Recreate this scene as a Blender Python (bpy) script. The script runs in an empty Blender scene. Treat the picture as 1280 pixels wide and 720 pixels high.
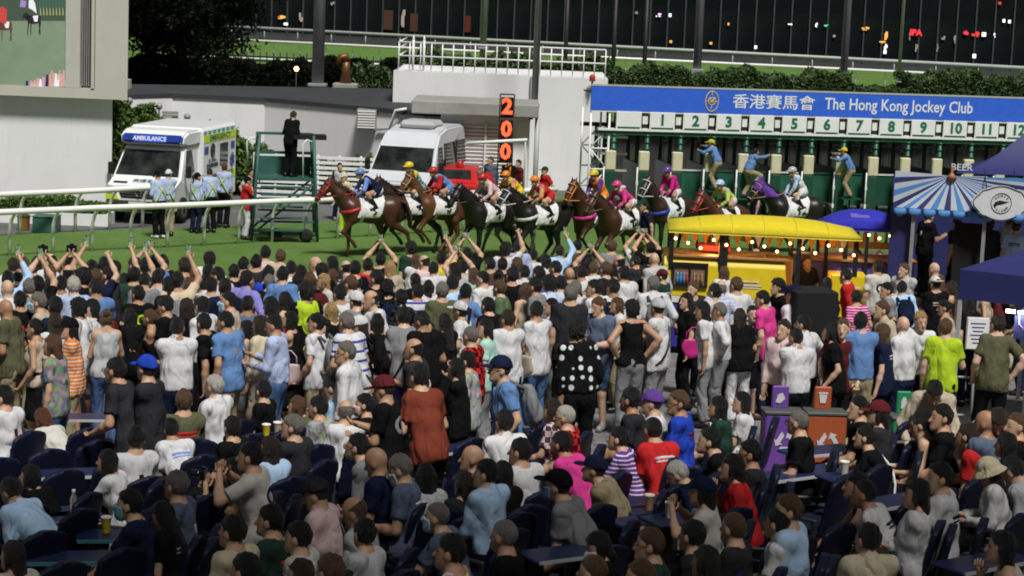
import bpy, bmesh, math, random
import numpy as np
from mathutils import Matrix, Vector

# ------------------------------------------------------------ camera, world, sun, exposure
SC = bpy.context.scene
COL = SC.collection
R = math.radians
W, HH, FPX = 1280.0, 720.0, 2600.0          # photograph size, focal length in its pixels
CAM_H = 7.1                                 # camera height above the turf (m)
PITCH = math.atan(390.0 / FPX)
ROLL = R(2.3)
cam_d = bpy.data.cameras.new('camera')
cam = bpy.data.objects.new('camera', cam_d)
COL.objects.link(cam)
cam_d.sensor_width = 36.0
cam_d.lens = 36.0 * FPX / W
cam_d.clip_start = 0.5
cam_d.clip_end = 3000
CAM_R = (Matrix.Rotation(math.pi / 2 - PITCH, 3, 'X') @ Matrix.Rotation(ROLL, 3, 'Z'))
cam.matrix_world = Matrix.Translation((0, 0, CAM_H)) @ CAM_R.to_4x4()
SC.camera = cam

SUN_EL, SUN_AZ = R(58), R(20)               # the floodlights: behind the camera, to its right
world = bpy.data.worlds.new('World')
SC.world = world
world.use_nodes = True
wn = world.node_tree.nodes
wl = world.node_tree.links
bg = wn['Background']
sky = wn.new('ShaderNodeTexSky')
sky.sky_type = 'NISHITA'
sky.sun_disc = False
sky.sun_elevation = SUN_EL
sky.sun_rotation = math.pi - SUN_AZ
hs = wn.new('ShaderNodeHueSaturation')
hs.inputs['Saturation'].default_value = 0.12
wl.new(sky.outputs[0], hs.inputs['Color'])
wl.new(hs.outputs[0], bg.inputs['Color'])
bg.inputs['Strength'].default_value = 0.024
sun_d = bpy.data.lights.new('sun', 'SUN')
sun_d.energy = 3.9
sun_d.angle = R(11)
sun_d.color = (1.0, 0.98, 0.93)
sun = bpy.data.objects.new('sun', sun_d)
COL.objects.link(sun)
to_sun = Vector((math.sin(SUN_AZ) * math.cos(SUN_EL), -math.cos(SUN_AZ) * math.cos(SUN_EL), math.sin(SUN_EL)))
sun.rotation_euler = to_sun.to_track_quat('Z', 'Y').to_euler()
sun.location = to_sun * 60
SC.view_settings.view_transform = 'Standard'
SC.view_settings.look = 'None'
SC.view_settings.exposure = 0.08
SC.view_settings.gamma = 1.0
SC.render.engine = 'CYCLES'
SC.cycles.use_denoising = True
SC.cycles.max_bounces = 5
SC.cycles.diffuse_bounces = 3
SC.cycles.glossy_bounces = 2
SC.cycles.transmission_bounces = 4
SC.cycles.transparent_max_bounces = 6
SC.cycles.filter_width = 1.9
SC.render.use_persistent_data = False
random.seed(7)
RNG = np.random.default_rng(7)

# ------------------------------------------------------------ where things stand
def ray(px, py):
    return (CAM_R @ Vector(((px - W / 2) / FPX, -(py - HH / 2) / FPX, -1.0)))
def at(px, py, Y):
    r = ray(px, py)
    return Vector((0, 0, CAM_H)) + r * (Y / r.y)
def G(px, py, z=0.0):
    r = ray(px, py)
    return Vector((0, 0, CAM_H)) + r * ((z - CAM_H) / r.z)
def proj(p):
    q = CAM_R.transposed() @ (Vector(p) - Vector((0, 0, CAM_H)))
    return (W / 2 + FPX * q.x / -q.z, HH / 2 - FPX * q.y / -q.z)

ROWN = Vector((-0.77, 0.64))                # the seats look this way
ROWR = Vector((0.64, 0.77))                 # rows run this way
ROW_P, ROW_Z, SEAT_Y = 0.95, 0.065, 21.2
APRON_Y = 36.5
def row_of(x, y):
    return max(0, int(math.floor((17.2 - (x * ROWN.x + y * ROWN.y)) / ROW_P)))
def apron_z(y):
    if y >= 28: return 1.35 + (0.85 - 1.35) * (y - 28) / 8.5
    if y >= 22: return 1.50 + (1.35 - 1.50) * (y - 22) / 6
    return 1.50
def ground(x, y):
    if y > APRON_Y: return 0.0
    if y < SEAT_Y: return 1.5 + ROW_Z * row_of(x, y)
    return apron_z(y)
def spot(px, py, h, gz=None, lo=9.0, hi=70.0):
    """the place on the ground where something h tall has its top at this direction"""
    r = ray(px, py)
    prev = None
    t = lo
    while t < hi:
        p = Vector((0, 0, CAM_H)) + r * t
        g = (ground(p.x, p.y) if gz is None else gz)
        if p.z - g - h <= 0:
            return Vector((p.x, p.y, g))
        t += 0.04
    return None

# ------------------------------------------------------------ materials
MATS = {}
def nodes_of(name, rough=0.6, metal=0.0, spec=0.4):
    m = bpy.data.materials.new(name)
    m.use_nodes = True
    b = m.node_tree.nodes['Principled BSDF']
    b.inputs['Roughness'].default_value = rough
    b.inputs['Metallic'].default_value = metal
    b.inputs['Specular IOR Level'].default_value = spec
    MATS[name] = m
    return m, m.node_tree.nodes, m.node_tree.links, b
def coords(n, l, kind='Object', scale=(1, 1, 1)):
    t = n.new('ShaderNodeTexCoord')
    mp = n.new('ShaderNodeMapping')
    mp.inputs['Scale'].default_value = scale
    l.new(t.outputs[kind], mp.inputs['Vector'])
    return mp.outputs['Vector']
def noise(n, l, vec, scale, detail=3.0, rough=0.55):
    t = n.new('ShaderNodeTexNoise')
    t.inputs['Scale'].default_value = scale
    t.inputs['Detail'].default_value = detail
    t.inputs['Roughness'].default_value = rough
    if vec is not None: l.new(vec, t.inputs['Vector'])
    return t.outputs['Fac']
def ramp(n, l, fac, stops):
    r_ = n.new('ShaderNodeValToRGB')
    e = r_.color_ramp.elements
    while len(e) < len(stops): e.new(0.5)
    for q, (p, c) in zip(e, stops):
        q.position = p
        q.color = (c[0], c[1], c[2], 1) if not isinstance(c, float) else (c, c, c, 1)
    l.new(fac, r_.inputs['Fac'])
    return r_.outputs['Color']
def mix(n, l, a, b, fac, mode='MIX'):
    m = n.new('ShaderNodeMix')
    m.data_type = 'RGBA'
    m.blend_type = mode
    for i, v in ((0, fac), (6, a), (7, b)):
        s = m.inputs[i]
        if hasattr(v, 'is_linked'): l.new(v, s)
        elif isinstance(v, (int, float)): s.default_value = v if i == 0 else (v, v, v, 1)
        else: s.default_value = (*v, 1)
    return m.outputs[2]
def bump(n, l, b, h, strength=0.3, dist=0.02):
    t = n.new('ShaderNodeBump')
    t.inputs['Strength'].default_value = strength
    t.inputs['Distance'].default_value = dist
    l.new(h, t.inputs['Height'])
    l.new(t.outputs['Normal'], b.inputs['Normal'])
def worn(name, col, var=0.12, scale=2.0, rough=0.6, bumpy=0.0, spec=0.4, metal=0.0, dirt=0.0, kind='Object'):
    """plain painted or cast surface with uneven tone and faint wear"""
    m, n, l, b = nodes_of(name, rough, metal, spec)
    v = coords(n, l, kind)
    f = noise(n, l, v, scale, 6, 0.62)
    lo = tuple(c * (1 - var) for c in col); hi = tuple(min(1, c * (1 + var)) for c in col)
    c = ramp(n, l, f, [(0.3, lo), (0.7, hi)])
    if dirt:
        f2 = noise(n, l, coords(n, l, kind, (3.0, 3.0, 0.35)), 1.6, 5, 0.7)
        k = ramp(n, l, f2, [(0.52, (1, 1, 1)), (0.78, (1 - dirt, 1 - dirt, 1 - dirt * 1.1))])
        c = mix(n, l, c, k, 1.0, 'MULTIPLY')
    l.new(c, b.inputs['Base Color'])
    if bumpy:
        bump(n, l, b, noise(n, l, v, scale * 12, 4), bumpy, 0.01)
    return m
def plain(name, col, rough=0.5, metal=0.0, spec=0.4, emit=None):
    m, n, l, b = nodes_of(name, rough, metal, spec)
    v = coords(n, l)
    f = noise(n, l, v, 9.0, 4)
    c = ramp(n, l, f, [(0.3, tuple(x * 0.93 for x in col)), (0.7, tuple(min(1, x * 1.05) for x in col))])
    l.new(c, b.inputs['Base Color'])
    if emit:
        b.inputs['Emission Color'].default_value = (*emit[0], 1)
        b.inputs['Emission Strength'].default_value = emit[1]
    return m
def by_object(name, rough=0.8, wr=0.25, spec=0.25):
    """base colour from the object's own colour, uneven weave and folds"""
    m, n, l, b = nodes_of(name, rough, 0, spec)
    oi = n.new('ShaderNodeObjectInfo')
    v = coords(n, l)
    f = noise(n, l, v, 5.0, 5, 0.6)
    k = ramp(n, l, f, [(0.3, (0.84, 0.84, 0.85)), (0.7, (1.06, 1.06, 1.05))])
    c = mix(n, l, oi.outputs['Color'], k, 1.0, 'MULTIPLY')
    return m, n, l, b, v, c
# ------------------------------------------------------------ mesh helpers
def link(o, parent=None):
    COL.objects.link(o)
    if parent is not None: o.parent = parent
    return o
def mesh_np(name, V, F, mats=(), smooth=True):
    me = bpy.data.meshes.new(name)
    V = np.asarray(V, np.float32); F = np.asarray(F, np.int32)
    k = F.shape[1]
    me.vertices.add(len(V)); me.vertices.foreach_set('co', V.ravel())
    me.loops.add(F.size); me.loops.foreach_set('vertex_index', F.ravel())
    me.polygons.add(len(F)); me.polygons.foreach_set('loop_start', np.arange(0, F.size, k, dtype=np.int32))
    me.polygons.foreach_set('use_smooth', np.full(len(F), smooth, bool))
    me.update(calc_edges=True)
    for m in mats: me.materials.append(m)
    return me
class MB:
    """collects shapes for ONE mesh object"""
    def __init__(s): s.v = []; s.f = []; s.fs = []
    def add(s, V, F, smooth=False):
        o = len(s.v)
        s.v += [tuple(v) for v in V]
        s.f += [tuple(i + o for i in f) for f in F]
        s.fs += [smooth] * len(F)
        return s
    def box(s, c, size, rz=0.0, M=None, bev=0.0):
        hx, hy, hz = (a / 2 for a in size)
        if bev:
            b = min(bev, hx * 0.9, hy * 0.9, hz * 0.9)
            V = []
            for sx in (-1, 1):
                for sy in (-1, 1):
                    for sz in (-1, 1):
                        V += [(sx * (hx - b), sy * (hy - b), sz * hz), (sx * (hx - b), sy * hy, sz * (hz - b)), (sx * hx, sy * (hy - b), sz * (hz - b))]
            bm = bmesh.new()
            for p in V: bm.verts.new(p)
            bmesh.ops.convex_hull(bm, input=bm.verts)
            bmesh.ops.dissolve_limit(bm, angle_limit=0.02, verts=bm.verts, edges=bm.edges)
            bm.verts.index_update()
            V = [v.co.copy() for v in bm.verts]; F = [[v.index for v in f.verts] for f in bm.faces]
            bm.free()
        else:
            V = [Vector((sx * hx, sy * hy, sz * hz)) for sx in (-1, 1) for sy in (-1, 1) for sz in (-1, 1)]
            F = [(0, 1, 3, 2), (4, 6, 7, 5), (0, 4, 5, 1), (2, 3, 7, 6), (0, 2, 6, 4), (1, 5, 7, 3)]
        T = Matrix.Translation(c) @ (M.to_4x4() if M is not None else Matrix.Rotation(rz, 4, 'Z'))
        return s.add([T @ Vector(v) for v in V], F)
    def bar(s, a, b, r, n=8, r2=None, cap=True):
        return s.tube([a, b], [r, r if r2 is None else r2], n, cap)
    def tube(s, pts, r, n=8, cap=True):
        pts = [Vector(p) for p in pts]
        rs = r if isinstance(r, (list, tuple)) else [r] * len(pts)
        V = []; F = []
        ref = None
        for i, p in enumerate(pts):
            d = (pts[min(i + 1, len(pts) - 1)] - pts[max(i - 1, 0)]).normalized()
            if ref is None: ref = Vector((0, 0, 1)) if abs(d.z) < 0.9 else Vector((1, 0, 0))
            u = d.cross(ref).normalized(); w = u.cross(d)
            ref = w
            for k in range(n):
                a = 2 * math.pi * k / n
                V.append(p + (u * math.cos(a) + w * math.sin(a)) * rs[i])
        for i in range(len(pts) - 1):
            for k in range(n):
                F.append((i * n + k, i * n + (k + 1) % n, (i + 1) * n + (k + 1) % n, (i + 1) * n + k))
        if cap:
            F.append(tuple(range(n - 1, -1, -1)))
            F.append(tuple((len(pts) - 1) * n + k for k in range(n)))
        return s.add(V, F, True)
    def prism(s, poly, z0, z1, M=None):
        """polygon (x,y) counter-clockwise, raised from z0 to z1"""
        n = len(poly)
        V = [Vector((p[0], p[1], z0)) for p in poly] + [Vector((p[0], p[1], z1)) for p in poly]
        F = [tuple(range(n - 1, -1, -1)), tuple(range(n, 2 * n))]
        F += [(i, (i + 1) % n, n + (i + 1) % n, n + i) for i in range(n)]
        if M is not None: V = [M @ v for v in V]
        return s.add(V, F)
    def lathe(s, prof, c=(0, 0, 0), n=12, M=None):
        V = []; F = []
        for r_, z in prof:
            for k in range(n):
                a = 2 * math.pi * k / n
                V.append(Vector((r_ * math.cos(a), r_ * math.sin(a), z)))
        for i in range(len(prof) - 1):
            for k in range(n):
                F.append((i * n + k, i * n + (k + 1) % n, (i + 1) * n + (k + 1) % n, (i + 1) * n + k))
        F.append(tuple(range(n - 1, -1, -1))); F.append(tuple((len(prof) - 1) * n + k for k in range(n)))
        T = Matrix.Translation(c) @ (M.to_4x4() if M is not None else Matrix())
        return s.add([T @ v for v in V], F, True)
    def ball(s, c, r, n=10, m=6):
        rx, ry, rz = (r, r, r) if isinstance(r, (int, float)) else r
        V = [Vector(c) + Vector((0, 0, rz))]; F = []
        for i in range(1, m):
            t = math.pi * i / m
            for k in range(n):
                a = 2 * math.pi * k / n
                V.append(Vector(c) + Vector((rx * math.sin(t) * math.cos(a), ry * math.sin(t) * math.sin(a), rz * math.cos(t))))
        V.append(Vector(c) - Vector((0, 0, rz)))
        for k in range(n): F.append((0, 1 + k, 1 + (k + 1) % n))
        for i in range(m - 2):
            for k in range(n):
                F.append((1 + i * n + k, 1 + (i + 1) * n + k, 1 + (i + 1) * n + (k + 1) % n, 1 + i * n + (k + 1) % n))
        e = len(V) - 1
        for k in range(n): F.append((e, 1 + (m - 2) * n + (k + 1) % n, 1 + (m - 2) * n + k))
        return s.add(V, F, True)
    def mesh(s, name, mat):
        me = bpy.data.meshes.new(name)
        me.from_pydata(s.v, [], s.f)
        me.polygons.foreach_set('use_smooth', s.fs)
        me.materials.append(MATS[mat] if isinstance(mat, str) else mat)
        me.update()
        return me
    def build(s, name, mat, parent=None, loc=None, rz=0.0):
        o = bpy.data.objects.new(name, s.mesh(name, mat))
        if loc is not None: o.location = loc
        o.rotation_euler.z = rz
        return link(o, parent)
def tag(o, label=None, cat=None, group=None, kind=None):
    if label: o['label'] = label
    if cat: o['category'] = cat
    if group: o['group'] = group
    if kind: o['kind'] = kind
    return o
def thing(name, label, cat, loc=(0, 0, 0), rz=0.0, group=None, scale=1.0):
    o = bpy.data.objects.new(name, None)
    o.empty_display_size = 0.3
    o.location = loc; o.rotation_euler.z = rz; o.scale = (scale,) * 3
    link(o)
    return tag(o, label, cat, group)
def inst(name, me, parent=None, M=None, color=None):
    o = bpy.data.objects.new(name, me)
    link(o, parent)
    if M is not None: o.matrix_local = M
    if color is not None: o.color = (*color, 1)
    return o
def struct(o): o['kind'] = 'structure'; return o
def sheet(name, poly, z, mat, sub=0):
    mb = MB(); mb.add([(p[0], p[1], z) for p in poly], [tuple(range(len(poly)))])
    return struct(mb.build(name, mat))
def text_mesh(txt, size, mat, extrude=0.004, bold=0.0, align='CENTER', sx=1.0):
    cu = bpy.data.curves.new('lettering', 'FONT')
    cu.body = txt; cu.size = size; cu.extrude = extrude; cu.offset = bold
    cu.align_x = align; cu.align_y = 'CENTER'; cu.resolution_u = 2
    o = bpy.data.objects.new('lettering', cu)
    me = bpy.data.meshes.new_from_object(o)
    bpy.data.objects.remove(o)
    me.materials.clear(); me.materials.append(MATS[mat])
    if sx != 1.0: me.transform(Matrix.Diagonal((sx, 1, 1, 1)))
    me.name = 'lettering'
    return me
def face_M(c, right, up):
    """matrix that puts an XY drawing on a plane spanned by right and up"""
    r_ = Vector(right).normalized(); u = Vector(up).normalized(); n_ = r_.cross(u).normalized(); u = n_.cross(r_)
    M = Matrix((r_, u, n_)).transposed().to_4x4(); M.translation = Vector(c)
    return M

# ------------------------------------------------------------ solid shapes to one continuous skin
def surface(xs, ys, zs, F):
    """surface nets on a rectilinear grid -> vertices, quads"""
    nx, ny, nz = F.shape
    S = F < 0
    acc = np.zeros((nx - 1, ny - 1, nz - 1, 3), np.float32); cnt = np.zeros((nx - 1, ny - 1, nz - 1), np.float32)
    ax = (xs, ys, zs)
    for d in range(3):
        o1, o2 = [e for e in range(3) if e != d]
        sl0 = [slice(None)] * 3; sl1 = [slice(None)] * 3
        sl0[d] = slice(0, -1); sl1[d] = slice(1, None)
        A = F[tuple(sl0)]; B = F[tuple(sl1)]
        C = (A < 0) != (B < 0)
        T = np.where(C, A / np.where(C, A - B, 1), 0).astype(np.float32)
        c0 = ax[d][:-1]; c1 = ax[d][1:]
        sh = [1, 1, 1]; sh[d] = -1
        P = c0.reshape(sh) + T * (c1 - c0).reshape(sh)
        for i in (0, 1):
            for j in (0, 1):
                s = [slice(None)] * 3
                s[o1] = slice(i, F.shape[o1] - 1 + i); s[o2] = slice(j, F.shape[o2] - 1 + j)
                m = C[tuple(s)]
                cnt += m
                acc[..., d] += np.where(m, P[tuple(s)], 0)
                for o, k in ((o1, i), (o2, j)):
                    sh2 = [1, 1, 1]; sh2[o] = -1
                    g = ax[o][k:F.shape[o] - 1 + k].reshape(sh2)
                    acc[..., o] += np.where(m, g, 0)
    act = cnt > 0
    idx = np.full(act.shape, -1, np.int32); idx[act] = np.arange(act.sum())
    V = acc[act] / cnt[act][:, None]
    Q = []
    for d in range(3):
        o1, o2 = [(1, 2), (2, 0), (0, 1)][d]
        sl0 = [slice(None)] * 3; sl1 = [slice(None)] * 3
        sl0[d] = slice(0, -1); sl1[d] = slice(1, None)
        for o in (o1, o2):
            sl0[o] = slice(1, -1); sl1[o] = slice(1, -1)
        A = S[tuple(sl0)]; B = S[tuple(sl1)]
        def cell(a, b):
            s = [slice(None)] * 3
            s[o1] = slice(a, F.shape[o1] - 2 + a); s[o2] = slice(b, F.shape[o2] - 2 + b)
            return idx[tuple(s)]
        q = [cell(0, 0), cell(1, 0), cell(1, 1), cell(0, 1)]
        for m, order in ((A & ~B, (0, 1, 2, 3)), (~A & B, (3, 2, 1, 0))):
            if m.any(): Q.append(np.stack([q[k][m] for k in order], 1))
    return V, np.concatenate(Q) if Q else np.zeros((0, 4), np.int32)
def axis(lo, hi, h, fine=()):
    """grid lines; fine = [(a,b,h2)] get closer lines"""
    out = [lo]
    while out[-1] < hi:
        st = h
        for a, b, h2 in fine:
            if a - h2 <= out[-1] <= b: st = min(st, h2)
        out.append(out[-1] + st)
    return np.array(out, np.float32)
def gridpts(xs, ys, zs):
    X, Y, Z = np.meshgrid(xs, ys, zs, indexing='ij')
    return np.stack([X.ravel(), Y.ravel(), Z.ravel()], 1).astype(np.float32)
def A3(v): return np.array(v, np.float32)
def cap(p, a, b, ra, rb=None):
    a = A3(a); b = A3(b); rb = ra if rb is None else rb
    ab = b - a; L = float(ab @ ab) + 1e-9
    t = np.clip((p - a) @ ab / L, 0, 1)
    q = p - a - t[:, None] * ab
    return np.sqrt((q * q).sum(1)) - (ra + (rb - ra) * t)
def ell(p, c, r, M=None):
    q = p - A3(c)
    if M is not None: q = q @ M
    q = q / A3(r)
    k = np.sqrt((q * q).sum(1))
    return (k - 1) * min(r)
def ecap(p, a, b, r, sx, M, sy=1.0, rb=None):
    """capsule along a-b, widened sx along M's first axis"""
    a = A3(a); q = (p - a) @ M
    e = (A3(b) - a) @ M
    sc = A3((1 / sx, 1 / sy, 1))
    return cap(q * sc, (0, 0, 0), e * sc, r, rb) * min(1.0, sx, sy)
def smin(a, b, k):
    h = np.clip(0.5 + 0.5 * (b - a) / k, 0, 1)
    return b + (a - b) * h - k * h * (1 - h)
def half(p, c, n):
    n = A3(n); n = n / np.sqrt(n @ n)
    return (p - A3(c)) @ n
def zseed(*a):
    import zlib
    return zlib.crc32(repr(a).encode()) % 997
def folds(p, s, amp):
    r_ = np.random.default_rng(s)
    o = np.zeros(len(p), np.float32)
    for i in range(5):
        k = r_.normal(size=3); k = k / np.linalg.norm(k) * r_.uniform(22, 55); k[2] *= 0.7
        o += np.sin(p @ k.astype(np.float32) + r_.uniform(0, 6.28)) * amp / 2.2
    return o
# ------------------------------------------------------------ colours by everyday name
PAL = dict(white=(.62, .62, .635), offwhite=(.55, .53, .49), cream=(.62, .54, .38), beige=(.46, .39, .30), black=(.0075, .0075, .0085),
           charcoal=(.026, .026, .03), grey=(.21, .215, .225), silver=(.45, .46, .48), navy=(.010, .015, .042), blue=(.12, .23, .47), royal=(.02, .055, .42),
           paleblue=(.42, .5, .72), skyblue=(.42, .6, .82), red=(.48, .022, .024), rust=(.18, .040, .024), pink=(.62, .05, .26),
           palepink=(.68, .5, .5), olive=(.10, .10, .055), green=(.10, .15, .08), darkgreen=(.02, .05, .035), teal=(.16, .40, .42),
           mint=(.40, .64, .56), yellow=(.68, .52, .03), lime=(.42, .60, .03), violet=(.24, .22, .56), maroon=(.10, .016, .02),
           khaki=(.32, .26, .16), denim=(.06, .11, .23), tan=(.40, .28, .16), orange=(.72, .22, .02), purple=(.12, .05, .28), brown=(.10, .055, .03),
           peach=(.62, .5, .36), slate=(.10, .13, .20), darkbrown=(.028, .018, .013), blonde=(.40, .27, .12), whitehair=(.48, .47, .45), greyhair=(.17, .165, .16), auburn=(.09, .03, .015),
           magenta=(.6, .03, .25), magblue=(.2, .3, .75))
WORD = dict(offwhite='off-white', paleblue='pale blue', skyblue='light blue', palepink='pale pink', darkgreen='dark green', darkbrown='dark brown',
            whitehair='white', greyhair='grey', royal='royal blue', silver='light grey', slate='slate blue', magblue='blue')
def word(c): return WORD.get(c, c)
SKINS = [(.52, .33, .22), (.44, .26, .165), (.58, .38, .27), (.36, .20, .12), (.22, .12, .075), (.50, .30, .20)]

m, n, l, b = nodes_of('skin', 0.5, 0, 0.35)
oi = n.new('ShaderNodeObjectInfo'); at_ = n.new('ShaderNodeAttribute'); at_.attribute_name = 'tint'
f = noise(n, l, coords(n, l), 14.0, 4)
k = ramp(n, l, f, [(0.3, (0.90, 0.88, 0.87)), (0.7, (1.06, 1.05, 1.04))])
c = mix(n, l, oi.outputs['Color'], k, 1.0, 'MULTIPLY')
c = mix(n, l, c, at_.outputs['Color'], 1.0, 'MULTIPLY')
l.new(c, b.inputs['Base Color'])
b.inputs['Subsurface Weight'].default_value = 0.0
def cloth_mat(name, pattern=None):
    m, n, l, b, v, c = by_object(name, 0.9, spec=0.08)
    if pattern == 'stripes':
        s = n.new('ShaderNodeSeparateXYZ'); l.new(v, s.inputs[0])
        mt = n.new('ShaderNodeMath'); mt.operation = 'SINE'
        m2 = n.new('ShaderNodeMath'); m2.operation = 'MULTIPLY'; m2.inputs[1].default_value = 62.0
        l.new(s.outputs['Z'], m2.inputs[0]); l.new(m2.outputs[0], mt.inputs[0])
        k = ramp(n, l, mt.outputs[0], [(0.62, (0, 0, 0)), (0.68, (1, 1, 1))])
        c = mix(n, l, c, (.05, .06, .34), k)
    if pattern == 'thin':
        s = n.new('ShaderNodeSeparateXYZ'); l.new(v, s.inputs[0])
        mt = n.new('ShaderNodeMath'); mt.operation = 'SINE'
        m2 = n.new('ShaderNodeMath'); m2.operation = 'MULTIPLY'; m2.inputs[1].default_value = 150.0
        l.new(s.outputs['Z'], m2.inputs[0]); l.new(m2.outputs[0], mt.inputs[0])
        k = ramp(n, l, mt.outputs[0], [(0.45, (0, 0, 0)), (0.6, (1, 1, 1))])
        c = mix(n, l, c, (.62, .55, .6), k)
    if pattern == 'check':
        ch = n.new('ShaderNodeTexChecker'); ch.inputs['Scale'].default_value = 16
        ch.inputs['Color1'].default_value = (1, 1, 1, 1); ch.inputs['Color2'].default_value = (.09, .09, .16, 1)
        l.new(v, ch.inputs['Vector'])
        c = mix(n, l, c, ch.outputs['Color'], 1.0, 'MULTIPLY')
    if pattern in ('dots', 'floral', 'camo', 'silk'):
        vo = n.new('ShaderNodeTexVoronoi'); vo.inputs['Scale'].default_value = {'dots': 10, 'floral': 17, 'camo': 9, 'silk': 8}[pattern]
        if pattern == 'dots': vo.inputs['Randomness'].default_value = 0.25
        l.new(v, vo.inputs['Vector'])
        if pattern == 'dots':
            k = ramp(n, l, vo.outputs['Distance'], [(0.30, (1, 1, 1)), (0.34, (0, 0, 0))])
            c = mix(n, l, c, (.6, .66, .68), k)
        else:
            hv = n.new('ShaderNodeHueSaturation'); hv.inputs['Saturation'].default_value = {'floral': 0.55, 'camo': 0.3, 'silk': 1.0}[pattern]
            hv.inputs['Value'].default_value = {'floral': 0.6, 'camo': 0.4, 'silk': .9}[pattern]
            l.new(vo.outputs['Color'], hv.inputs['Color'])
            c = mix(n, l, c, hv.outputs[0], 0.55 if pattern != 'silk' else 0.3)
    l.new(c, b.inputs['Base Color'])
    b.inputs['Sheen Weight'].default_value = 0.0
    oi2 = n.new('ShaderNodeObjectInfo'); va = n.new('ShaderNodeVectorMath'); va.operation = 'MULTIPLY_ADD'; va.inputs[1].default_value = (1, 1, 1)
    sc2 = n.new('ShaderNodeMath'); sc2.operation = 'MULTIPLY'; sc2.inputs[1].default_value = 7.0
    l.new(oi2.outputs['Random'], sc2.inputs[0]); l.new(v, va.inputs[0]); l.new(sc2.outputs[0], va.inputs[2])
    hs_ = []
    for sc_, rot, st in ((3.6, (0.5, 0.35, 0.4), (1.3, 1.3, .6)), (7.5, (-0.6, -.3, 0.9), (1.2, 1.2, .65))):
        mp2 = n.new('ShaderNodeMapping'); mp2.inputs['Rotation'].default_value = rot; mp2.inputs['Scale'].default_value = st
        l.new(va.outputs[0], mp2.inputs['Vector'])
        nt = n.new('ShaderNodeTexNoise'); nt.inputs['Scale'].default_value = sc_; nt.inputs['Detail'].default_value = 1.0; nt.inputs['Roughness'].default_value = 0.4; nt.inputs['Distortion'].default_value = 0.5
        l.new(mp2.outputs[0], nt.inputs['Vector'])
        m1 = n.new('ShaderNodeMath'); m1.operation = 'SUBTRACT'; m1.inputs[1].default_value = .5; l.new(nt.outputs['Fac'], m1.inputs[0])
        m2_ = n.new('ShaderNodeMath'); m2_.operation = 'ABSOLUTE'; l.new(m1.outputs[0], m2_.inputs[0])
        hs_.append(m2_.outputs[0])
    m3 = n.new('ShaderNodeMath'); m3.operation = 'MULTIPLY_ADD'; m3.inputs[1].default_value = .45; l.new(hs_[1], m3.inputs[0]); l.new(hs_[0], m3.inputs[2])
    bump(n, l, b, m3.outputs[0], 1.0, 0.09)
    return m
for nm, pt in (('cloth', None), ('cloth_stripes', 'stripes'), ('cloth_thin', 'thin'), ('cloth_check', 'check'), ('cloth_dots', 'dots'), ('cloth_floral', 'floral'), ('cloth_camo', 'camo'), ('cloth_silk', 'silk')):
    cloth_mat(nm, pt)
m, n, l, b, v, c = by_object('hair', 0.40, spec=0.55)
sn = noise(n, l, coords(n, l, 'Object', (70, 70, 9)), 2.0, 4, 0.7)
c = mix(n, l, c, ramp(n, l, sn, [(.35, (.45, .45, .45)), (.68, (2.1, 1.95, 1.8))]), 1.0, 'MULTIPLY')  # pale streaks paint the hair's shine into its colour
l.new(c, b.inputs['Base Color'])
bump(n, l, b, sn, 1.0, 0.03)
m, n, l, b, v, c = by_object('leather', 0.42, spec=0.5)
l.new(c, b.inputs['Base Color'])
bump(n, l, b, noise(n, l, v, 40, 3), 0.15, 0.004)
m, n, l, b, v, c = by_object('plastic', 0.35, spec=0.5)
l.new(c, b.inputs['Base Color'])
plain('phone_glass', (.006, .006, .008), 0.12, 0, 0.6)
m, n, l, b = nodes_of('phone_screen', .2)
l.new(ramp(n, l, noise(n, l, coords(n, l), 22, 2), [(.35, (.05, .10, .04)), (.5, (.25, .42, .18)), (.65, (.75, .72, .68))]), b.inputs['Emission Color']); b.inputs['Emission Strength'].default_value = .55; b.inputs['Base Color'].default_value = (.01, .01, .01, 1)
plain('cup_white', (.75, .73, .66), 0.5)
plain('lens', (.01, .01, .012), 0.1, 0, .8)

# ------------------------------------------------------------ skeletons
def nrm(v): v = np.asarray(v, float); return v / (np.linalg.norm(v) + 1e-9)
def rotX(a): c, s = math.cos(a), math.sin(a); return np.array([[1, 0, 0], [0, c, -s], [0, s, c]])
def rotY(a): c, s = math.cos(a), math.sin(a); return np.array([[c, 0, s], [0, 1, 0], [-s, 0, c]])
def rotZ(a): c, s = math.cos(a), math.sin(a); return np.array([[c, -s, 0], [s, c, 0], [0, 0, 1]])
def ik(a, t, l1, l2, pole):
    a = np.asarray(a, float); t = np.asarray(t, float)
    d = t - a; L = np.linalg.norm(d); M = (l1 + l2) * 0.985
    if L > M: t = a + d / L * M; d = t - a; L = M
    x = (l1 * l1 - l2 * l2 + L * L) / (2 * L); h = math.sqrt(max(1e-6, l1 * l1 - x * x))
    u = d / L; q = np.asarray(pole, float); q = q - u * (q @ u)
    return a + u * x + nrm(q) * h, t
DN = dict(R=(.215, .06, -.53), L=(-.215, .04, -.54))
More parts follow.
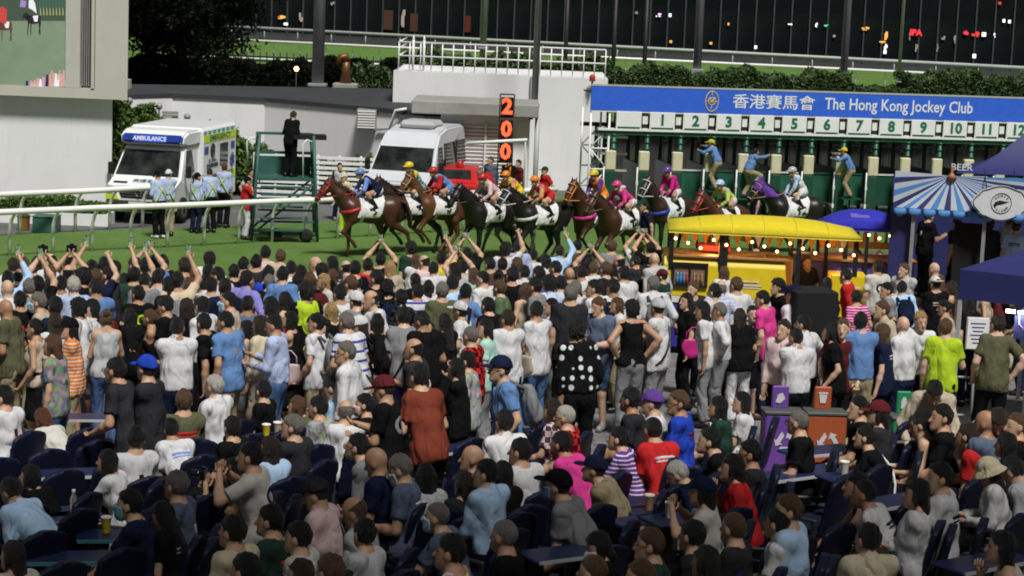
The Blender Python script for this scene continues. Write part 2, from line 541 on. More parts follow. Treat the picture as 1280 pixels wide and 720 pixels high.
POSES = dict(
    down=dict(**DN), pocket=dict(R=(.24, .02, -.44), L=(-.25, .06, -.52), poleR=(.8, -.8, 0)),
    slouch=dict(R=(.20, .12, -.48), L=(-.23, .02, -.52), tilt=-4, px=.035, lean=7, fR=(.13, .05, .08), hp=-8),
    slouch2=dict(R=(.23, -.02, -.40), L=(-.20, .14, -.46), tilt=5, px=-.035, lean=4, fL=(-.15, .08, .08), poleR=(1, -.5, 0)),
    turn=dict(R=(.24, .10, -.48), L=(-.20, .16, -.44), tw=28, tilt=3, lean=5, fR=(.12, -.10, .08)),
    turn2=dict(R=(.12, .26, -.34), L=(-.22, .02, -.50), tw=-26, tilt=-3, lean=3, hp=-6),
    talk=dict(R=(.20, .34, -.12), L=(-.16, .24, -.36), lean=4, tw=10, poleR=(.9, -.4, -1)),
    nape=dict(R=(.10, -.02, .10), L=(-.22, .06, -.5), poleR=(1, .2, .4), hp=6),
    cross=dict(R=(-.07, .22, -.25), L=(.09, .25, -.20)),
    phone=dict(R=(.07, .31, -.17), L=(-.08, .28, -.26), hp=-14),
    up2=dict(R=(.09, .26, .36), L=(-.09, .26, .36), hp=8, poleR=(1, .1, -.6), poleL=(-1, .1, -.6)),
    up1=dict(R=(.16, .24, .42), L=(-.24, .08, -.5), hp=6, poleR=(1, .3, -.2)),
    up1l=dict(L=(-.16, .24, .40), R=(.24, .08, -.5), hp=4, poleL=(-1, .3, -.2)),
    hips=dict(R=(.21, -.02, -.37), L=(-.21, -.02, -.37), poleR=(1, -.6, .1), poleL=(-1, -.6, .1)),
    cup=dict(R=(.15, .31, -.19), L=(-.25, .05, -.53), poleR=(.5, -.3, -1)),
    cupl=dict(L=(-.15, .31, -.19), R=(.25, .05, -.53), poleL=(-.5, -.3, -1)),
    drink=dict(L=(-.06, .23, .05), R=(.02, .20, -.26), hp=10, poleL=(-.7, .1, -1)),
    cheek=dict(R=(.13, .12, .03), L=(-.22, .12, -.45), poleR=(.6, .4, -1)),
    back=dict(R=(.03, -.17, -.47), L=(-.03, -.17, -.45), poleR=(1, -.3, 0), poleL=(-1, -.3, 0)),
    walk=dict(R=(.25, .18, -.48), L=(-.25, -.12, -.5), fR=(.1, -.26, .10), fL=(-.1, .26, .08)),
    lean=dict(R=(.16, .30, -.30), L=(-.16, .30, -.30), lean=16, pz=.93),
    look=dict(R=(.12, .2, -.28), L=(-.1, .22, -.26), hp=-22, lean=6),
    sit=dict(sit=1, R=(.11, .32, -.36), L=(-.11, .32, -.36), lean=4),
    sitf=dict(sit=1, R=(.07, .40, -.26), L=(-.07, .40, -.30), lean=32, hp=4),
    sitp=dict(sit=1, R=(.05, .32, -.20), L=(-.08, .30, -.24), lean=12, hp=-22),
    sitc=dict(sit=1, R=(-.07, .22, -.26), L=(.09, .25, -.21), lean=-4),
    sith=dict(sit=1, R=(.08, .19, .0), L=(-.10, .30, -.34), lean=14, poleR=(.7, .2, -1)),
    sitcam=dict(sit=1, R=(.10, .26, .06), L=(-.09, .27, .05), lean=8, poleR=(1, .1, -.8), poleL=(-1, .1, -.8)),
    sita=dict(sit=1, R=(.14, .48, -.22), L=(-.16, .50, -.24), lean=22),
    sitb=dict(sit=1, R=(.12, .42, -.12), L=(-.10, .40, -.2), lean=52, hp=-30),
    bend=dict(R=(.24, .45, -.02), L=(-.16, .50, .05), lean=62, hp=-55, pz=.92, py=-.12),
    ride=dict(ride=1, R=(.09, .46, -.05), L=(-.09, .46, -.05), lean=56, hp=2, poleR=(1, -.6, -.1), poleL=(-1, -.6, -.1)),
    ride2=dict(ride=1, R=(.09, .48, -.26), L=(-.09, .48, -.28), lean=36, hp=-4, poleR=(1, -.6, -.1), poleL=(-1, -.6, -.1)),
    climb=dict(R=(.2, .34, .25), L=(-.2, .36, .1), lean=24, fR=(.18, .12, .42), fL=(-.14, -.05, .08), pz=.90),
)
SK = {}
def skel(pose, sex, hy):
    key = (pose, sex, hy)
    if key in SK: return SK[key]
    q = POSES[pose]
    s = {}
    sit = q.get('sit'); ride = q.get('ride')
    P = np.array([0, q.get('py', 0), q.get('pz', .95)], float)
    if sit: P = np.array([0, 0, .55])
    if ride: P = np.array([0, -.24, 1.78])
    P[0] = q.get('px', 0)
    T = rotZ(R(q.get('tw', 0))) @ rotY(R(q.get('tilt', 0))) @ rotX(-R(q.get('lean', 0) + (3 if not (sit or ride) else 0)))      # columns right, forward, up
    fem = sex == 'f'
    s['P'] = P; s['T'] = T; up = T[:, 2]
    sw = .136 if fem else .152
    sm = P + up * .448
    s['sh'] = {1: sm + T[:, 0] * sw, -1: sm - T[:, 0] * sw}
    s['N'] = P + up * .50
    hf = rotZ(R(hy)) @ rotX(R(q.get('hp', 0)))
    s['H'] = hf
    s['hc'] = s['N'] + nrm(up + np.array([0, 0, 1.0])) * .126 + hf[:, 1] * .030
    s['el'] = {}; s['wr'] = {}; s['hd'] = {}; s['hip'] = {}; s['kn'] = {}; s['an'] = {}
    for sd, nm in ((1, 'R'), (-1, 'L')):
        tg = sm + T @ np.array(q[nm], float)
        pole = T @ np.array(q.get('pole' + nm, (sd * .6, -.8, -.5)), float)
        s['el'][sd], s['wr'][sd] = ik(s['sh'][sd], tg, .285, .255, pole)
        s['hd'][sd] = nrm(s['wr'][sd] - s['el'][sd])
        s['hip'][sd] = P + np.array([sd * (.095 if fem else .09), 0, -.05])
        ft = q.get('f' + nm, (sd * .10, -.02, .08))
        if sit: ft = (sd * .13, .50, .08)
        if ride: ft = (sd * .31, -.10, 1.33)
        pole = (sd * .12, 1, .1)
        if ride: pole = (sd * .25, 1, .35); s['hip'][sd] = P + np.array([sd * .11, 0, -.04])
        l1, l2 = (.43, .43) if (sit or ride or pose in ('climb', 'walk')) else (.413, .413)
        s['kn'][sd], s['an'][sd] = ik(s['hip'][sd], ft, l1, l2, pole)
    SK[key] = s
    return s
def d_torso(p, s, sex, inf=0.0):
    # trunk
    P, T = s['P'], s['T']; up = T[:, 2]; M = T.astype(np.float32)
    if sex == 'm':
        d = ecap(p, P - up * .05, P + up * .06, .106 + inf, 1.28, M)
        d = smin(d, ecap(p, P + up * .10, P + up * .22, .098 + inf, 1.24, M), .05)
        d = smin(d, ecap(p, P + up * .25, P + up * .38, .104 + inf, 1.30, M), .06)
    else:
        d = ecap(p, P - up * .05, P + up * .04, .120 + inf, 1.42, M)
        d = smin(d, ecap(p, P + up * .12, P + up * .22, .092 + inf, 1.30, M), .06)
        d = smin(d, ecap(p, P + up * .26, P + up * .37, .102 + inf, 1.38, M), .06)
        for sd in (-1, 1):
            d = smin(d, cap(p, P + up * .31 + T[:, 1] * .07 + T[:, 0] * sd * .07, P + up * .30 + T[:, 1] * .075 + T[:, 0] * sd * .065, .055 + inf), .05)
    r_ = .056 if sex == 'm' else .049
    d = smin(d, cap(p, s['sh'][1], s['sh'][-1], r_ + inf), .06)
    return d
def d_arm(p, s, sd, sex, inf=0.0):
    k = 1.0 if sex == 'm' else .84
    d = cap(p, s['sh'][sd], s['el'][sd], .054 * k + inf, .043 * k + inf)
    d = smin(d, cap(p, s['el'][sd], s['el'][sd] * .62 + s['wr'][sd] * .38, .042 * k + inf, .047 * k + inf), .02)
    return smin(d, cap(p, s['el'][sd] * .62 + s['wr'][sd] * .38, s['wr'][sd], .046 * k + inf, .030 * k + inf), .02)
def d_leg(p, s, sd, sex, inf=0.0, low=0.0):
    k = 1.0 if sex == 'm' else .96
    d = cap(p, s['hip'][sd], s['kn'][sd], .086 * k + inf, .060 * k + inf)
    return smin(d, cap(p, s['kn'][sd], s['an'][sd], .060 * k + inf, .040 * k + inf + low), .03)
def d_head(p, s):
    """in the head's own frame; returns distance and local points"""
    q = ((p - A3(s['hc'])) @ s['H'].astype(np.float32))
    return q, head_q(q)
def head_q(q):
    d = ell(q, (0, -.008, .022), (.076, .096, .097))
    d = smin(d, ell(q, (0, .030, -.050), (.056, .062, .068)), .035)
    d = smin(d, cap(q, (0, .072, -.084), (0, .076, -.086), .026), .03)
    d = smin(d, cap(q, (0, .093, .004), (0, .112, -.026), .009, .014), .014)
    for sd in (-1, 1):
        d = smin(d, ell(q, (sd * .077, -.004, -.008), (.010, .023, .032)), .008)
        d = np.maximum(d, -ell(q, (sd * .034, .108, .008), (.020, .020, .013)) * .5)
    return d
def fingers(mb, s, sd, grip):
    w = s['wr'][sd]; h = s['hd'][sd]
    ref = np.array([0, 0, 1.0]) if abs(h[2]) < .8 else np.array([0, 1.0, 0])
    side = nrm(np.cross(h, ref)); pn = nrm(np.cross(side, h))
    if pn @ s['T'][:, 1] < 0 and abs(h[2]) > .8: pn = -pn; side = -side
    side = side * 1.0
    for i, (o, ln) in enumerate(((-.030, .062), (-.010, .074), (.010, .070), (.029, .056))):
        a = w + h * .078 + side * o
        c1, c2 = (.35, .95) if grip else (.12, .38)
        pts = [a, a + nrm(h + pn * c1 * .6) * ln * .42]
        pts.append(pts[-1] + nrm(h * .7 + pn * c2) * ln * .34)
        pts.append(pts[-1] + nrm(h * .35 + pn * c2 * 1.5) * ln * .30)
        mb.tube([Vector(x) for x in pts], [.0100, .0095, .0085, .006], 5)
    a = w + h * .030 - side * .030 * sd
    pts = [a, a + nrm(h * .7 - side * sd * .7 + pn * .25) * .035, a + nrm(h * .95 - side * sd * .5 + pn * .4) * .065]
    mb.tube([Vector(x) for x in pts], [.0125, .0105, .0075], 5)
def bounds(s, pad=.16):
    J = [s['P'], s['N'], s['hc']] + [v for k in ('sh', 'el', 'wr', 'hip', 'kn', 'an') for v in s[k].values()]
    J = np.array(J); return J.min(0) - pad, J.max(0) + pad
MESH = {}
def body_mesh(pose, sex, hy):
    key = ('body', pose, sex, hy)
    if key in MESH: return MESH[key]
    s = skel(pose, sex, hy)
    lo, hi = bounds(s); lo[2] = max(lo[2], -.03) if not POSES[pose].get('ride') else lo[2]
    hc = s['hc']
    fx = [(hc[i] - .125, hc[i] + .125, .0125) for i in range(3)]
    xs, ys, zs = (axis(lo[i], hi[i], .024, [fx[i]]) for i in range(3))
    p = gridpts(xs, ys, zs)
    d = d_torso(p, s, sex)
    nk = .058 if sex == 'm' else .047
    q, dh = d_head(p, s)
    neck = cap(p, s['N'] - s['T'][:, 2] * .03, s['hc'] - s['H'][:, 2] * .05 - s['H'][:, 1] * .02, nk + .006, nk - .004)
    for sd in (1, -1):
        neck = smin(neck, cap(p, s['N'] + s['T'][:, 2] * .01, s['sh'][sd], .042, .045), .04)
    d = smin(d, smin(neck, dh, .012), .04)
    for sd in (1, -1):
        a = d_arm(p, s, sd, sex)
        w = s['wr'][sd]; h = s['hd'][sd]
        a = smin(a, cap(p, w + h * .02, w + h * .075, .028, .026), .02)
        d = smin(d, a, .03)
        d = smin(d, d_leg(p, s, sd, sex), .035)
        an = s['an'][sd]
        d = smin(d, cap(p, an - A3((0, .03, .03)), an + A3((sd * .025, .14, -.045)), .042, .030), .03)
    V, F = surface(xs, ys, zs, d.reshape(len(xs), len(ys), len(zs)))
    mb = MB()
    grip = pose not in ('down', 'walk', 'sit', 'pocket')
    for sd in (1, -1): fingers(mb, s, sd, grip)
    nv = len(V)
    FV = np.array([tuple(v) for v in mb.v], np.float32)
    ff = []
    for f in mb.f:
        f = [i + nv for i in f]
        if len(f) == 4: ff.append(f)
        else: ff.append([f[0], f[1], f[2], f[3]]); ff.append([f[0], f[3], f[4], f[4]])
    ff = [f for f in ff if f[2] != f[3]] + []
    me = mesh_np('body', np.concatenate([V, FV]), np.concatenate([F, np.array(ff, np.int32)]), [MATS['skin']])
    # lips, eyes, brows: the face's own colours
    q = (np.concatenate([V, FV]) - A3(hc)) @ s['H'].astype(np.float32)
    t = np.ones((len(q), 4), np.float32)
    front = q[:, 1] > .05
    def blot(c, r_, col):
        k = np.clip(1.35 - np.sqrt((((q - A3(c)) / A3(r_)) ** 2).sum(1)), 0, 1)[:, None] * front[:, None]
        t[:, :3] = t[:, :3] * (1 - k) + A3(col) * k
    for sd in (-1, 1):
        blot((sd * .034, .092, .007), (.019, .03, .009), (.10, .09, .09))
        blot((sd * .035, .092, .028), (.024, .03, .007), (.22, .18, .16))
    blot((0, .095, -.060), (.026, .04, .010), (.62, .36, .34))
    a = me.color_attributes.new('tint', 'FLOAT_COLOR', 'POINT')
    a.data.foreach_set('color', t.ravel())
    MESH[key] = me
    return me
def top_mesh(kind, pose, sex, pat):
    key = ('top', kind, pose, sex, pat)
    if key in MESH: return MESH[key]
    s = skel(pose, sex, 0)
    lo, hi = bounds(s, .20)
    P, T = s['P'], s['T']; up = T[:, 2]
    h = .022
    xs, ys, zs = (axis(lo[i], hi[i], h) for i in range(3))
    p = gridpts(xs, ys, zs)
    loose = {'shirt': .024, 'tee': .022, 'tank': .013, 'dress': .015, 'strapless': .012, 'jacket': .032, 'silk': .016, 'vest': .03}[kind]
    seated = POSES[pose].get('sit') or POSES[pose].get('ride')
    d = d_torso(p, s, sex, loose)
    if kind in ('tee', 'shirt', 'jacket') and not seated:       # the loose lower body of the garment hangs straight
        d = smin(d, ecap(p, P - up * .06, P + up * .22, .112 + loose * .8, 1.28, T.astype(np.float32)), .04)
    for sd in (1, -1):
        sh, el, wr = s['sh'][sd], s['el'][sd], s['wr'][sd]
        if kind in ('tee', 'dress_tee'):
            a = np.maximum(cap(p, sh, el, .066 if sex == 'm' else .056, .070 if sex == 'm' else .056), half(p, sh + (el - sh) * .70, el - sh))
        elif kind in ('shirt', 'jacket', 'silk'):
            a = smin(cap(p, sh, el, .066 if sex == 'm' else .056, .057), cap(p, el, wr, .056, .043), .02)
            a = np.maximum(a, half(p, el + (wr - el) * .93, wr - el))
        else:
            a = None
        if a is not None: d = smin(d, a, .03)
    neck = {'tee': .066, 'shirt': .060, 'tank': .085, 'dress': .090, 'strapless': .2, 'jacket': .07, 'silk': .058, 'vest': .085}[kind]
    if sex == 'f': neck *= .92
    d = np.maximum(d, -cap(p, s['N'] + up * .0 + T[:, 1] * .01, s['N'] + up * .2 + T[:, 1] * .05, neck, neck + .03))
    if kind in ('tank', 'dress', 'strapless', 'vest'):            # cut away at the arms
        for sd in (1, -1):
            sh = s['sh'][sd]
            d = np.maximum(d, -cap(p, sh + T[:, 0] * sd * .035 + up * .05, sh + T[:, 0] * sd * .045 - up * .09, .062))
    if kind == 'strapless': d = np.maximum(d, half(p, P + up * .37, up))
    if kind in ('shirt', 'jacket', 'silk'):                       # collar
        c = cap(p, s['N'] - up * .005 - T[:, 1] * .004, s['N'] + up * .032 + T[:, 1] * .004, neck + .014, neck + .006)
        c = np.maximum(c, -cap(p, s['N'] - up * .02, s['N'] + up * .09 + T[:, 1] * .03, neck - .004))
        d = np.minimum(d, c)
    hem = {'tee': -.14, 'shirt': -.02, 'tank': -.06, 'dress': -.05, 'strapless': -.02, 'jacket': -.17, 'silk': -.0, 'vest': -.10}[kind]
    if seated: hem = max(hem, -.05)
    if kind == 'dress' and not seated:
        d = smin(d, ecap(p, P + up * .10, P - up * .42, .115, 1.25, T.astype(np.float32), rb=.215), .05)
        hem = -.50
    if hem < -.04 and kind != 'dress':
        for sd in (1, -1): d = smin(d, cap(p, s['hip'][sd] + up * .05, s['hip'][sd] + (s['kn'][sd] - s['hip'][sd]) * .3, .118, .112), .02)
    d = np.maximum(d, half(p, P + up * hem, -up))
    d = d + folds(p, zseed(kind, pose), .0055)
    V, F = surface(xs, ys, zs, d.reshape(len(xs), len(ys), len(zs)))
    me = mesh_np('top', V, F, [MATS['cloth' + ('_' + pat if pat else '')]])
    MESH[key] = me
    return me
def print_mesh(kind, pose, sex, shape):
    key = ('print', kind, pose, sex, shape)
    if key in MESH: return MESH[key]
    s = skel(pose, sex, 0); P, T = s['P'], s['T']
    c = P + T @ np.array([0, -.12, .30])
    xs, ys, zs = (axis(c[i] - .16, c[i] + .16, .011) for i in range(3))
    p = gridpts(xs, ys, zs)
    loose = {'shirt': .024, 'tee': .022}[kind]
    d = d_torso(p, s, sex, loose)
    d = smin(d, ecap(p, P - T[:, 2] * .06, P + T[:, 2] * .22, .112 + loose * .8, 1.28, T.astype(np.float32)), .04) if not POSES[pose].get('sit') else d
    d = d + folds(p, zseed(kind, pose), .0055) - .005
    q = (p - A3(P)) @ T.astype(np.float32); q = q - A3((0, 0, .30))
    if shape == 'ring': m_ = np.abs(np.hypot(q[:, 0], q[:, 2]) - .065) - .022
    elif shape == 'text': m_ = np.maximum(np.abs(q[:, 0]) - .11, np.minimum(np.abs(q[:, 2] - .05) - .014, np.abs(q[:, 2] - .015) - .010))
    else: m_ = np.hypot(q[:, 0] * 1.4, q[:, 2]) - .045 - .012 * np.sin(q[:, 0] * 170) - .012 * np.sin(q[:, 2] * 210 + 1)
    d = np.maximum(d, np.maximum(m_, q[:, 1]))
    V, F = surface(xs, ys, zs, d.reshape(len(xs), len(ys), len(zs)))
    MESH[key] = mesh_np('shirt_print', V, F, [MATS['cloth']])
    return MESH[key]
def bottom_mesh(kind, pose, sex):
    key = ('bottom', kind, pose, sex)
    if key in MESH: return MESH[key]
    s = skel(pose, sex, 0)
    lo, hi = bounds(s, .22)
    P, T = s['P'], s['T']; up = T[:, 2]
    hi[2] = min(hi[2], max(P[2] + .22, max(s['kn'][1][2], s['kn'][-1][2]) + .15))
    xs, ys, zs = (axis(lo[i], hi[i], .024) for i in range(3))
    p = gridpts(xs, ys, zs)
    d = ecap(p, P - up * .05, P + up * .06, (.118 if sex == 'm' else .128), 1.28 if sex == 'm' else 1.40, T.astype(np.float32))
    seated = POSES[pose].get('sit') or POSES[pose].get('ride')
    if kind == 'skirt' and not seated:
        d = smin(d, ecap(p, P + up * .06, P - up * .40, .125, 1.3, T.astype(np.float32), rb=.19), .04)
        d = np.maximum(d, half(p, P - up * .46, -up))
    else:
        for sd in (1, -1):
            hp, kn, an = s['hip'][sd], s['kn'][sd], s['an'][sd]
            if kind == 'shorts' or kind == 'skirt':
                a = np.maximum(cap(p, hp, kn, .106, .094), half(p, hp + (kn - hp) * .86, kn - hp))
            elif kind == 'breeches':
                a = np.maximum(cap(p, kn, an, .074, .05), half(p, kn + (an - kn) * .40, an - kn))
                a = smin(a, cap(p, hp, kn, .100, .076), .02)
            else:
                a = np.maximum(d_leg(p, s, sd, sex, .018, .022), half(p, an + (kn - an) * .03, an - kn))
            d = smin(d, a, .035)
    d = np.maximum(d, half(p, P + up * (.13 if not seated else .10), up))
    d = d + folds(p, zseed(kind, pose, 1), .005)
    V, F = surface(xs, ys, zs, d.reshape(len(xs), len(ys), len(zs)))
    me = mesh_np('bottom', V, F, [MATS['cloth']])
    MESH[key] = me
    return me
def shoe_mesh(pose, sex, sd, boot=False):
    key = ('shoe', pose, sex, sd, boot)
    if key in MESH: return MESH[key]
    s = skel(pose, sex, 0)
    an = s['an'][sd]; kn = s['kn'][sd]
    lo = np.minimum(an, an + A3((sd * .03, .16, -.06))) - .09; hi = np.maximum(an, an + A3((sd * .03, .16, 0))) + .09
    if boot: lo = np.minimum(lo, kn - .09); hi = np.maximum(hi, kn + .09)
    xs, ys, zs = (axis(lo[i], hi[i], .018) for i in range(3))
    p = gridpts(xs, ys, zs)
    d = cap(p, an - A3((0, .035, .025)), an + A3((sd * .028, .155, -.042)), .054, .044)
    if boot:
        d = smin(d, np.maximum(d_leg(p, s, sd, sex, .014), -half(p, kn + (an - kn) * .30, an - kn)), .02)
    else:
        d = np.maximum(d, half(p, an + A3((0, 0, .012)), (0, -.15, 1)))
    d = np.maximum(d, half(p, an - A3((0, 0, .078)), (0, 0, -1)))
    V, F = surface(xs, ys, zs, d.reshape(len(xs), len(ys), len(zs)))
    me = mesh_np('shoe', V, F, [MATS['leather']])
    MESH[key] = me
    return me
def strands(q, s, amp, iso=False):
    r_ = np.random.default_rng(s)
    o = np.zeros(len(q), np.float32)
    for i in range(7):
        k = r_.normal(size=3) * np.array([1, 1, 1.0 if iso else .28]); k = k / np.linalg.norm(k) * r_.uniform(60, 170)
        o += np.sin(q @ k.astype(np.float32) + r_.uniform(0, 6.28)) * amp / 2.6
    return o
def hair_mesh(kind):
    key = ('hair', kind)
    if key in MESH: return MESH[key]
    long_ = kind in ('long', 'longb', 'bob', 'tail')
    h = .0098
    xs = axis(-.16, .16, h); ys = axis(-.22, .22, h)
    zs = axis({'long': -.42, 'longb': -.34, 'bob': -.2, 'tail': -.24}.get(kind, -.14), .20, h)
    q = gridpts(xs, ys, zs)
    y0 = (.030 if kind in ('long', 'longb', 'bob') else .016) + .085 * np.clip((q[:, 2] - .030) / .055, 0, 1) ** 1.4
    cut = -(q[:, 1] - np.where(q[:, 2] > .088, .3, y0)) * .8
    if kind in ('short', 'buzz', 'curly', 'bald', 'bun', 'tail'):      # ears stay clear
        for sd in (-1, 1): cut = np.minimum(cut, ell(q, (sd * .092, .002, -.018), (.034, .034, .046)))
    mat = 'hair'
    if kind in ('cap', 'bucket', 'helmet'):
        mat = 'cloth' if kind != 'helmet' else 'plastic'
        if kind == 'helmet':
            d = ell(q, (0, 0, .045), (.112, .130, .112))
            d = np.maximum(d, -half(q, (0, 0, .015), (0, .12, 1)))
            d = np.minimum(d, np.maximum(ell(q, (0, .115, .035), (.085, .075, .016)), -half(q, (0, .05, 0), (0, 1, 0))))
        elif kind == 'cap':
            d = ell(q, (0, -.010, .028), (.095, .118, .117))
            d = np.maximum(d, -half(q, (0, 0, .038), (0, -.12, 1)))
            d = np.minimum(d, np.maximum(ell(q, (0, .125, .040), (.076, .075, .013)), -half(q, (0, .05, 0), (0, 1, 0))))
        else:
            d = np.maximum(ell(q, (0, -.008, .028), (.098, .118, .118)), -half(q, (0, 0, .03), (0, 0, 1)))
            d = np.minimum(d, np.maximum(cap(q * A3((1, .92, 1)), (0, 0, .045), (0, 0, -.01), .105, .158), np.maximum(-half(q, (0, 0, -.02), (0, 0, 1)), -cap(q * A3((1, .92, 1)), (0, 0, .03), (0, 0, -.03), .10, .15))))
    else:
        r_ = {'buzz': (.0795, .100, .1005), 'curly': (.104, .122, .122), 'bald': (.0795, .100, .1005)}.get(kind, (.0845, .105, .107))
        d = ell(q, (0, -.012, .026), r_)
        d = np.maximum(d, -cut)
        low = {'short': -.055, 'buzz': -.045, 'curly': -.06, 'bald': -.05, 'bun': -.06, 'tail': -.07}.get(kind, -.10)
        d = np.maximum(d, -half(q, (0, -.04, low), (0, -.25, 1)))
        if kind == 'bald': d = np.maximum(d, half(q, (0, -.02, .055), (0, .35, 1)))
        if kind in ('long', 'longb', 'bob'):
            e = {'long': -.36, 'longb': -.29, 'bob': -.12}[kind]
            M = np.eye(3, dtype=np.float32)
            d = smin(d, ecap(q, (0, -.045, 0), (0, -.082, e), .052, 1.7, M, rb=.040), .03)
            for sd in (-1, 1):
                d = smin(d, cap(q, (sd * .074, -.01, .02), (sd * .082, -.012, max(e * .6, -.16)), .024, .018), .02)
            d = np.maximum(d, -cut)
        if kind == 'tail':
            d = smin(d, cap(q, (0, -.105, .05), (0, -.15, .02), .025, .032), .02)
            d = smin(d, cap(q, (0, -.15, .02), (0, -.135, -.20), .032, .012), .02)
        if kind == 'bun':
            d = smin(d, ell(q, (0, -.105, .075), (.045, .040, .042)), .012)
        d = d + strands(q, zseed(kind), {'curly': .009, 'buzz': .001, 'bald': .001}.get(kind, .0042), kind == 'curly')
    V, F = surface(xs, ys, zs, d.reshape(len(xs), len(ys), len(zs)))
    me = mesh_np('hair', V, F, [MATS[mat]])
    MESH[key] = me
    return me
def mask_mesh():
    if 'mask' in MESH: return MESH['mask']
    xs = axis(-.10, .10, .011); ys = axis(.0, .16, .011); zs = axis(-.14, .02, .011)
    q = gridpts(xs, ys, zs)
    d = head_q(q) - .009
    d = np.maximum(d, -half(q, (0, .035, 0), (0, 1, 0)))
    d = np.maximum(d, half(q, (0, 0, -.016), (0, -.2, 1)))
    V, F = surface(xs, ys, zs, d.reshape(len(xs), len(ys), len(zs)))
    MESH['mask'] = mesh_np('mask', V, F, [MATS['cloth']])
    return MESH['mask']
def glasses_mesh():
    if 'glasses' in MESH: return MESH['glasses']
    mb = MB()
    for sd in (-1, 1):
        mb.tube([(sd * .034 + .024 * math.cos(a), .108, .006 + .017 * math.sin(a)) for a in [i * math.pi / 4 for i in range(9)]], .0035, 4, False)
        mb.bar((sd * .058, .106, .010), (sd * .082, -.005, .008), .0032, 4)
    mb.bar((-.012, .110, .008), (.012, .110, .008), .003, 4)
    MESH['glasses'] = mb.mesh('glasses', 'phone_glass')
    return MESH['glasses']
def strap_mesh(pose, sex):
    key = ('strap', pose, sex)
    if key in MESH: return MESH[key]
    s = skel(pose, sex, 0); P, T = s['P'], s['T']
    mb = MB()
    pts = []
    for i in range(17):
        a = 2 * math.pi * i / 16
        # loop from the right shoulder to the left hip around the trunk
        ca, sa = math.cos(a), math.sin(a)
        x = .02 + .145 * ca * 1.0 + (.0 if ca > 0 else -.03)
        z = .20 + .27 * ca
        pts.append(Vector(P + T @ np.array([x - .03, .172 * sa * (1 - .2 * max(0, ca)), z])))
    mb.tube(pts, .014, 5, False)
    MESH[key] = mb.mesh('strap', 'leather')
    return MESH[key]
# ------------------------------------------------------------ things people hold (each a thing of its own)
def item_meshes():
    mb = MB(); mb.box((0, 0, 0), (.074, .010, .150), bev=.004); MESH['phone'] = mb.mesh('phone_case', 'phone_glass')
    mb = MB(); mb.box((0, -.0062, 0), (.066, .002, .138)); MESH['screen'] = mb.mesh('screen', 'phone_screen')
    prof = [(.030, 0), (.031, .006), (.042, .125), (.044, .130), (.041, .132), (.039, .126), (.028, .012)]
    mb = MB(); mb.lathe(prof, n=14); MESH['cup'] = mb.mesh('cup', 'plastic')
    mb = MB(); mb.lathe([(.0445, .123), (.046, .126), (.046, .136), (.042, .138), (.040, .130)], n=14); MESH['cup_rim'] = mb.mesh('rim', 'cup_white')
    mb = MB(); mb.box((0, 0, 0), (.14, .06, .095), bev=.012); mb.box((0, 0, .055), (.05, .05, .025), bev=.008); MESH['camera_body'] = mb.mesh('camera_body', 'phone_glass')
    mb = MB(); mb.lathe([(.036, 0), (.038, .03), (.034, .06), (.038, .085), (.030, .086)], (0, .03, 0), 14, Matrix.Rotation(-math.pi / 2, 3, 'X')); MESH['camera_lens'] = mb.mesh('lens', 'lens')
    mb = MB()
    xs = axis(-.2, .2, .02); ys = axis(-.16, .16, .02); zs = axis(-.28, .28, .02)
    q = gridpts(xs, ys, zs)
    d = smin(np.maximum(ell(q, (0, 0, .0), (.155, .085, .24)), np.abs(q[:, 2]) - .215), ell(q, (0, -.075, -.06), (.115, .05, .11)), .02)
    V, F = surface(xs, ys, zs, (d + folds(q, 5, .004)).reshape(len(xs), len(ys), len(zs)))
    MESH['backpack'] = mesh_np('pack', V, F, [MATS['cloth']])
    for sd in (-1, 1): mb.tube([(sd * .085, .06, .19), (sd * .10, .13, .245), (sd * .105, .235, .215), (sd * .11, .30, .10), (sd * .115, .30, -.02), (sd * .12, .22, -.13), (sd * .11, .06, -.18)], .021, 5)
    MESH['pack_straps'] = mb.mesh('strap', 'cloth')
    d = np.maximum(ell(q, (0, 0, 0), (.17, .05, .19)), q[:, 2] - .10)
    V, F = surface(xs, ys, zs, (d + folds(q, 6, .004)).reshape(len(xs), len(ys), len(zs)))
    MESH['bag'] = mesh_np('bag_body', V, F, [MATS['leather']])
    mb = MB(); mb.tube([(-.11, 0, .09), (-.10, 0, .2), (-.03, 0, .27), (.03, 0, .27), (.10, 0, .2), (.11, 0, .09)], .008, 5)
    MESH['bag_handle'] = mb.mesh('handle', 'leather')
    mb = MB()
    mb.box((0, 0, 0), (.21, .30, .004), M=Matrix.Rotation(.06, 3, 'Y')); mb.box((.0, 0, .006), (.20, .29, .003), M=Matrix.Rotation(-.05, 3, 'Y'))
    MESH['paper'] = mb.mesh('racecard', 'paper')
plain('paper', (.72, .72, .70), 0.7)
item_meshes()
ITEM_N = [0]
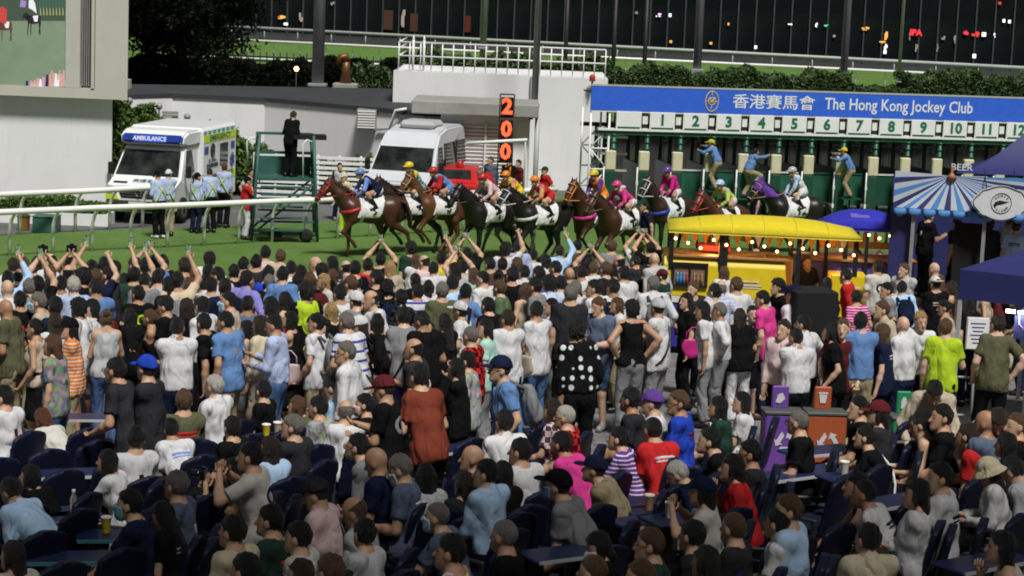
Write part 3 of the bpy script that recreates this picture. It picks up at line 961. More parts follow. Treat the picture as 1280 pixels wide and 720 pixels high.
def place_item(kind, M, color=None, label='', cat='', group=None):
    e = bpy.data.objects.new({'backpack': 'backpack', 'bag': 'handbag', 'cup': 'beer_cup', 'phone': 'mobile_phone', 'camera': 'camera_held', 'paper': 'racecard'}[kind], None)
    e.empty_display_size = .1
    link(e); e.matrix_world = M
    tag(e, label, cat, group)
    if kind == 'phone': inst('case', MESH['phone'], e); inst('screen', MESH['screen'], e)
    if kind == 'cup': inst('cup_wall', MESH['cup'], e, color=color); inst('rim', MESH['cup_rim'], e)
    if kind == 'camera': inst('camera_body', MESH['camera_body'], e); inst('lens', MESH['camera_lens'], e)
    if kind == 'backpack': inst('pack', MESH['backpack'], e, color=color); inst('strap', MESH['pack_straps'], e, color=tuple(c * .6 for c in color))
    if kind == 'bag': inst('bag_body', MESH['bag'], e, color=color); inst('handle', MESH['bag_handle'], e, color=color)
    if kind == 'paper': inst('sheet', MESH['paper'], e)
    ITEM_N[0] += 1
    return e
PERSONS = []
PINFO = []
LBL = {}
HAIRW = dict(short='short {} hair', buzz='cropped {} hair', curly='bushy {} hair', bald='a bald crown', bun='{} hair in a bun', tail='a {} ponytail', long='long {} hair', longb='long {} hair', bob='a {} bob', none='a shaved head')
TOPW = dict(tee='T-shirt', shirt='shirt', tank='sleeveless top', dress='dress', strapless='strapless top', jacket='jacket', silk='racing silks', vest='vest')
PATW = dict(stripes='blue-striped', thin='fine-striped', check='checked', dots='white-spotted', floral='floral', camo='mottled', silk='patterned')
POSEW = dict(slouch='standing at ease', slouch2='standing with weight on one leg', turn='standing turned aside', turn2='standing half turned', talk='gesturing in talk', nape='hand on neck', down='standing', pocket='standing hand in pocket', cross='standing with folded arms', phone='standing and looking down at hands', up2='raising both arms', up1='raising one arm', up1l='raising left arm',
             hips='standing with hands on hips', cup='holding out one hand', cupl='holding out left hand', drink='drinking', cheek='hand at face', back='hands clasped behind', walk='walking', lean='leaning forward', look='standing with head bowed',
             sit='seated', sitf='seated leaning forward', sitp='seated looking down', sitc='seated with folded arms', sith='seated chin in hand', sitcam='seated hands raised to face', sita='seated arms stretched forward', sitb='seated bent far forward', bend='bent over a table', ride='crouching', ride2='sitting up', climb='climbing')
def person(loc, yaw, pose, sex, top, bot, hair, hy=0, skin=0, size=1.0, opts=(), label=None, group=None, shoes='black', where=''):
    """top=(kind,colour,pattern) bot=(kind,colour) hair=(kind,colour)"""
    opts = dict(o.split(':') if ':' in o else (o, '1') for o in opts)
    sc_ = size * (.935 if sex == 'f' else 1.0)
    s = skel(pose, sex, hy)
    words = [POSEW[pose]]
    e = thing('person', '', 'person', loc, yaw, group, sc_)
    slim = 1.0 if POSES[pose].get('ride') else .94
    e.scale = (sc_ * slim, sc_ * (slim + 1) / 2, sc_)
    inst('body', body_mesh(pose, sex, hy), e, color=SKINS[skin])
    tk, tc, tp = top
    if tk != 'none': inst({'dress': 'dress', 'tee': 't_shirt', 'shirt': 'shirt', 'jacket': 'jacket'}.get(tk, 'top'), top_mesh(tk, pose, sex, tp), e, color=PAL[tc] if isinstance(tc, str) else tc)
    if 'vest' in opts: inst('vest', top_mesh('vest', pose, sex, None), e, color=PAL[opts['vest']])
    bk, bc = bot
    if tk != 'dress': inst({'skirt': 'skirt', 'shorts': 'shorts', 'breeches': 'breeches'}.get(bk, 'trousers'), bottom_mesh(bk, pose, sex), e, color=PAL[bc])
    boot = bk == 'breeches'
    for sd in (1, -1): inst('boot' if boot else 'shoe', shoe_mesh(pose, sex, sd, boot), e, color=PAL[shoes])
    HM = Matrix([list(s['H'][i]) + [s['hc'][i]] for i in range(3)] + [[0, 0, 0, 1]])
    hk, hcol = hair
    if ('cap' in opts or 'helmet' in opts) and hk in ('short', 'curly', 'bun'): hk = 'buzz'
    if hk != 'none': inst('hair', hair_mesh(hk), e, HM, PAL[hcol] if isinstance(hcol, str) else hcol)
    hat = None
    for k in ('cap', 'bucket', 'helmet'):
        if k in opts:
            Q = HM
            if opts.get('rev'): Q = HM @ Matrix.Rotation(math.pi, 4, 'Z')
            inst({'cap': 'cap', 'bucket': 'hat', 'helmet': 'helmet'}[k], hair_mesh(k), e, Q, PAL[opts[k]]); hat = word(opts[k]) + ' ' + {'cap': 'cap', 'bucket': 'sun hat', 'helmet': 'helmet'}[k]
    if 'mask' in opts: inst('face_mask', mask_mesh(), e, HM, PAL[opts['mask'] if opts['mask'] != '1' else 'skyblue'])
    if 'print' in opts:
        sh_, pc = opts['print'].split('/'); inst('shirt_print', print_mesh(tk, pose, sex, sh_), e, color=PAL[pc])
    if 'harness' in opts:
        for k_ in (1, -1): inst('harness_strap', strap_mesh(pose, sex), e, Matrix.Diagonal((k_, 1, 1, 1)), PAL['lime'])
    if 'glasses' in opts: inst('glasses', glasses_mesh(), e, HM)
    if 'strap' in opts: inst('bag_strap', strap_mesh(pose, sex), e, color=PAL[opts['strap'] if opts['strap'] != '1' else 'black'])
    lab = 'person ' + words[0] + ', ' + ((PATW[tp] + ' ') if tp and tp not in ('silk',) else '') + word(tc if isinstance(tc, str) else 'patterned') + ' ' + TOPW[tk]
    if hat: lab += ', ' + hat
    else: lab += ', ' + HAIRW[hk].format(word(hcol))
    if 'mask' in opts: lab += ', face mask'
    elif 'glasses' in opts: lab += ', glasses'
    e['label'] = label or lab + where
    PINFO.append(dict(e=e, lab=lab, where=where, loc=Vector(loc), custom=bool(label), hair=(hat or HAIRW[hk].format(word(hcol)))))
    bpy_M = Matrix.Translation(loc) @ Matrix.Rotation(yaw, 4, 'Z') @ Matrix.Diagonal((sc_ * slim, sc_ * (slim + 1) / 2, sc_, 1))
    def hand(sd): return Vector(s['wr'][sd] + s['hd'][sd] * .10)
    who = word(tc if isinstance(tc, str) else 'patterned') + ' ' + TOPW[tk]
    PINFO[-1]['who'] = ((PATW[tp] + ' ') if tp and tp != 'silk' else '') + who
    who = who + ' with ' + (hat or HAIRW[hk].format(word(hcol)))
    tops = bpy_M
    for k in opts:
        if k in ('phone', 'cam', 'cup', 'paper'):
            two = pose in ('up2', 'sitcam')
            sd = -1 if pose in ('up1l', 'cupl', 'drink') else 1
            c = (hand(1) + hand(-1)) / 2 + Vector((0, .03, .05)) if two else hand(sd)
            if k == 'phone':
                L = Matrix.Rotation(math.pi / 2, 4, 'Y') if (two and random.random() < .6) else Matrix.Identity(4)
                place_item('phone', tops @ Matrix.Translation(c + Vector((0, .02, .04 if not two else 0))) @ Matrix.Rotation(R(-8), 4, 'X') @ L, None, 'black mobile phone held up by person in ' + who if pose[:2] == 'up' else 'black mobile phone in the hand of person in ' + who, 'phone', 'phones in hands')
            if k == 'cam': place_item('camera', tops @ Matrix.Translation(c), None, 'black camera held by person in ' + who, 'camera', 'cameras in hands')
            if k == 'cup':
                tilt = Matrix.Rotation(R(50), 4, 'X') if pose == 'drink' else Matrix.Identity(4)
                place_item('cup', tops @ Matrix.Translation(c + Vector((0, .03, -.05))) @ tilt, PAL['yellow'] if opts[k] == '1' else PAL[opts[k]], ('yellow' if opts[k] == '1' else opts[k]) + ' beer cup in the hand of person in ' + who, 'cup', 'cups in hands')
            if k == 'paper': place_item('paper', tops @ Matrix.Translation(c + Vector((0, .06, .03))) @ Matrix.Rotation(R(35), 4, 'X'), None, 'white paper racecard held by person in ' + who, 'paper', 'racecards in hands')
        if k == 'pack':
            P, T = s['P'], s['T']
            c = P + T @ np.array([0, -.235, .24])
            M4 = Matrix([list(T[i]) + [c[i]] for i in range(3)] + [[0, 0, 0, 1]])
            place_item('backpack', tops @ M4, PAL[opts[k]], word(opts[k]) + ' backpack on the back of person in ' + who, 'backpack', 'backpacks on backs')
        if k == 'bag':
            P, T = s['P'], s['T']
            c = P + T @ np.array([-.26, -.02, .02])
            M4 = Matrix.Translation(c) @ Matrix.Rotation(math.pi / 2, 4, 'Z')
            place_item('bag', tops @ M4, PAL[opts[k]], word(opts[k]) + ' shoulder bag beside person in ' + who, 'handbag', 'shoulder bags')
    PERSONS.append(e)
    return e
def parse(line, where='', group=None, extra_h=0.0, gz=None):
    """px py pose yaw sex top:colour[:pattern] bottom:colour hair:colour [hyN] [skN] [zN] options"""
    t = line.split()
    px, py = float(t[0]), float(t[1]); pose = t[2]; yaw = float(t[3]); sex = t[4]
    tp = t[5].split(':'); top = (tp[0], tp[1], tp[2] if len(tp) > 2 else None)
    bot = tuple(t[6].split(':')); hr = tuple(t[7].split(':')) if ':' in t[7] else (t[7], 'black')
    hy = 0; sk = 0; size = 1.0; opts = []
    for o in t[8:]:
        o = o.replace('print=', 'print:')
        if o[:2] == 'hy': hy = int(o[2:])
        elif o[:2] == 'sk' and o[2:].isdigit(): sk = int(o[2:])
        elif o[0] == 'z' and o[1].isdigit(): size = float(o[1:])
        else: opts.append(o)
    vr = random.Random(int(px * 31 + py * 17))
    if pose == 'down' and gz is None: pose = vr.choice(['down', 'slouch', 'slouch2', 'turn', 'turn2', 'talk', 'down', 'slouch'] if py < 395 else ['down', 'slouch', 'slouch2', 'turn'])
    if hy == 0 and pose in ('down', 'slouch', 'slouch2', 'cross', 'sit', 'pocket', 'turn'): hy = vr.choice([0, -24, 24])
    if not any(o.startswith('print') for o in opts) and top[0] == 'tee' and not top[2] and vr.random() < .34 and pose[:4] not in ('sitb', 'bend'): opts.append('print:%s/%s' % (vr.choice(['text', 'text', 'ring', 'star']), vr.choice(['charcoal', 'grey', 'navy', 'maroon']) if max(PAL[top[1]]) > .3 else vr.choice(['silver', 'grey', 'white', 'beige', 'red'])))
    if size == 1.0: size = vr.uniform(.96, 1.05)
    sc_ = size * (.935 if sex == 'f' else 1.0)
    s = skel(pose, sex, hy)
    h = (s['hc'][2] + .135) * sc_
    loc = spot(px, py, h, gz)
    # the head, not the feet, is what was seen at px: shift so that the head stands there
    off = Matrix.Rotation(R(yaw), 3, 'Z') @ Vector((s['hc'][0], s['hc'][1], 0)) * sc_
    for _ in range(3):
        g = (ground(loc.x, loc.y) if gz is None else gz)
        head = at(px, py, loc.y + off.y)
        loc = Vector((head.x - off.x, loc.y, g))
    return person(loc, R(yaw), pose, sex, top, bot, hr, hy, sk, size, opts, None, group, 'black' if random.random() < .6 else random.choice(['white', 'brown', 'grey']), where), loc
# ------------------------------------------------------------ surfaces of the place
m, n, l, b = nodes_of('turf', 0.85, 0, 0.15)
v = coords(n, l)
f1 = noise(n, l, v, 0.45, 5, 0.6); f2 = noise(n, l, v, 14.0, 5, 0.75); f3 = noise(n, l, coords(n, l, 'Object', (60, 22, 1)), 1.0, 3, 0.8)
c1 = ramp(n, l, f1, [(0.3, (.120, .222, .066)), (0.7, (.165, .282, .086))])
c2 = ramp(n, l, f2, [(0.3, (.55, .6, .5)), (0.72, (1.25, 1.2, 1.1))])
c3 = ramp(n, l, f3, [(0.25, (.75, .78, .7)), (0.8, (1.2, 1.18, 1.1))])
c = mix(n, l, mix(n, l, c1, c2, 1.0, 'MULTIPLY'), c3, 1.0, 'MULTIPLY')
c = mix(n, l, c, ramp(n, l, noise(n, l, v, 1.7, 6, .8), [(.30, (.62, .60, .50)), (.46, (1, 1, 1))]), 1.0, 'MULTIPLY')
l.new(c, b.inputs['Base Color'])
bump(n, l, b, noise(n, l, v, 55.0, 3, 0.8), 0.7, 0.05)
m, n, l, b = nodes_of('asphalt', 0.9, 0, 0.25)
v = coords(n, l)
c = ramp(n, l, noise(n, l, v, 0.8, 6, 0.65), [(0.3, (.085, .085, .088)), (0.7, (.16, .16, .162))])
c = mix(n, l, c, ramp(n, l, noise(n, l, v, 60, 2), [(0.3, (.7, .7, .7)), (0.7, (1.2, 1.2, 1.2))]), 1.0, 'MULTIPLY')
l.new(c, b.inputs['Base Color'])
m, n, l, b = nodes_of('paving', 0.75, 0, 0.3)
v = coords(n, l)
br = n.new('ShaderNodeTexBrick'); br.inputs['Scale'].default_value = 1.6
br.inputs['Color1'].default_value = (.19, .19, .195, 1); br.inputs['Color2'].default_value = (.25, .25, .25, 1); br.inputs['Mortar'].default_value = (.09, .09, .09, 1)
br.inputs['Mortar Size'].default_value = 0.012
l.new(v, br.inputs['Vector'])
c = mix(n, l, br.outputs['Color'], ramp(n, l, noise(n, l, v, 3, 6, .7), [(0.3, (.55, .55, .55)), (0.7, (1.1, 1.1, 1.1))]), 1.0, 'MULTIPLY')
l.new(c, b.inputs['Base Color'])
worn('dark_ground', (.03, .032, .03), .3, .6, .9)
worn('white_wall', (.78, .78, .79), .04, .7, .7, .06, dirt=.09)
worn('white_paint', (.80, .80, .80), .05, 3, .4)
worn('rail_white', (.82, .82, .81), .04, 3, .35, dirt=.06)
worn('rail_grey', (.42, .43, .44), .08, 2, .5)
worn('beige_panel', (.53, .52, .46), .05, .8, .55, .03, dirt=.07)
worn('grey_shutter', (.27, .27, .27), .12, 2, .5)
worn('roof_dark', (.040, .042, .048), .2, .7, .8, .1, dirt=.2)
worn('concrete', (.30, .30, .28), .15, 1.5, .85, .2, dirt=.25)
worn('louvre', (.68, .68, .67), .05, 2, .5, dirt=.05)
worn('pole_grey', (.30, .30, .31), .12, 1.5, .5, metal=.2)
worn('dark_metal', (.015, .017, .018), .2, 3, .55)
worn('facade_frame', (.055, .068, .068), .2, 1, .5)
m, n, l, b = nodes_of('facade_glass', 0.6, 0, 0.04)
v = coords(n, l)
l.new(ramp(n, l, noise(n, l, v, 0.35, 3), [(0.3, (.004, .006, .007)), (0.75, (.012, .016, .016))]), b.inputs['Base Color'])
worn('planter_dark', (.035, .035, .03), .3, 1, .9)
worn('green_paint', (.022, .11, .065), .15, 3, .42, dirt=.15)
worn('tower_green', (.036, .11, .092), .14, 3, .5, dirt=.2)
worn('gate_dark_green', (.012, .062, .040), .12, 3, .45, dirt=.1)
worn('pad_cream', (.60, .56, .40), .08, 4, .7, .1, dirt=.1)
plain('banner_blue', (.035, .13, .70), .45)
plain('lettering_white', (.78, .80, .82), .5)
plain('lettering_green', (.015, .15, .085), .5)
plain('emblem_gold', (.62, .47, .18), .4)
plain('lettering_black', (.015, .015, .015), .6)
plain('lettering_navy', (.03, .04, .20), .5)
plain('bronze', (.20, .10, .04), .45, .6)
plain('sign_black', (.006, .006, .006), .4)
plain('digit_red', (.5, .03, .01), .4, emit=((1.0, .09, .03), 2.2))
plain('bulb_warm', (.8, .5, .2), .3, emit=((1.0, .50, .16), 11))
plain('light_white', (.8, .8, .8), .3, emit=((1.0, .96, .88), 9))
def glow(name, col, s): plain(name, col, .5, emit=(col, s))
glow('glow_orange', (1.0, .42, .08), .8); glow('glow_red', (1.0, .05, .06), .7); glow('glow_white', (.9, .95, 1.0), 1.3); glow('glow_green', (.1, .9, .4), .5); glow('glow_pink', (.9, .6, 1.0), 1.3); glow('glow_dim', (.5, .42, .36), .09)
# leaves: each face carries its own shade of green
def leaf_mat(name, dark, light):
    m, n, l, b = nodes_of(name, 0.55, 0, 0.3)
    a = n.new('ShaderNodeAttribute'); a.attribute_name = 'leaf'
    l.new(ramp(n, l, a.outputs['Fac'], [(0.0, dark), (1.0, light)]), b.inputs['Base Color'])
leaf_mat('leaf_hedge', (.030, .075, .014), (.13, .20, .04))
leaf_mat('leaf_unlit', (.003, .006, .003), (.011, .018, .008))  # near-black green: the unlit night is put into the leaf colour
MATS['leaf_unlit'].node_tree.nodes['Principled BSDF'].inputs['Specular IOR Level'].default_value = 0.06
leaf_mat('leaf_bank', (.022, .05, .014), (.09, .14, .045))
def leaves(name, pts, size, mat, parent=None, seed=1):
    r_ = np.random.default_rng(seed)
    pts = np.asarray(pts, np.float32); N = len(pts)
    u = r_.normal(size=(N, 3)); u /= np.linalg.norm(u, axis=1)[:, None]
    w = np.cross(u, r_.normal(size=(N, 3))); w /= np.linalg.norm(w, axis=1)[:, None]
    s = (size * r_.uniform(.6, 1.35, N))[:, None]
    V = np.empty((N, 4, 3), np.float32)
    V[:, 0] = pts - u * s; V[:, 1] = pts + w * s * .45; V[:, 2] = pts + u * s; V[:, 3] = pts - w * s * .45
    me = mesh_np(name, V.reshape(-1, 3), np.arange(N * 4).reshape(N, 4), [MATS[mat]], False)
    a = me.attributes.new('leaf', 'FLOAT', 'FACE'); a.data.foreach_set('value', r_.beta(1.6, 1.9, N).astype(np.float32))
    o = bpy.data.objects.new(name, me)
    return link(o, parent)
def hedge_pts(x0, x1, y0, y1, z0, z1, n_, seed, wob=.12):
    """leaves crowd on the top and the near face of an uneven hedge"""
    r_ = np.random.default_rng(seed)
    x = r_.uniform(x0, x1, n_); t = r_.uniform(0, 1, n_)
    top = z1 + wob * (np.sin(x * 2.1 + seed) + .6 * np.sin(x * 5.3 + 2) + .5 * np.sin(x * 11.0)) + r_.normal(0, wob * .25, n_)
    y = np.where(t < .5, y0 + np.abs(r_.normal(0, .10, n_)), r_.uniform(y0, y1, n_))
    z = np.where(t < .5, z0 + (top - z0) * r_.uniform(0, 1, n_) ** .8, top - np.abs(r_.normal(0, .12, n_)))
    return np.stack([x, y, z], 1)

# ------------------------------------------------------------ ground
sheet('ground', [(-700, -60), (700, -60), (700, 900), (-700, 900)], -.012, 'dark_ground')
p0, p1, p2 = G(0, 293), G(300, 282), G(425, 276)
sheet('track_turf', [(-60, APRON_Y - .5), (60, APRON_Y - .5), (60, 68), (p2.x + 2.5, 68), (p2.x + 1.2, 60.6), tuple(p2.xy), tuple(p1.xy), tuple(p0.xy), (-60, 36.8)], 0.0, 'turf')
sheet('service_road', [(-60, 40), (60, 40), (60, 100), (-60, 100)], -.006, 'asphalt')
q0, q1 = at(-100, 88, 205), at(1400, 88, 150)
sheet('back_straight_turf', [(-120, 118), (120, 95), (120, 168), (-120, 214)], 0.0, 'turf')
# apron: sloping promenade, its front edge wall, seat terraces
mb = MB()
ys = [SEAT_Y - .6, 22, 25, 28, 31, 34, APRON_Y]
V = []; F = []
for y in ys: V += [(-24, y, apron_z(y)), (24, y, apron_z(y))]
for i in range(len(ys) - 1): F.append((2 * i, 2 * i + 1, 2 * i + 3, 2 * i + 2))
k = len(V); V += [(-24, APRON_Y, -.3), (24, APRON_Y, -.3)]
F.append((2 * len(ys) - 2, 2 * len(ys) - 1, k + 1, k))
mb.add(V, F); struct(mb.build('apron', 'paving'))
for i in range(0, 20):
    q1_ = 17.2 - i * ROW_P; q0_ = q1_ - ROW_P if i < 19 else q1_ - 6
    if i == 0: q1_ = 40
    poly = [ROWN * q0_ - ROWR * 60, ROWN * q0_ + ROWR * 60, ROWN * q1_ + ROWR * 60, ROWN * q1_ - ROWR * 60]
    # keep what lies behind the promenade
    out = []
    for a, b_ in zip(poly, poly[1:] + poly[:1]):
        ia, ib = a.y < SEAT_Y, b_.y < SEAT_Y
        if ia: out.append(a)
        if ia != ib: t = (SEAT_Y - a.y) / (b_.y - a.y); out.append(a + (b_ - a) * t)
    if len(out) < 3: continue
    out = [Vector((max(-26, min(26, p.x)), max(2.0, p.y))) for p in out]
    ar = sum(a.x * b_.y - b_.x * a.y for a, b_ in zip(out, out[1:] + out[:1]))
    if ar < 0: out.reverse()
    if abs(ar) < .01: continue
    mb = MB(); mb.prism([tuple(p) for p in out], 0.6, 1.5 + ROW_Z * i + .0012 * i)
    struct(mb.build('seating_terrace', 'paving'))
# grandstand roof, unseen above the camera; open slats added to dim the seats
mb = MB()
for i in range(38): mb.box((0, -26.2 + i * 1.0, 13.4), (70, .61, .25))
for x in (-30, -15, 0, 15, 30): mb.box((x, -7.5, 13.75), (.4, 38.5, .4))
struct(mb.build('grandstand_shade_roof', 'concrete'))

# ------------------------------------------------------------ running rails
def running_rail(label, pts, feet, over, h=1.12, r=.055, post_r=.03, mat='rail_white', curved=True):
    """rail through pts (ground line), posts at feet; over = overhang of the rail from the feet"""
    e = thing('running_rail', label, 'rail', pts[0])
    o = Vector(pts[0])
    over = Vector((over[0], over[1], 0))
    mb = MB(); mb.tube([Vector(p) + over + Vector((0, 0, h)) - o for p in pts], r, 8); mb.build('rail', mat, e)
    for f_ in feet:
        f_ = Vector(f_); mb = MB()
        if curved:
            prof = [(0, 0), (0, .45), (.06, .62), (.28, .80), (.70, .95), (1, .985)]
        else: prof = [(0, 0), (0, .98)]
        mb.tube([over * a + Vector((0, 0, z * h)) for a, z in prof], post_r, 6)
        mb.build('post', mat, e, f_ - o)
    return e
feet = [G(*p) for p in ((-40, 323), (12, 320), (66, 317), (115, 314), (163, 312), (209, 310), (255, 307.5), (298, 305), (340, 302.5), (382, 301), (422, 298.5), (462, 296), (502, 293.5), (541, 291), (578, 289), (614, 287), (648, 285))]
dr = (feet[-1] - feet[0]).normalized()
ov = Vector((dr.y, -dr.x)) * .42
running_rail('white running rail with goose-neck posts between the galloping horses and the ambulance', [feet[0] - dr * 5] + feet + [feet[-1] + dr * 1], feet, ov, r=.075, post_r=.047)
feet = [G(*p) for p in ((-30, 297), (25, 293.5), (94, 290), (137, 287), (178, 284))]
dr = (feet[-1] - feet[0]).normalized(); ov = Vector((dr.y, -dr.x)) * .42
running_rail('shorter white running rail ending beside the uniformed people at the ambulance', [feet[0] - dr * 4] + feet + [feet[-1] + dr * .1], feet, ov, r=.075, post_r=.047)
def far_rail(label, a, b_, n_, **kw):
    ps = [a.lerp(b_, i / n_) for i in range(n_ + 1)]
    dr = (b_ - a).normalized(); ov = Vector((dr.y, -dr.x)) * (.35 if kw.get('curved', True) else 0.02)
    running_rail(label, [a, b_], ps, ov, **kw)
far_rail('bright white running rail with slanted posts along the far turf', G(150, 62), G(1180, 113.5), 30, h=1.25, r=.10, post_r=.06)
far_rail('upper grey crash rail on straight posts along the far side of the course', G(130, 41), G(1330, 106.5), 26, h=1.25, r=.14, post_r=.06, mat='rail_grey', curved=False)
far_rail('low white rail at the near edge of the far turf', G(200, 71.5), G(560, 88), 9, h=.22, r=.07, post_r=.04, curved=False)

# ------------------------------------------------------------ far glass building
A, B = Vector((-75, 232, 0)), Vector((75, 190, 0))
e = thing('glass_building', 'long dark glass-fronted building far behind the course', 'building', A, math.atan2(B.y - A.y, B.x - A.x))
L = (B - A).length
NP = int(L / 1.75)
mb = MB(); mb.box((L / 2, 6.2, 15), (L, 12, 30)); mb.build('wall', 'facade_frame', e)
pm = MB().box((0, 0, 0), (1.62, .08, 8.6)).mesh('pane', 'facade_glass')
mm = MB().box((0, 0, 0), (.13, .22, 27)).mesh('mullion', 'facade_frame')
for i in range(NP):
    for k in range(3): inst('pane', pm, e, Matrix.Translation((i * 1.75 + .875, .06, 4.6 + k * 9.0)))
    inst('mullion', mm, e, Matrix.Translation((i * 1.75, -.02, 13.6)))
for k in range(3):
    mb = MB().box((L / 2, .0, .1 + k * 9.0), (L, .2, .36)); mb.build('transom', 'facade_frame', e)
def fac(px, py):                                   # point on the facade seen in this direction
    r_ = ray(px, py); n_ = Vector((-(B - A).y, (B - A).x, 0)).normalized()
    t = ((A - Vector((0, 0, CAM_H))) @ n_) / (r_ @ n_)
    p = Vector((0, 0, CAM_H)) + r_ * t
    return Vector(((p - A).xy.length, -.16, p.z))
for px, py, w_, h_, mt in ((295, 10, 11, 6, 'glow_orange'), (267, 12, 10, 9, 'glow_dim'), (281, 16, 2.5, 3, 'glow_white'), (352, 24, 12, 9, 'glow_orange'), (358, 30, 5, 3, 'glow_white'), (377, 20, 9, 12, 'glow_dim'), (416, 4, 5, 6, 'glow_dim'),
        (823, 19, 9, 4, 'glow_pink'), (838, 19, 3, 4, 'glow_white'), (796, 16, 6, 3, 'glow_dim'), (911, 30, 2, 3, 'glow_orange'), (889, 54, 3, 3, 'glow_orange'), (945, 59, 3, 4, 'glow_white'), (839, 52, 3, 3, 'glow_orange'),
        (988, 30, 6, 2, 'glow_white'), (1021, 32, 3, 6, 'glow_white'), (1033, 32, 7, 3, 'glow_green'), (1043, 45, 3, 3, 'glow_dim'), (1081, 36, 12, 5, 'glow_orange'), (1110, 42, 9, 15, 'glow_orange'), (1108, 61, 7, 13, 'glow_white'), (1104, 53, 9, 4, 'glow_orange'),
        (1207, 42, 9, 7, 'glow_red'), (1220, 43, 9, 6, 'glow_red'), (1230, 43, 5, 5, 'glow_white'), (1243, 44, 3, 6, 'glow_white'), (1218, 70, 4, 5, 'glow_white'), (1255, 26, 3, 4, 'glow_white'), (1262, 27, 3, 4, 'glow_white'), (1250, 4, 3, 3, 'glow_red'),
        (1194, 50, 3, 12, 'glow_dim'), (1172, 60, 3, 10, 'glow_dim'), (1146, 58, 3, 14, 'glow_dim'), (1180, 47, 6, 8, 'glow_dim'), (1137, 48, 3, 15, 'glow_dim'), (486, 25, 12, 24, 'board_brown'), (518, 28, 10, 22, 'board_brown'), (585, 30, 8, 20, 'board_rust'), (505, 24, 8, 30, 'glow_dim')):
    if mt not in MATS: plain(mt, {'board_brown': (.085, .036, .016), 'board_rust': (.12, .022, .012)}[mt], .8)  # the brown and rust boards have plain colour and do not glow
    p = fac(px, py); s_ = p_scale = (A.lerp(B, p.x / L)).y / FPX
    mb = MB(); rw = random.Random(px * 7 + py)
    if max(w_, h_) > 5 and mt[:4] == 'glow':
        for k in range(4): mb.box((rw.uniform(-.35, .35) * w_ * s_, k * .004, rw.uniform(-.35, .35) * h_ * s_), (w_ * s_ * rw.uniform(.2, .5), .05, h_ * s_ * rw.uniform(.2, .5)))
    else: mb.box((0, 0, 0), (w_ * s_, .06, h_ * s_))
    mb.build('facade_panel', mt, e, p)
x0 = fac(1135, 40).x
o = inst('neon_lettering', text_mesh('IPA', .8, 'glow_red', .02, .03), e, face_M(fac(1145, 41), (1, 0, 0), (0, 0, 1)))
o.location.y = -.22

# ------------------------------------------------------------ tall lighting poles
for i, (px, py, Y, r_, lab) in enumerate(((397, 106, 80, .235, 'thick grey lighting pole rising behind the dark flat roof'), (604, 60, 112, .19, 'grey lighting pole rising behind the white roof railing'), (668, 132, 67.0, .11, 'slim grey pole rising from the concrete canopy beside the red digit sign'),
        (871, 92, 78, .16, 'grey lighting pole with boxed foot in the hedge behind stalls 1 and 2'), (1054, 100, 79, .15, 'grey lighting pole in the hedge behind stall 6'), (1123, 103, 118, .10, 'thin dark pole in the hedge behind stall 8'))):
    base = at(px, py, Y)
    zb = 0 if i != 2 else base.z
    e = thing('light_pole', lab, 'pole', (base.x, base.y, zb), group='lighting poles')
    mb = MB(); mb.tube([(0, 0, 0), (0, 0, 24 - zb)], [r_, r_ * .86], 12); mb.build('shaft', 'pole_grey', e)
    mb = MB(); zz = base.z - zb
    mb.box((0, 0, zz + .0), (r_ * 3.0, r_ * 3.0, .35 if i == 3 else .12), bev=.02); mb.build('base_plate', 'pole_grey', e)
for px, Y in ((672 + 94, 120), (706, 124), (805, 116)):
    base = at(px, 90, Y)
    mb = MB(); mb.tube([(0, 0, 0), (0, 0, 6.6)], .14, 6); mb.box((0, 0, .05), (.5, .5, .1))
    tag(mb.build('fence_post', 'dark_metal', None, (base.x, base.y, 0)), 'black post in front of the far crash rail', 'post', 'black posts before the far rail')

# ------------------------------------------------------------ video screen building on the left
YS = 57.5
def wallbox(name, x0, y0, x1, y1, Y, depth, mat, parent=None, proud=0.0, org=Vector((0, 0, 0))):
    """box whose near face spans these directions at distance Y"""
    a = at(x0, y1, Y); c = at(x1, y0, Y); b2 = at(x0, y0, Y); d2 = at(x1, y1, Y)
    xa, xb = (a.x + b2.x) / 2, (c.x + d2.x) / 2
    za, zb = (a.z + d2.z) / 2, (c.z + b2.z) / 2
    mb = MB(); mb.box(((xa + xb) / 2, Y + depth / 2 - proud, (za + zb) / 2), (xb - xa, depth, zb - za))
    return mb.build(name, mat, parent, -org if parent else None)
e = thing('screen_building', 'white-walled building carrying a large video screen in a beige frame', 'building')
a0 = at(140, 180, YS); top_z = 11.5
xr = a0.x
zs0 = at(80, 122, YS - .4).z
mb = MB(); mb.prism([(xr - 20, YS), (xr, YS), (xr * (YS + 6) / YS - .15, YS + 6), (xr - 20, YS + 6)], 0, zs0 + .3); mb.build('wall', 'white_wall', e)
x_out = at(160, 60, YS - .4).x
x_scr = at(82, 55, YS - .4).x; z_scr = at(40, 108, YS - .4).z
xs0, xs1 = at(100, 60, YS - .4).x, at(119, 60, YS - .4).x
Yf = YS - .4
def frame(x0, x1, z0, z1, y0, y1, nm='frame_panel', mat='beige_panel'):
    mb = MB(); mb.box(((x0 + x1) / 2, (y0 + y1) / 2, (z0 + z1) / 2), (x1 - x0, y1 - y0, z1 - z0)); return mb.build(nm, mat, e)
mb = MB(); mb.prism([(xs1, Yf), (x_out, Yf), (x_out * (Yf + 6.8) / Yf - .15, Yf + 6.8), (xs1 * (Yf + 6.8) / Yf - .3, Yf + 6.8)], zs0, top_z); mb.build('frame_panel', 'beige_panel', e)
frame(x_scr, xs0, zs0 + .28, top_z, Yf, YS + 5)
frame(x_out - 20, xs1 - .003, zs0, zs0 + .277, Yf + .003, YS + 5)
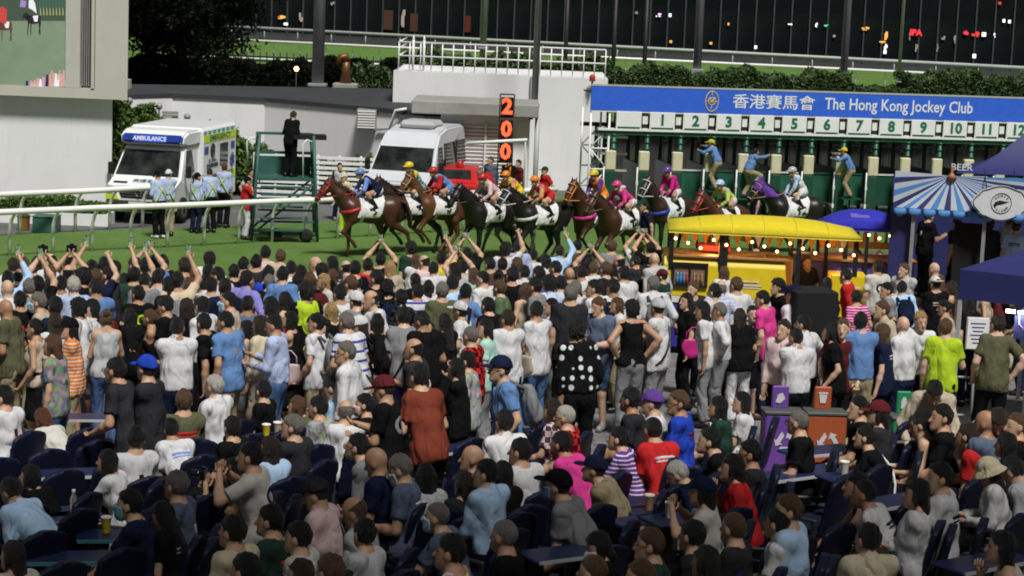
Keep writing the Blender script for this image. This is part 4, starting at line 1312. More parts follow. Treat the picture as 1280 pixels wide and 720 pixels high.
frame(x_out - 20, x_scr - .003, zs0 + .277, z_scr, Yf + .05, YS + 5)
frame(xs0 + .003, xs1 - .003, zs0 + .28, top_z, Yf + .3, YS + 4, 'recess', 'grey_shutter')
for i in range(6):
    w_ = (xs1 - xs0) / 7
    frame(xs0 + w_ * (i + .35), xs0 + w_ * (i + .75), zs0 + .34, top_z, Yf + .16, Yf + .29, 'shutter_slat', 'grey_shutter')
frame(xs1 - .10, xs1 - .02, zs0 + .28, top_z, Yf - .03, Yf + .25, 'frame_trim', 'beige_panel')
# the screen and its picture (a flat picture on a flat lit panel)
m, n, l, b = nodes_of('screen_turf', 0.5)
v = coords(n, l)
c = ramp(n, l, noise(n, l, v, 1.2, 4), [(0.3, (.115, .155, .105)), (0.7, (.145, .190, .128))])
l.new(c, b.inputs['Base Color']); l.new(c, b.inputs['Emission Color']); b.inputs['Emission Strength'].default_value = 0.75
b.inputs['Base Color'].default_value = (0, 0, 0, 1)
def scr(name, col, k=.8): plain(name, tuple(x * .5 for x in col), .5, emit=(col, k))
scr('scr_dark', (.02, .018, .018)); scr('scr_red', (.5, .05, .05)); scr('scr_white', (.7, .7, .72)); scr('scr_bush', (.05, .075, .05)); scr('scr_pink', (.55, .3, .28)); scr('scr_brown', (.10, .045, .03)); scr('scr_violet', (.3, .2, .5)); scr('scr_green', (.04, .13, .09)); scr('scr_stripe', (.32, .36, .16))
se = MB().box(((x_out - 20 + x_scr) / 2, Yf + .15, (z_scr + top_z) / 2), (x_scr - x_out + 20, .1, top_z - z_scr)).build('screen', 'screen_turf', e)
def pict(poly, mat, lift):
    ps = [at(x, y, Yf + .1) for x, y in poly]
    V = [(p.x, Yf + .097 - lift * .003, p.z) for p in ps]
    MB().add(V, [tuple(range(len(V)))]).build('screen_image', mat, se)
pict([(-640, 26), (82, 26), (82, -60), (-640, -60)], 'scr_bush', 0)
for i in range(9):
    x = 49 + i * 4
    pict([(x, 10), (x + 2, 10), (x + 1.4, -3), (x, -3)], 'scr_green', 1)
    pict([(x + 1, 19), (x + 2.6, 19), (x + 2, 10), (x + 1.2, 10)], 'scr_stripe', 1)
def mini_horse(x, y, k, body, cloth, legs=True):
    pict([(x - 2 * k, y), (x + 3 * k, y - 3 * k), (x + 11 * k, y - 2 * k), (x + 14 * k, y - 5 * k), (x + 17 * k, y - 1 * k), (x + 17 * k, y + 6 * k), (x + 9 * k, y + 8 * k), (x + 2 * k, y + 7 * k)], body, 2)
    pict([(x - 6 * k, y + 2 * k), (x - 5 * k, y - 4 * k), (x - 1 * k, y - 7 * k), (x + 4 * k, y - 2 * k), (x + 1 * k, y + 4 * k), (x - 3 * k, y)], body, 2)
    for dx, lx in ((1, 0), (4, 4), (14, 16), (16, 14)):
        pict([(x + dx * k, y + 5 * k), (x + (dx + 1.6) * k, y + 5 * k), (x + (lx + 1) * k, y + 21 * k), (x + lx * k, y + 21 * k)], body, 2)
    pict([(x + 7 * k, y - 2 * k), (x + 14 * k, y - 3 * k), (x + 13 * k, y + 5 * k), (x + 9 * k, y + 5 * k)], cloth, 3)
for hx0 in (-70, -130, -175): mini_horse(hx0, 24 + (hx0 % 7), 1.0, 'scr_dark' if hx0 % 20 else 'scr_brown', 'scr_white')
mini_horse(34, 22, 1.0, 'scr_dark', 'scr_white')
pict([(36, 10), (40, 12), (46, 17), (44, 4), (40, -3), (36, 1)], 'scr_white', 4); pict([(25, 9), (32, 9), (33, 1), (26, 0)], 'scr_violet', 4)
mini_horse(-2, 30, 1.0, 'scr_brown', 'scr_white')
pict([(0, 28), (8, 30), (9, 12), (3, 8), (-6, 14)], 'scr_red', 4)
r_ = random.Random(3)
for i in range(15):
    x = 34 + i * 3.2 + r_.uniform(-1, 1); h_ = 4 + i * .8 + r_.uniform(0, 5)
    pict([(x - 2, 108), (x + 2.2, 108), (x + 1.6, 108 - h_), (x - .6, 107 - h_)], r_.choice(['scr_pink', 'scr_white', 'scr_dark', 'scr_pink', 'scr_violet']), 2 + i * .1)
for x in (62, 72, 77): pict([(x, 100), (x + 1.5, 100), (x + 4, 88), (x + 2.6, 87)], 'scr_pink', 5)
tag(e, None, None)

# hedge and low kerb wall under it, green crate
a1 = at(-30, 262, 55.4); b1 = at(135, 262, 55.4)
mb = MB(); mb.box(((a1.x + b1.x) / 2, 55.9, .16), (b1.x - a1.x, .9, .32)); tag(mb.build('kerb_wall', 'white_paint'), 'low white planter wall along the foot of the screen building', 'wall')
e = thing('hedge', 'low clipped hedge at the foot of the screen building', 'hedge', (a1.x, 55.9, .3))
z1 = at(60, 245, 55.5).z
leaves('foliage', hedge_pts(0, b1.x - a1.x - .1, -.35, .35, 0, z1 - .42, 5200, 4, .06), .075, 'leaf_hedge', e)
mb = MB(); mb.box(((b1.x - a1.x) / 2, .05, .12), (b1.x - a1.x - .2, .5, z1 - .55)); mb.build('branches', 'planter_dark', e)
c = G(44, 291); c2 = G(64, 291)
e = thing('crate', 'dark green crate standing on the road behind the rails', 'crate', (c.x, c.y + .35, 0))
mb = MB(); mb.box((.22, 0, .2), (.62, .6, .40), bev=.02); mb.build('crate_body', 'tower_green', e)
mb = MB(); mb.box((.22, 0, .415), (.66, .64, .025), bev=.008); mb.build('lid', 'tower_green', e)
e = thing('bin', 'small ochre bin beside the green crate', 'bin', (c.x - .42, c.y + .5, 0)); plain('ochre', (.35, .16, .03), .6)
mb = MB(); mb.lathe([(.14, 0), (.15, .02), (.17, .34), (.18, .36), (.16, .36), (.13, .05)], n=14); mb.build('bin_body', 'ochre', e)
mb = MB(); mb.lathe([(.185, .35), (.19, .37), (.12, .41), (.02, .42)], n=14); mb.build('lid', 'planter_dark', e)

# ------------------------------------------------------------ low white building with a dark flat roof
e = thing('low_building', 'low white building with a dark flat roof behind the ambulance', 'building')
ZR = 2.75
f0, f1, f2, f3 = G(100, 120, ZR), G(215, 117, ZR), G(330, 122, ZR), G(528, 139.5, ZR)
b0_, b1_ = G(100, 104, ZR), G(505, 111, ZR)
fr = [f0, f1, f2, f3]
mb = MB(); mb.prism([(p.x, p.y) for p in fr] + [(f3.x + 3.5, f3.y + .4), (f3.x + 3.5, b1_.y - 6), (b1_.x, b1_.y), (b0_.x, b0_.y)], ZR - .14, ZR); mb.build('roof', 'roof_dark', e)
mb = MB(); mb.prism([(p.x + .03, p.y + .06) for p in fr] + [(f3.x + 3.4, f3.y + .7), (f3.x + 3.4, b1_.y - 6.4), (b1_.x - .2, b1_.y - .4), (b0_.x, b0_.y - .4)], 0, ZR - .143); mb.build('wall', 'white_wall', e)
mb = MB(); mb.prism([(-.06, 0), (.06, 0), (.06, 9), (-.06, 9)], 0, .03); 
s0, s1 = G(492, 116, ZR + .02), G(600, 128.5, ZR + .02)
MB().bar(s0, s1, .035, 5).build('roof_flashing', 'rail_grey', e)
# duct on the wall
d0 = at(455, 152, f3.y - .2)
mb = MB(); mb.box((d0.x, f3.y + 1.15, d0.z), (.62, .7, .62)); mb.build('wall_vent', 'grey_shutter', e)
vs = MB().box((0, 0, 0), (.56, .06, .05)).mesh('vent_slat', 'rail_white')
for i in range(7): inst('vent_slat', vs, e, Matrix.Translation((d0.x, f3.y + .78, d0.z - .25 + i * .085)))
mb = MB(); mb.tube([(d0.x + .35, f3.y + 1.0, d0.z - .32), (d0.x + .75, f3.y + .7, d0.z - .25), (d0.x + .95, f3.y + .4, d0.z + .35), (d0.x + 1.3, f3.y + .3, d0.z + .42)], .05, 6); mb.build('pipe', 'rail_white', e)
# canopy with louvred shutters below
e = thing('canopy', 'concrete canopy slab over white louvred shutters beside the white van', 'canopy')
ca, cb = at(514, 133, 64.0), at(674, 128, 64.0)
mb = MB(); mb.box(((ca.x + cb.x) / 2, 65.5, (ca.z + cb.z) / 2 - .15), (cb.x - ca.x, 3.0, .40), bev=.03); mb.build('slab', 'concrete', e)
zc = (ca.z + cb.z) / 2 - .36
mb = MB(); mb.box(((ca.x + cb.x) / 2 + .3, 64.75, zc / 2), (cb.x - ca.x - 1.2, .3, zc)); mb.build('wall', 'white_wall', e)
lm = MB().box((0, 0, 0), (.82, .06, .075), M=Matrix.Rotation(R(28), 3, 'X')).mesh('louvre', 'louvre')
for col_ in range(2):
    for i in range(20): inst('louvre', lm, e, Matrix.Translation((at(590 + col_ * 34, 170, 64.5).x, 64.55, .25 + i * .115)))
for i, px in enumerate((571, 607, 641)):
    mb = MB(); x = at(px, 170, 64.5).x; mb.box((x, 64.5, 1.3), (.07, .1, 2.5)); mb.build('shutter_frame', 'louvre', e)
for px in (676 - 4,):
    mb = MB(); x = at(px, 150, 64.3).x; mb.bar((x, 64.3, 0), (x, 64.3, zc), .08, 8); mb.build('post', 'rail_grey', e)
mb = MB(); mb.tube([(at(632, 150, 64.1).x, 64.1, zc), (at(632, 150, 64.1).x, 64.2, zc - .3)], .04, 6); mb.build('downpipe', 'rail_grey', e)
# white block with roof railing
YB = 70.0
e = thing('white_block', 'tall plain white wall block with railings on its top', 'wall block')
ba, bb = at(492, 89, YB), at(760, 98, YB)
zb_ = (ba.z + bb.z) / 2
mb = MB(); mb.box(((ba.x + bb.x) / 2, YB + 2.5, zb_ / 2), (bb.x - ba.x, 5, zb_)); mb.build('wall', 'white_wall', e)
mb = MB(); mb.box((at(664, 100, YB).x, YB - .05, zb_ / 2), (.05, .12, zb_ - .02)); mb.build('joint_strip', 'concrete', e)
rl = zb_ + .96
for k in (rl, zb_ + .5):
    mb = MB(); mb.bar((ba.x + .15, YB + .15, k), (bb.x - .1, YB + .15, k), .032, 6); mb.build('handrail', 'rail_white', e)
bm_ = MB().bar((0, 0, 0), (0, 0, .96), .024, 6).mesh('baluster', 'rail_white')
nb = 19
for i in range(nb + 1): inst('baluster', bm_, e, Matrix.Translation((ba.x + .15 + (bb.x - ba.x - .25) * i / nb, YB + .15, zb_)))
for dx in (.62, .98):
    mb = MB()
    for y in (0, .55): mb.tube([(ba.x + dx, YB + .10 + y, zb_), (ba.x + dx, YB + .10 + y, zb_ + 1.05)], .028, 6)
    mb.tube([(ba.x + dx, YB + .10, zb_ + 1.05), (ba.x + dx, YB + .2, zb_ + 1.16), (ba.x + dx, YB + .55, zb_ + 1.16), (ba.x + dx, YB + .65, zb_ + 1.05)], .028, 6)
    mb.build('ladder_hoop', 'rail_white', e)
for k in (rl, zb_ + .5, zb_ + .75):
    mb = MB(); mb.bar((ba.x + .15, YB + .17, k), (ba.x + .15, YB + 4.8, k), .028, 6); mb.build('handrail', 'rail_white', e)
p = at(740, 100, YB)
plain('lamp_red', (.4, .03, .03), .4)
e = thing('warning_lamp', 'small red warning lamp on the corner of the white block', 'lamp', (p.x, YB - .3, zb_ - .3))
MB().bar((0, 0, 0), (0, 0, .24), .04, 6).build('stem', 'rail_grey', e); MB().box((0, .1, .05), (.05, .4, .04)).build('bracket', 'rail_grey', e)
MB().lathe([(.09, .22), (.10, .24), (.10, .38), (.06, .44), (.01, .45)], n=10).build('lens', 'lamp_red', e)

# ------------------------------------------------------------ planting
def hedge(label, x0, x1, y0, y1, z0, z1, n_, size, mat, seed, wob=.14, name='hedge', core='planter_dark'):
    e = thing(name, label, 'hedge', (x0, y0, z0))
    leaves('foliage', hedge_pts(0, x1 - x0, 0, y1 - y0, 0, z1 - z0, n_, seed, wob), size, mat, e, seed)
    MB().box(((x1 - x0) / 2, (y1 - y0) / 2 + .15, (z1 - z0) * .42), (x1 - x0 - .2, (y1 - y0) * .8, (z1 - z0) * .82)).build('branches', core, e)
xa, xb = at(770, 100, 73).x, 24
hx_ = [xa, at(1062, 100, 73).x, at(1132, 100, 73).x, xb]
hedge('leafy hedge above the gate banner beside the white block', hx_[0], hx_[1], 72.5, 75.5, 2.0, at(915, 93, 72.5).z, 42000, .075, 'leaf_bank', 11, .13)
hedge('low leafy stretch of hedge where the far turf shows', hx_[1], hx_[2], 72.5, 75.5, 2.0, at(1097, 111, 72.5).z, 9000, .075, 'leaf_bank', 15, .08)
hedge('leafy hedge above the gate banner behind the thin dark pole', hx_[2], hx_[3], 72.5, 75.5, 2.0, at(1210, 97, 72.5).z, 48000, .075, 'leaf_bank', 16, .13)
mb = MB(); mb.box(((xa + xb) / 2, 74.2, 1.0), (xb - xa, 2.6, 1.98)); tag(mb.build('retaining_wall', 'planter_dark'), 'dark retaining wall below the hedge behind the starting gate', 'wall')
xa, xb = at(500, 90, 76).x, at(766, 90, 76).x
hedge('leafy hedge behind the white roof railing', xa, xb, 75.8, 78.0, 1.0, at(600, 72, 76).z, 16000, .12, 'leaf_bank', 12)
xa, xb = at(440, 100, 84).x, at(506, 100, 84).x
hedge('leafy shrubs beside the bronze statue', xa, xb, 84, 86, .8, at(475, 93, 84).z, 5000, .12, 'leaf_bank', 13, .2)
xa, xb = at(100, 100, 90).x, at(420, 100, 90).x
hedge('dark clipped hedge beyond the dark flat roof', xa, xb, 90, 93, .5, at(320, 80, 90).z, 22000, .11, 'leaf_unlit', 14, .12)
# spiky dark railing over it
e = thing('iron_fence', 'dark iron fence standing along the dark hedge', 'fence', (at(225, 80, 94).x, 94, 0))
im = MB().bar((0, 0, 0), (0, 0, at(330, 65, 94).z), .03, 5).mesh('fence_bar', 'dark_metal')
Lf = at(500, 80, 94).x - at(225, 80, 94).x
for i in range(34): inst('fence_bar', im, e, Matrix.Translation((Lf * i / 33, 0, 0)))
for z in (at(330, 76, 94).z, at(330, 71, 94).z): MB().bar((0, 0, z), (Lf, 0, z), .035, 5).build('fence_rail', 'dark_metal', e)
for px, py, r_, Y, lb_ in ((413, 88, .75, 88.5, 'rounded dark shrub between the thick lighting pole and the bronze statue'), (447, 92, .8, 88.8, 'wide rounded dark shrub behind the leafy shrubs and bronze statue'), (490, 86, .55, 88, 'smallest rounded dark shrub near the white roof railing')):
    c = at(px, py, Y)
    e = thing('shrub', lb_, 'shrub', (c.x, c.y, 0), group='rounded dark shrubs')
    u = RNG.normal(size=(2600, 3)); u /= np.linalg.norm(u, axis=1)[:, None]
    leaves('foliage', u * (r_ * RNG.uniform(.8, 1.02, (2600, 1))) * np.array([1, 1, .8]) + np.array([0, 0, c.z]), .10, 'leaf_unlit', e, 5)
    MB().bar((0, 0, 0), (0, 0, c.z), .12, 6).build('stem', 'planter_dark', e); MB().ball((0, 0, c.z), (r_ * .78, r_ * .78, r_ * .6)).build('branches', 'planter_dark', e)
# bank of shrubs behind the ambulance
def bank(label, pts, n_, Y, seed, mat='leaf_hedge'):
    """shrubs whose outline follows pts (direction, ground to top)"""
    r_ = np.random.default_rng(seed)
    base = at(pts[0][0], 200, Y); e = thing('shrub_bank', label, 'shrubs', (base.x, Y, 0))
    X = [at(p[0], p[1], Y).x - base.x for p in pts]; Z = [at(p[0], p[1], Y).z for p in pts]
    x = r_.uniform(X[0], X[-1], n_); top = np.interp(x, X, Z) + .10 * np.sin(x * 7) + .07 * np.sin(x * 17)
    z = top * r_.uniform(.15, 1.0, n_) ** .7; y = (1 - z / top) * -.6 + r_.normal(.25, .22, n_)
    leaves('foliage', np.stack([x, y, z], 1), .085, mat, e, seed)
    core = [(X[0] + .05, 0)] + [(X[-1] - .05, 0)] + [(X[i], Z[i] - .25) for i in range(len(X) - 1, -1, -1)]
    MB().prism(core, -.5, -.25, Matrix.Rotation(math.pi / 2, 4, 'X')).build('branches', 'planter_dark', e)
bank('bright green shrubs growing behind the ambulance', [(138, 122), (150, 128), (165, 131), (188, 136), (205, 150), (225, 155), (262, 158), (285, 165), (310, 178), (330, 190)], 15000, 64.6, 21)
bank('small green shrubs behind the green judges stand', [(322, 182), (345, 196), (365, 204), (395, 205), (418, 205), (440, 208), (452, 195), (462, 192), (470, 200)], 6500, 63.6, 22)
# stacked ledges and round lamps on the bank
for px, py in ((162, 126), (199, 133), (234, 146), (289, 160)):
    c = at(px, py, 65.6)
    e = thing('globe_lamp', 'small grey globe lamp on a stem above the green shrubs', 'lamp', (c.x, 65.6, 0), group='globe lamps among the shrubs')
    MB().bar((0, 0, 0), (0, 0, c.z - .1), .025, 6).build('stem', 'dark_metal', e); MB().ball((0, 0, c.z), .11).build('globe', 'pole_grey', e)
c = at(212, 148, 65.2)
e = thing('plaque_stack', 'grey weathered panel standing among the shrubs behind the ambulance', 'panel', (c.x, 65.3, 0))
for i in range(5): MB().box((0, 0, c.z - .22 + i * .10), (.5, .10, .085), bev=.01).build('board', 'concrete', e)
for sx in (-.2, .2): MB().bar((sx, .08, 0), (sx, .08, c.z), .03, 5).build('post', 'dark_metal', e)
e = thing('slatted_fence', 'white slatted fence behind the green judges stand', 'fence', (at(318, 205, 63).x, 63, 0))
Lf = at(478, 205, 63).x - at(318, 205, 63).x
for i in range(7): MB().box((Lf * i / 6, 0, .75), (.07, .07, 1.5)).build('post', 'rail_white', e)
for i in range(9): MB().box((Lf / 2, -.05, .18 + i * .155), (Lf, .03, .09)).build('slat', 'rail_white', e)
# trees, dark against the course
def tree(label, px, Y, h, crown, seed, lean=.0):
    r_ = np.random.default_rng(seed)
    b_ = at(px, 100, Y)
    e = thing('tree', label, 'tree', (b_.x, Y, 0), group='dark trees behind the video screen')
    mb = MB(); mb.tube([(0, 0, 0), (lean * .25, 0, h * .3), (lean * .7, .1, h * .6), (lean, 0, h * .9)], [.34, .26, .2, .1], 8)
    for i in range(7):
        a = r_.uniform(0, 6.28); z = h * r_.uniform(.35, .75)
        mb.tube([(lean * z / h, 0, z), (lean * z / h + math.cos(a) * crown * .4, math.sin(a) * crown * .4, z + 1.0), (lean * z / h + math.cos(a) * crown * .8, math.sin(a) * crown * .7, z + 1.5)], [.13, .08, .03], 6)
    mb.build('trunk', 'planter_dark', e)
    C = r_.normal(size=(46, 3)) * np.array([crown * .48, crown * .4, h * .16]) + np.array([lean, 0, h * .72])
    k = r_.integers(0, 46, 26000)
    pts = C[k] + r_.normal(size=(26000, 3)) * np.array([.55, .55, .42])
    leaves('crown', pts, .13, 'leaf_unlit', e, seed)
tree('dark leafy tree with a thick crown beside the video screen', 190, 92, 9.0, 3.8, 31, -.3)
tree('dark leaning tree in front of the far rails', 215, 96, 8.2, 2.8, 32, 1.1)
tree('dark bushy tree hidden half behind the video screen', 150, 88, 9.0, 3.0, 33)
# bronze statue, garden lamp
c = at(432, 104, 82)
e = thing('statue', 'slender bronze statue with a horse-like head beyond the dark roof', 'statue', (c.x, 82, 0))
MB().box((0, 0, c.z / 2), (.95, .95, c.z), bev=.03).build('plinth', 'concrete', e)
h_ = at(432, 68, 82).z - c.z
MB().tube([(0, 0, c.z - .02), (0, 0, c.z + h_ * .5), (0, .02, c.z + h_ * .82)], [.24, .17, .15], 10).build('shaft', 'bronze', e)
mb = MB(); mb.tube([(.02, 0, c.z + h_ * .78), (-.05, -.02, c.z + h_ * .93), (-.22, -.04, c.z + h_ * .9), (-.34, -.05, c.z + h_ * .66)], [.17, .17, .14, .09], 8)
for sx in (-.06, .06): mb.bar((0, sx, c.z + h_ * .95), (.02, sx, c.z + h_ * 1.1), .04, 5, .01)
mb.build('head', 'bronze', e)
c = at(370.5, 86, 88.5)
e = thing('garden_lamp', 'small lit garden lamp glowing at the dark hedge', 'lamp', (c.x, 88.5, 0))
MB().bar((0, 0, 0), (0, 0, c.z - .08), .03, 6).build('stem', 'dark_metal', e); MB().ball((0, 0, c.z), .10).build('bulb', 'bulb_warm', e)
MB().box((0, .02, c.z + .13), (.22, .22, .03)).build('cap', 'dark_metal', e)
# ------------------------------------------------------------ starting gate
GP0, GP1 = at(735, 200, 62.0), at(1290, 200, 64.5)
gdir = Vector((GP1.x - GP0.x, GP1.y - GP0.y, 0)).normalized()
gn = Vector((gdir.y, -gdir.x, 0))                       # towards the stand
gate = thing('starting_gate', 'long green and white starting gate with a blue name banner over numbered stalls', 'starting gate', (GP0.x, GP0.y, 0), math.atan2(gdir.y, gdir.x))
def gp(px, py, back=0.0):
    r_ = ray(px, py); o = Vector((0, 0, CAM_H)); a = Vector((GP0.x, GP0.y, 0)) - gn * back
    p = o + r_ * (((a - o) @ gn) / (r_ @ gn))
    return (p - Vector((GP0.x, GP0.y, 0))) @ gdir, p.z
def gbox(name, u0, u1, z0, z1, y0, y1, mat, parent=None, bev=0.0):
    mb = MB(); mb.box(((u0 + u1) / 2, (y0 + y1) / 2, (z0 + z1) / 2), (u1 - u0, y1 - y0, z1 - z0), bev=bev)
    return mb.build(name, mat, parent or gate)
UEND = gp(1330, 180)[0]
zt = (gp(735, 108)[1] + gp(1280, 122.5)[1]) / 2; zb0 = (gp(735, 138)[1] + gp(1280, 152)[1]) / 2
banner = gbox('banner', 0, UEND, zb0, zt, -.06, .02, 'banner_blue')
gbox('banner_frame', .0, UEND, zt + .002, zt + .05, -.07, .05, 'rail_grey'); gbox('banner_frame', 0, UEND, zb0 - .045, zb0 - .002, -.05, .05, 'rail_white')
zm = (zt + zb0) / 2
def on_banner(me, name, px, dz=0.0):
    return inst(name, me, banner, face_M((gp(px, 130)[0], -.066, zm + dz), (1, 0, 0), (0, 0, 1)))
u0, u1 = gp(1031, 130)[0], gp(1216, 130)[0]
me = text_mesh('The Hong Kong Jockey Club', .5, 'lettering_white', .003, .006)
w_ = max(v.co.x for v in me.vertices) - min(v.co.x for v in me.vertices)
me.transform(Matrix.Diagonal(((u1 - u0) / w_, 1.0, 1, 1)))
on_banner(me, 'lettering', (1031 + 1216) / 2, .02)
u0, u1 = gp(915, 130)[0], gp(1018, 130)[0]
me = text_mesh('香港賽馬會', .46, 'lettering_white', .003, .004)
w_ = max(v.co.x for v in me.vertices) - min(v.co.x for v in me.vertices)
me.transform(Matrix.Diagonal(((u1 - u0) / w_, 1.0, 1, 1)))
on_banner(me, 'lettering', (915 + 1018) / 2)
mb = MB()
ring = [(.20 * math.cos(a) * 1.0, .30 * math.sin(a), 0) for a in [i * math.pi / 12 for i in range(25)]]
mb.tube(ring, .018, 5, False); mb.tube([(x * .55, y * .36, 0) for x, y, z in ring], .016, 5, False)
mb.bar((-.19, 0, 0), (.19, 0, 0), .013, 5); mb.bar((-.1, -.12, 0), (.1, .12, 0), .016, 5); mb.bar((-.1, .12, 0), (.1, -.12, 0), .016, 5); mb.bar((0, .11, 0), (0, .29, 0), .012, 5); mb.bar((0, -.11, 0), (-.03, -.29, 0), .012, 5)
on_banner(mb.mesh('emblem', 'emblem_gold'), 'emblem', 889)
# number boards
zn1 = (gp(827, 141)[1] + gp(1190, 149)[1]) / 2; zn0 = (gp(827, 162.5)[1] + gp(1190, 173)[1]) / 2
ub = [gp(x, 152)[0] for x in (789, 827, 866, 905, 946, 986, 1025, 1067, 1107, 1148, 1190, 1232, 1272, 1313)]
pitch = (ub[12] - ub[1]) / 11
ub = [ub[1] + pitch * (i - 1) for i in range(14)]
for i, u in enumerate(ub):
    bd = gbox('number_board', u - .385, u + .385, zn0 + .03, zn1 - .02, -.10, -.05, 'white_paint', bev=.008)
    gbox('board_sill', u - .34, u + .34, zn0 + .035, zn0 + .085, -.115, -.1005, 'green_paint', bd)
    if 0 < i < 13: inst('numeral', text_mesh(str(i), .44, 'lettering_green', .003, .018), bd, face_M((u, -.105, (zn0 + zn1) / 2 + .02), (1, 0, 0), (0, 0, 1)))
    pc = gbox('pillar_cap', u + pitch / 2 - .075, u + pitch / 2 + .075, zn0 + .03, zn1 + .0, -.04, .10, 'white_paint')
    gbox('black_band', u + pitch / 2 - .078, u + pitch / 2 + .078, zn1 - .14, zn1 - .02, -.044, .104, 'dark_metal', pc); gbox('black_band', u + pitch / 2 - .078, u + pitch / 2 + .078, zn0 + .05, zn0 + .17, -.044, .104, 'dark_metal', pc)
gbox('beam', .25, UEND, zn0 - .04, zn0 + .025, -.12, .10, 'white_paint'); gbox('beam', .25, UEND, zn0 - .16, zn0 - .045, -.06, .06, 'green_paint')
gbox('beam', .25, UEND, zn0 - .10, zn0 + .02, 2.4, 2.5, 'gate_dark_green'); gbox('roof_grille', .3, UEND, zt - .3, zt - .26, .1, 2.5, 'dark_metal')
zp1 = gp(801, 188.5)[1]; zp0 = gp(801, 213)[1]
for i in range(14):
    u = ub[0] + pitch * (i - .5) + .012
    for y, mt in ((.0, 'green_paint'), (1.25, 'gate_dark_green'), (2.45, 'gate_dark_green')):
        mb = MB(); mb.bar((u + .09, y, 0), (u + .09, y, zn0 - .03), .065, 8)
        if y == 0:
            for z in (2.1, 2.3, 2.5): mb.bar((u + .09, 0, z), (u + .09, 0, z + .05), .085, 8)
        mb.build('post', mt, gate)
    pd = gbox('stall_pillar', u - .17, u + .15, .30, zp0 - .004, -.16, .0, 'gate_dark_green', bev=.03)
    gbox('pad', u - .17, u + .15, zp0, zp1, -.17, .0, 'pad_cream', pd, bev=.03)
    gbox('pillar_foot', u - .12, u + .10, 0, .30, -.12, .0, 'green_paint', pd)
    mb = MB(); mb.bar((u - .20, -.12, .3), (u - .20, -.12, zp0 + .1), .022, 6); 
    for z in (.55, 1.1): mb.box((u - .20, -.12, z), (.06, .06, .12))
    mb.build('hinge_rod', 'rail_white', gate)
    sw = gbox('stall_partition', u - .05, u + .05, .55, zp0 + .15, .02, 2.45, 'gate_dark_green')
    if 0 < i < 14 and i not in (1,):
        dr_ = gbox('rear_door', u + .12, u + pitch - .10, .5, zp0 - .05, .55, .60, 'green_paint' if i % 4 else 'gate_dark_green')
        gbox('door_rail', u + .12, u + pitch - .10, zp0 - .03, zp0 + .01, .52, .62, 'rail_white' if i in (2, 5, 8, 9, 10, 11) else 'green_paint', dr_)
        gbox('mesh_frame', u + .14, u + pitch - .10, zp1 + .12, zp1 + .15, 2.40, 2.46, 'rail_grey', dr_)
        mb = MB()
        for k in range(4): mb.bar((u + .2 + k * .2, 2.44, .4), (u + .2 + k * .2, 2.44, zp1 + .13), .012, 5)
        mb.bar((u + .12, 2.2, 2.4), (u + .6, 1.4, 2.05), .02, 5); mb.bar((u + .75, 2.2, 2.05), (u + .45, 1.3, 2.4), .02, 5)
        mb.build('brace', 'rail_grey', dr_)
# white end tower
mb = MB()
for u, y in ((.03, 0), (.60, 0), (.03, 1.2), (.60, 1.2)): mb.bar((u, y, 0), (u, y, zb0), .032, 6)
z = .25; s_ = 1
while z + .62 < zb0:
    for y in (0, 1.2):
        mb.bar((.03, y, z), (.60, y, z), .025, 5); mb.bar((.03 if s_ > 0 else .60, y, z + .62), (.60 if s_ > 0 else .03, y, z), .022, 5)
    z += .62; s_ = -s_
mb.build('end_tower', 'rail_white', gate)
mb = MB()
for k in range(5): mb.box((.95, 1.4, .4 + k * .5), (.8, 1.5, .06))
mb.build('end_steps', 'rail_white', gate)

# ------------------------------------------------------------ vehicles
worn('ambulance_white', (.78, .79, .80), .03, 2, .3, spec=.5); worn('van_silver', (.60, .62, .66), .03, 2, .28, spec=.5); worn('car_red', (.52, .02, .022), .06, 3, .3, spec=.5)
m, n, l, b = nodes_of('vehicle_glass', .08, 0, .6)
l.new(ramp(n, l, noise(n, l, coords(n, l), 2.2, 4), [(.35, (.006, .008, .008)), (.75, (.045, .055, .05))]), b.inputs['Base Color'])
plain('tyre', (.012, .012, .012), .85); plain('rim_metal', (.3, .3, .31), .35, .7); plain('trim_black', (.014, .014, .015), .5)
plain('hi_yellow', (.62, .78, .02), .5); plain('teal_paint', (.02, .38, .33), .5); plain('blue_paint', (.015, .045, .30), .4); plain('blue_lit', (.02, .06, .4), .3, emit=((.08, .16, .8), .35)); plain('plate_white', (.65, .65, .62), .5); plain('lamp_clear', (.5, .5, .5), .15); plain('lamp_tail', (.45, .02, .02), .3); plain('dash', (.09, .085, .08), .8)
def loft(sections):
    """closed surface through equal-length outlines"""
    k = len(sections[0]); V = [p for s_ in sections for p in s_]; F = []
    for i in range(len(sections) - 1):
        for j in range(k): F.append((i * k + j, i * k + (j + 1) % k, (i + 1) * k + (j + 1) % k, (i + 1) * k + j))
    F.append(tuple(range(k - 1, -1, -1))); F.append(tuple((len(sections) - 1) * k + j for j in range(k)))
    return V, F
def body_from_profile(prof, widths, bev=.07):
    """profile (y,z) with a half width at each point -> bevelled shell"""
    bm = bmesh.new()
    Lf = [bm.verts.new((-w_, y, z)) for (y, z), w_ in zip(prof, widths)]
    Rt = [bm.verts.new((w_, y, z)) for (y, z), w_ in zip(prof, widths)]
    n_ = len(prof)
    for i in range(n_): bm.faces.new((Lf[i], Lf[(i + 1) % n_], Rt[(i + 1) % n_], Rt[i]))
    bm.faces.new(Lf[::-1]); bm.faces.new(Rt)
    bmesh.ops.recalc_face_normals(bm, faces=bm.faces)
    bmesh.ops.bevel(bm, geom=[e_ for e_ in bm.edges], offset=bev, segments=2, affect='EDGES', clamp_overlap=True)
    bm.verts.index_update()
    V = [v.co.copy() for v in bm.verts]; F = [[v.index for v in f.verts] for f in bm.faces]; bm.free()
    return V, F
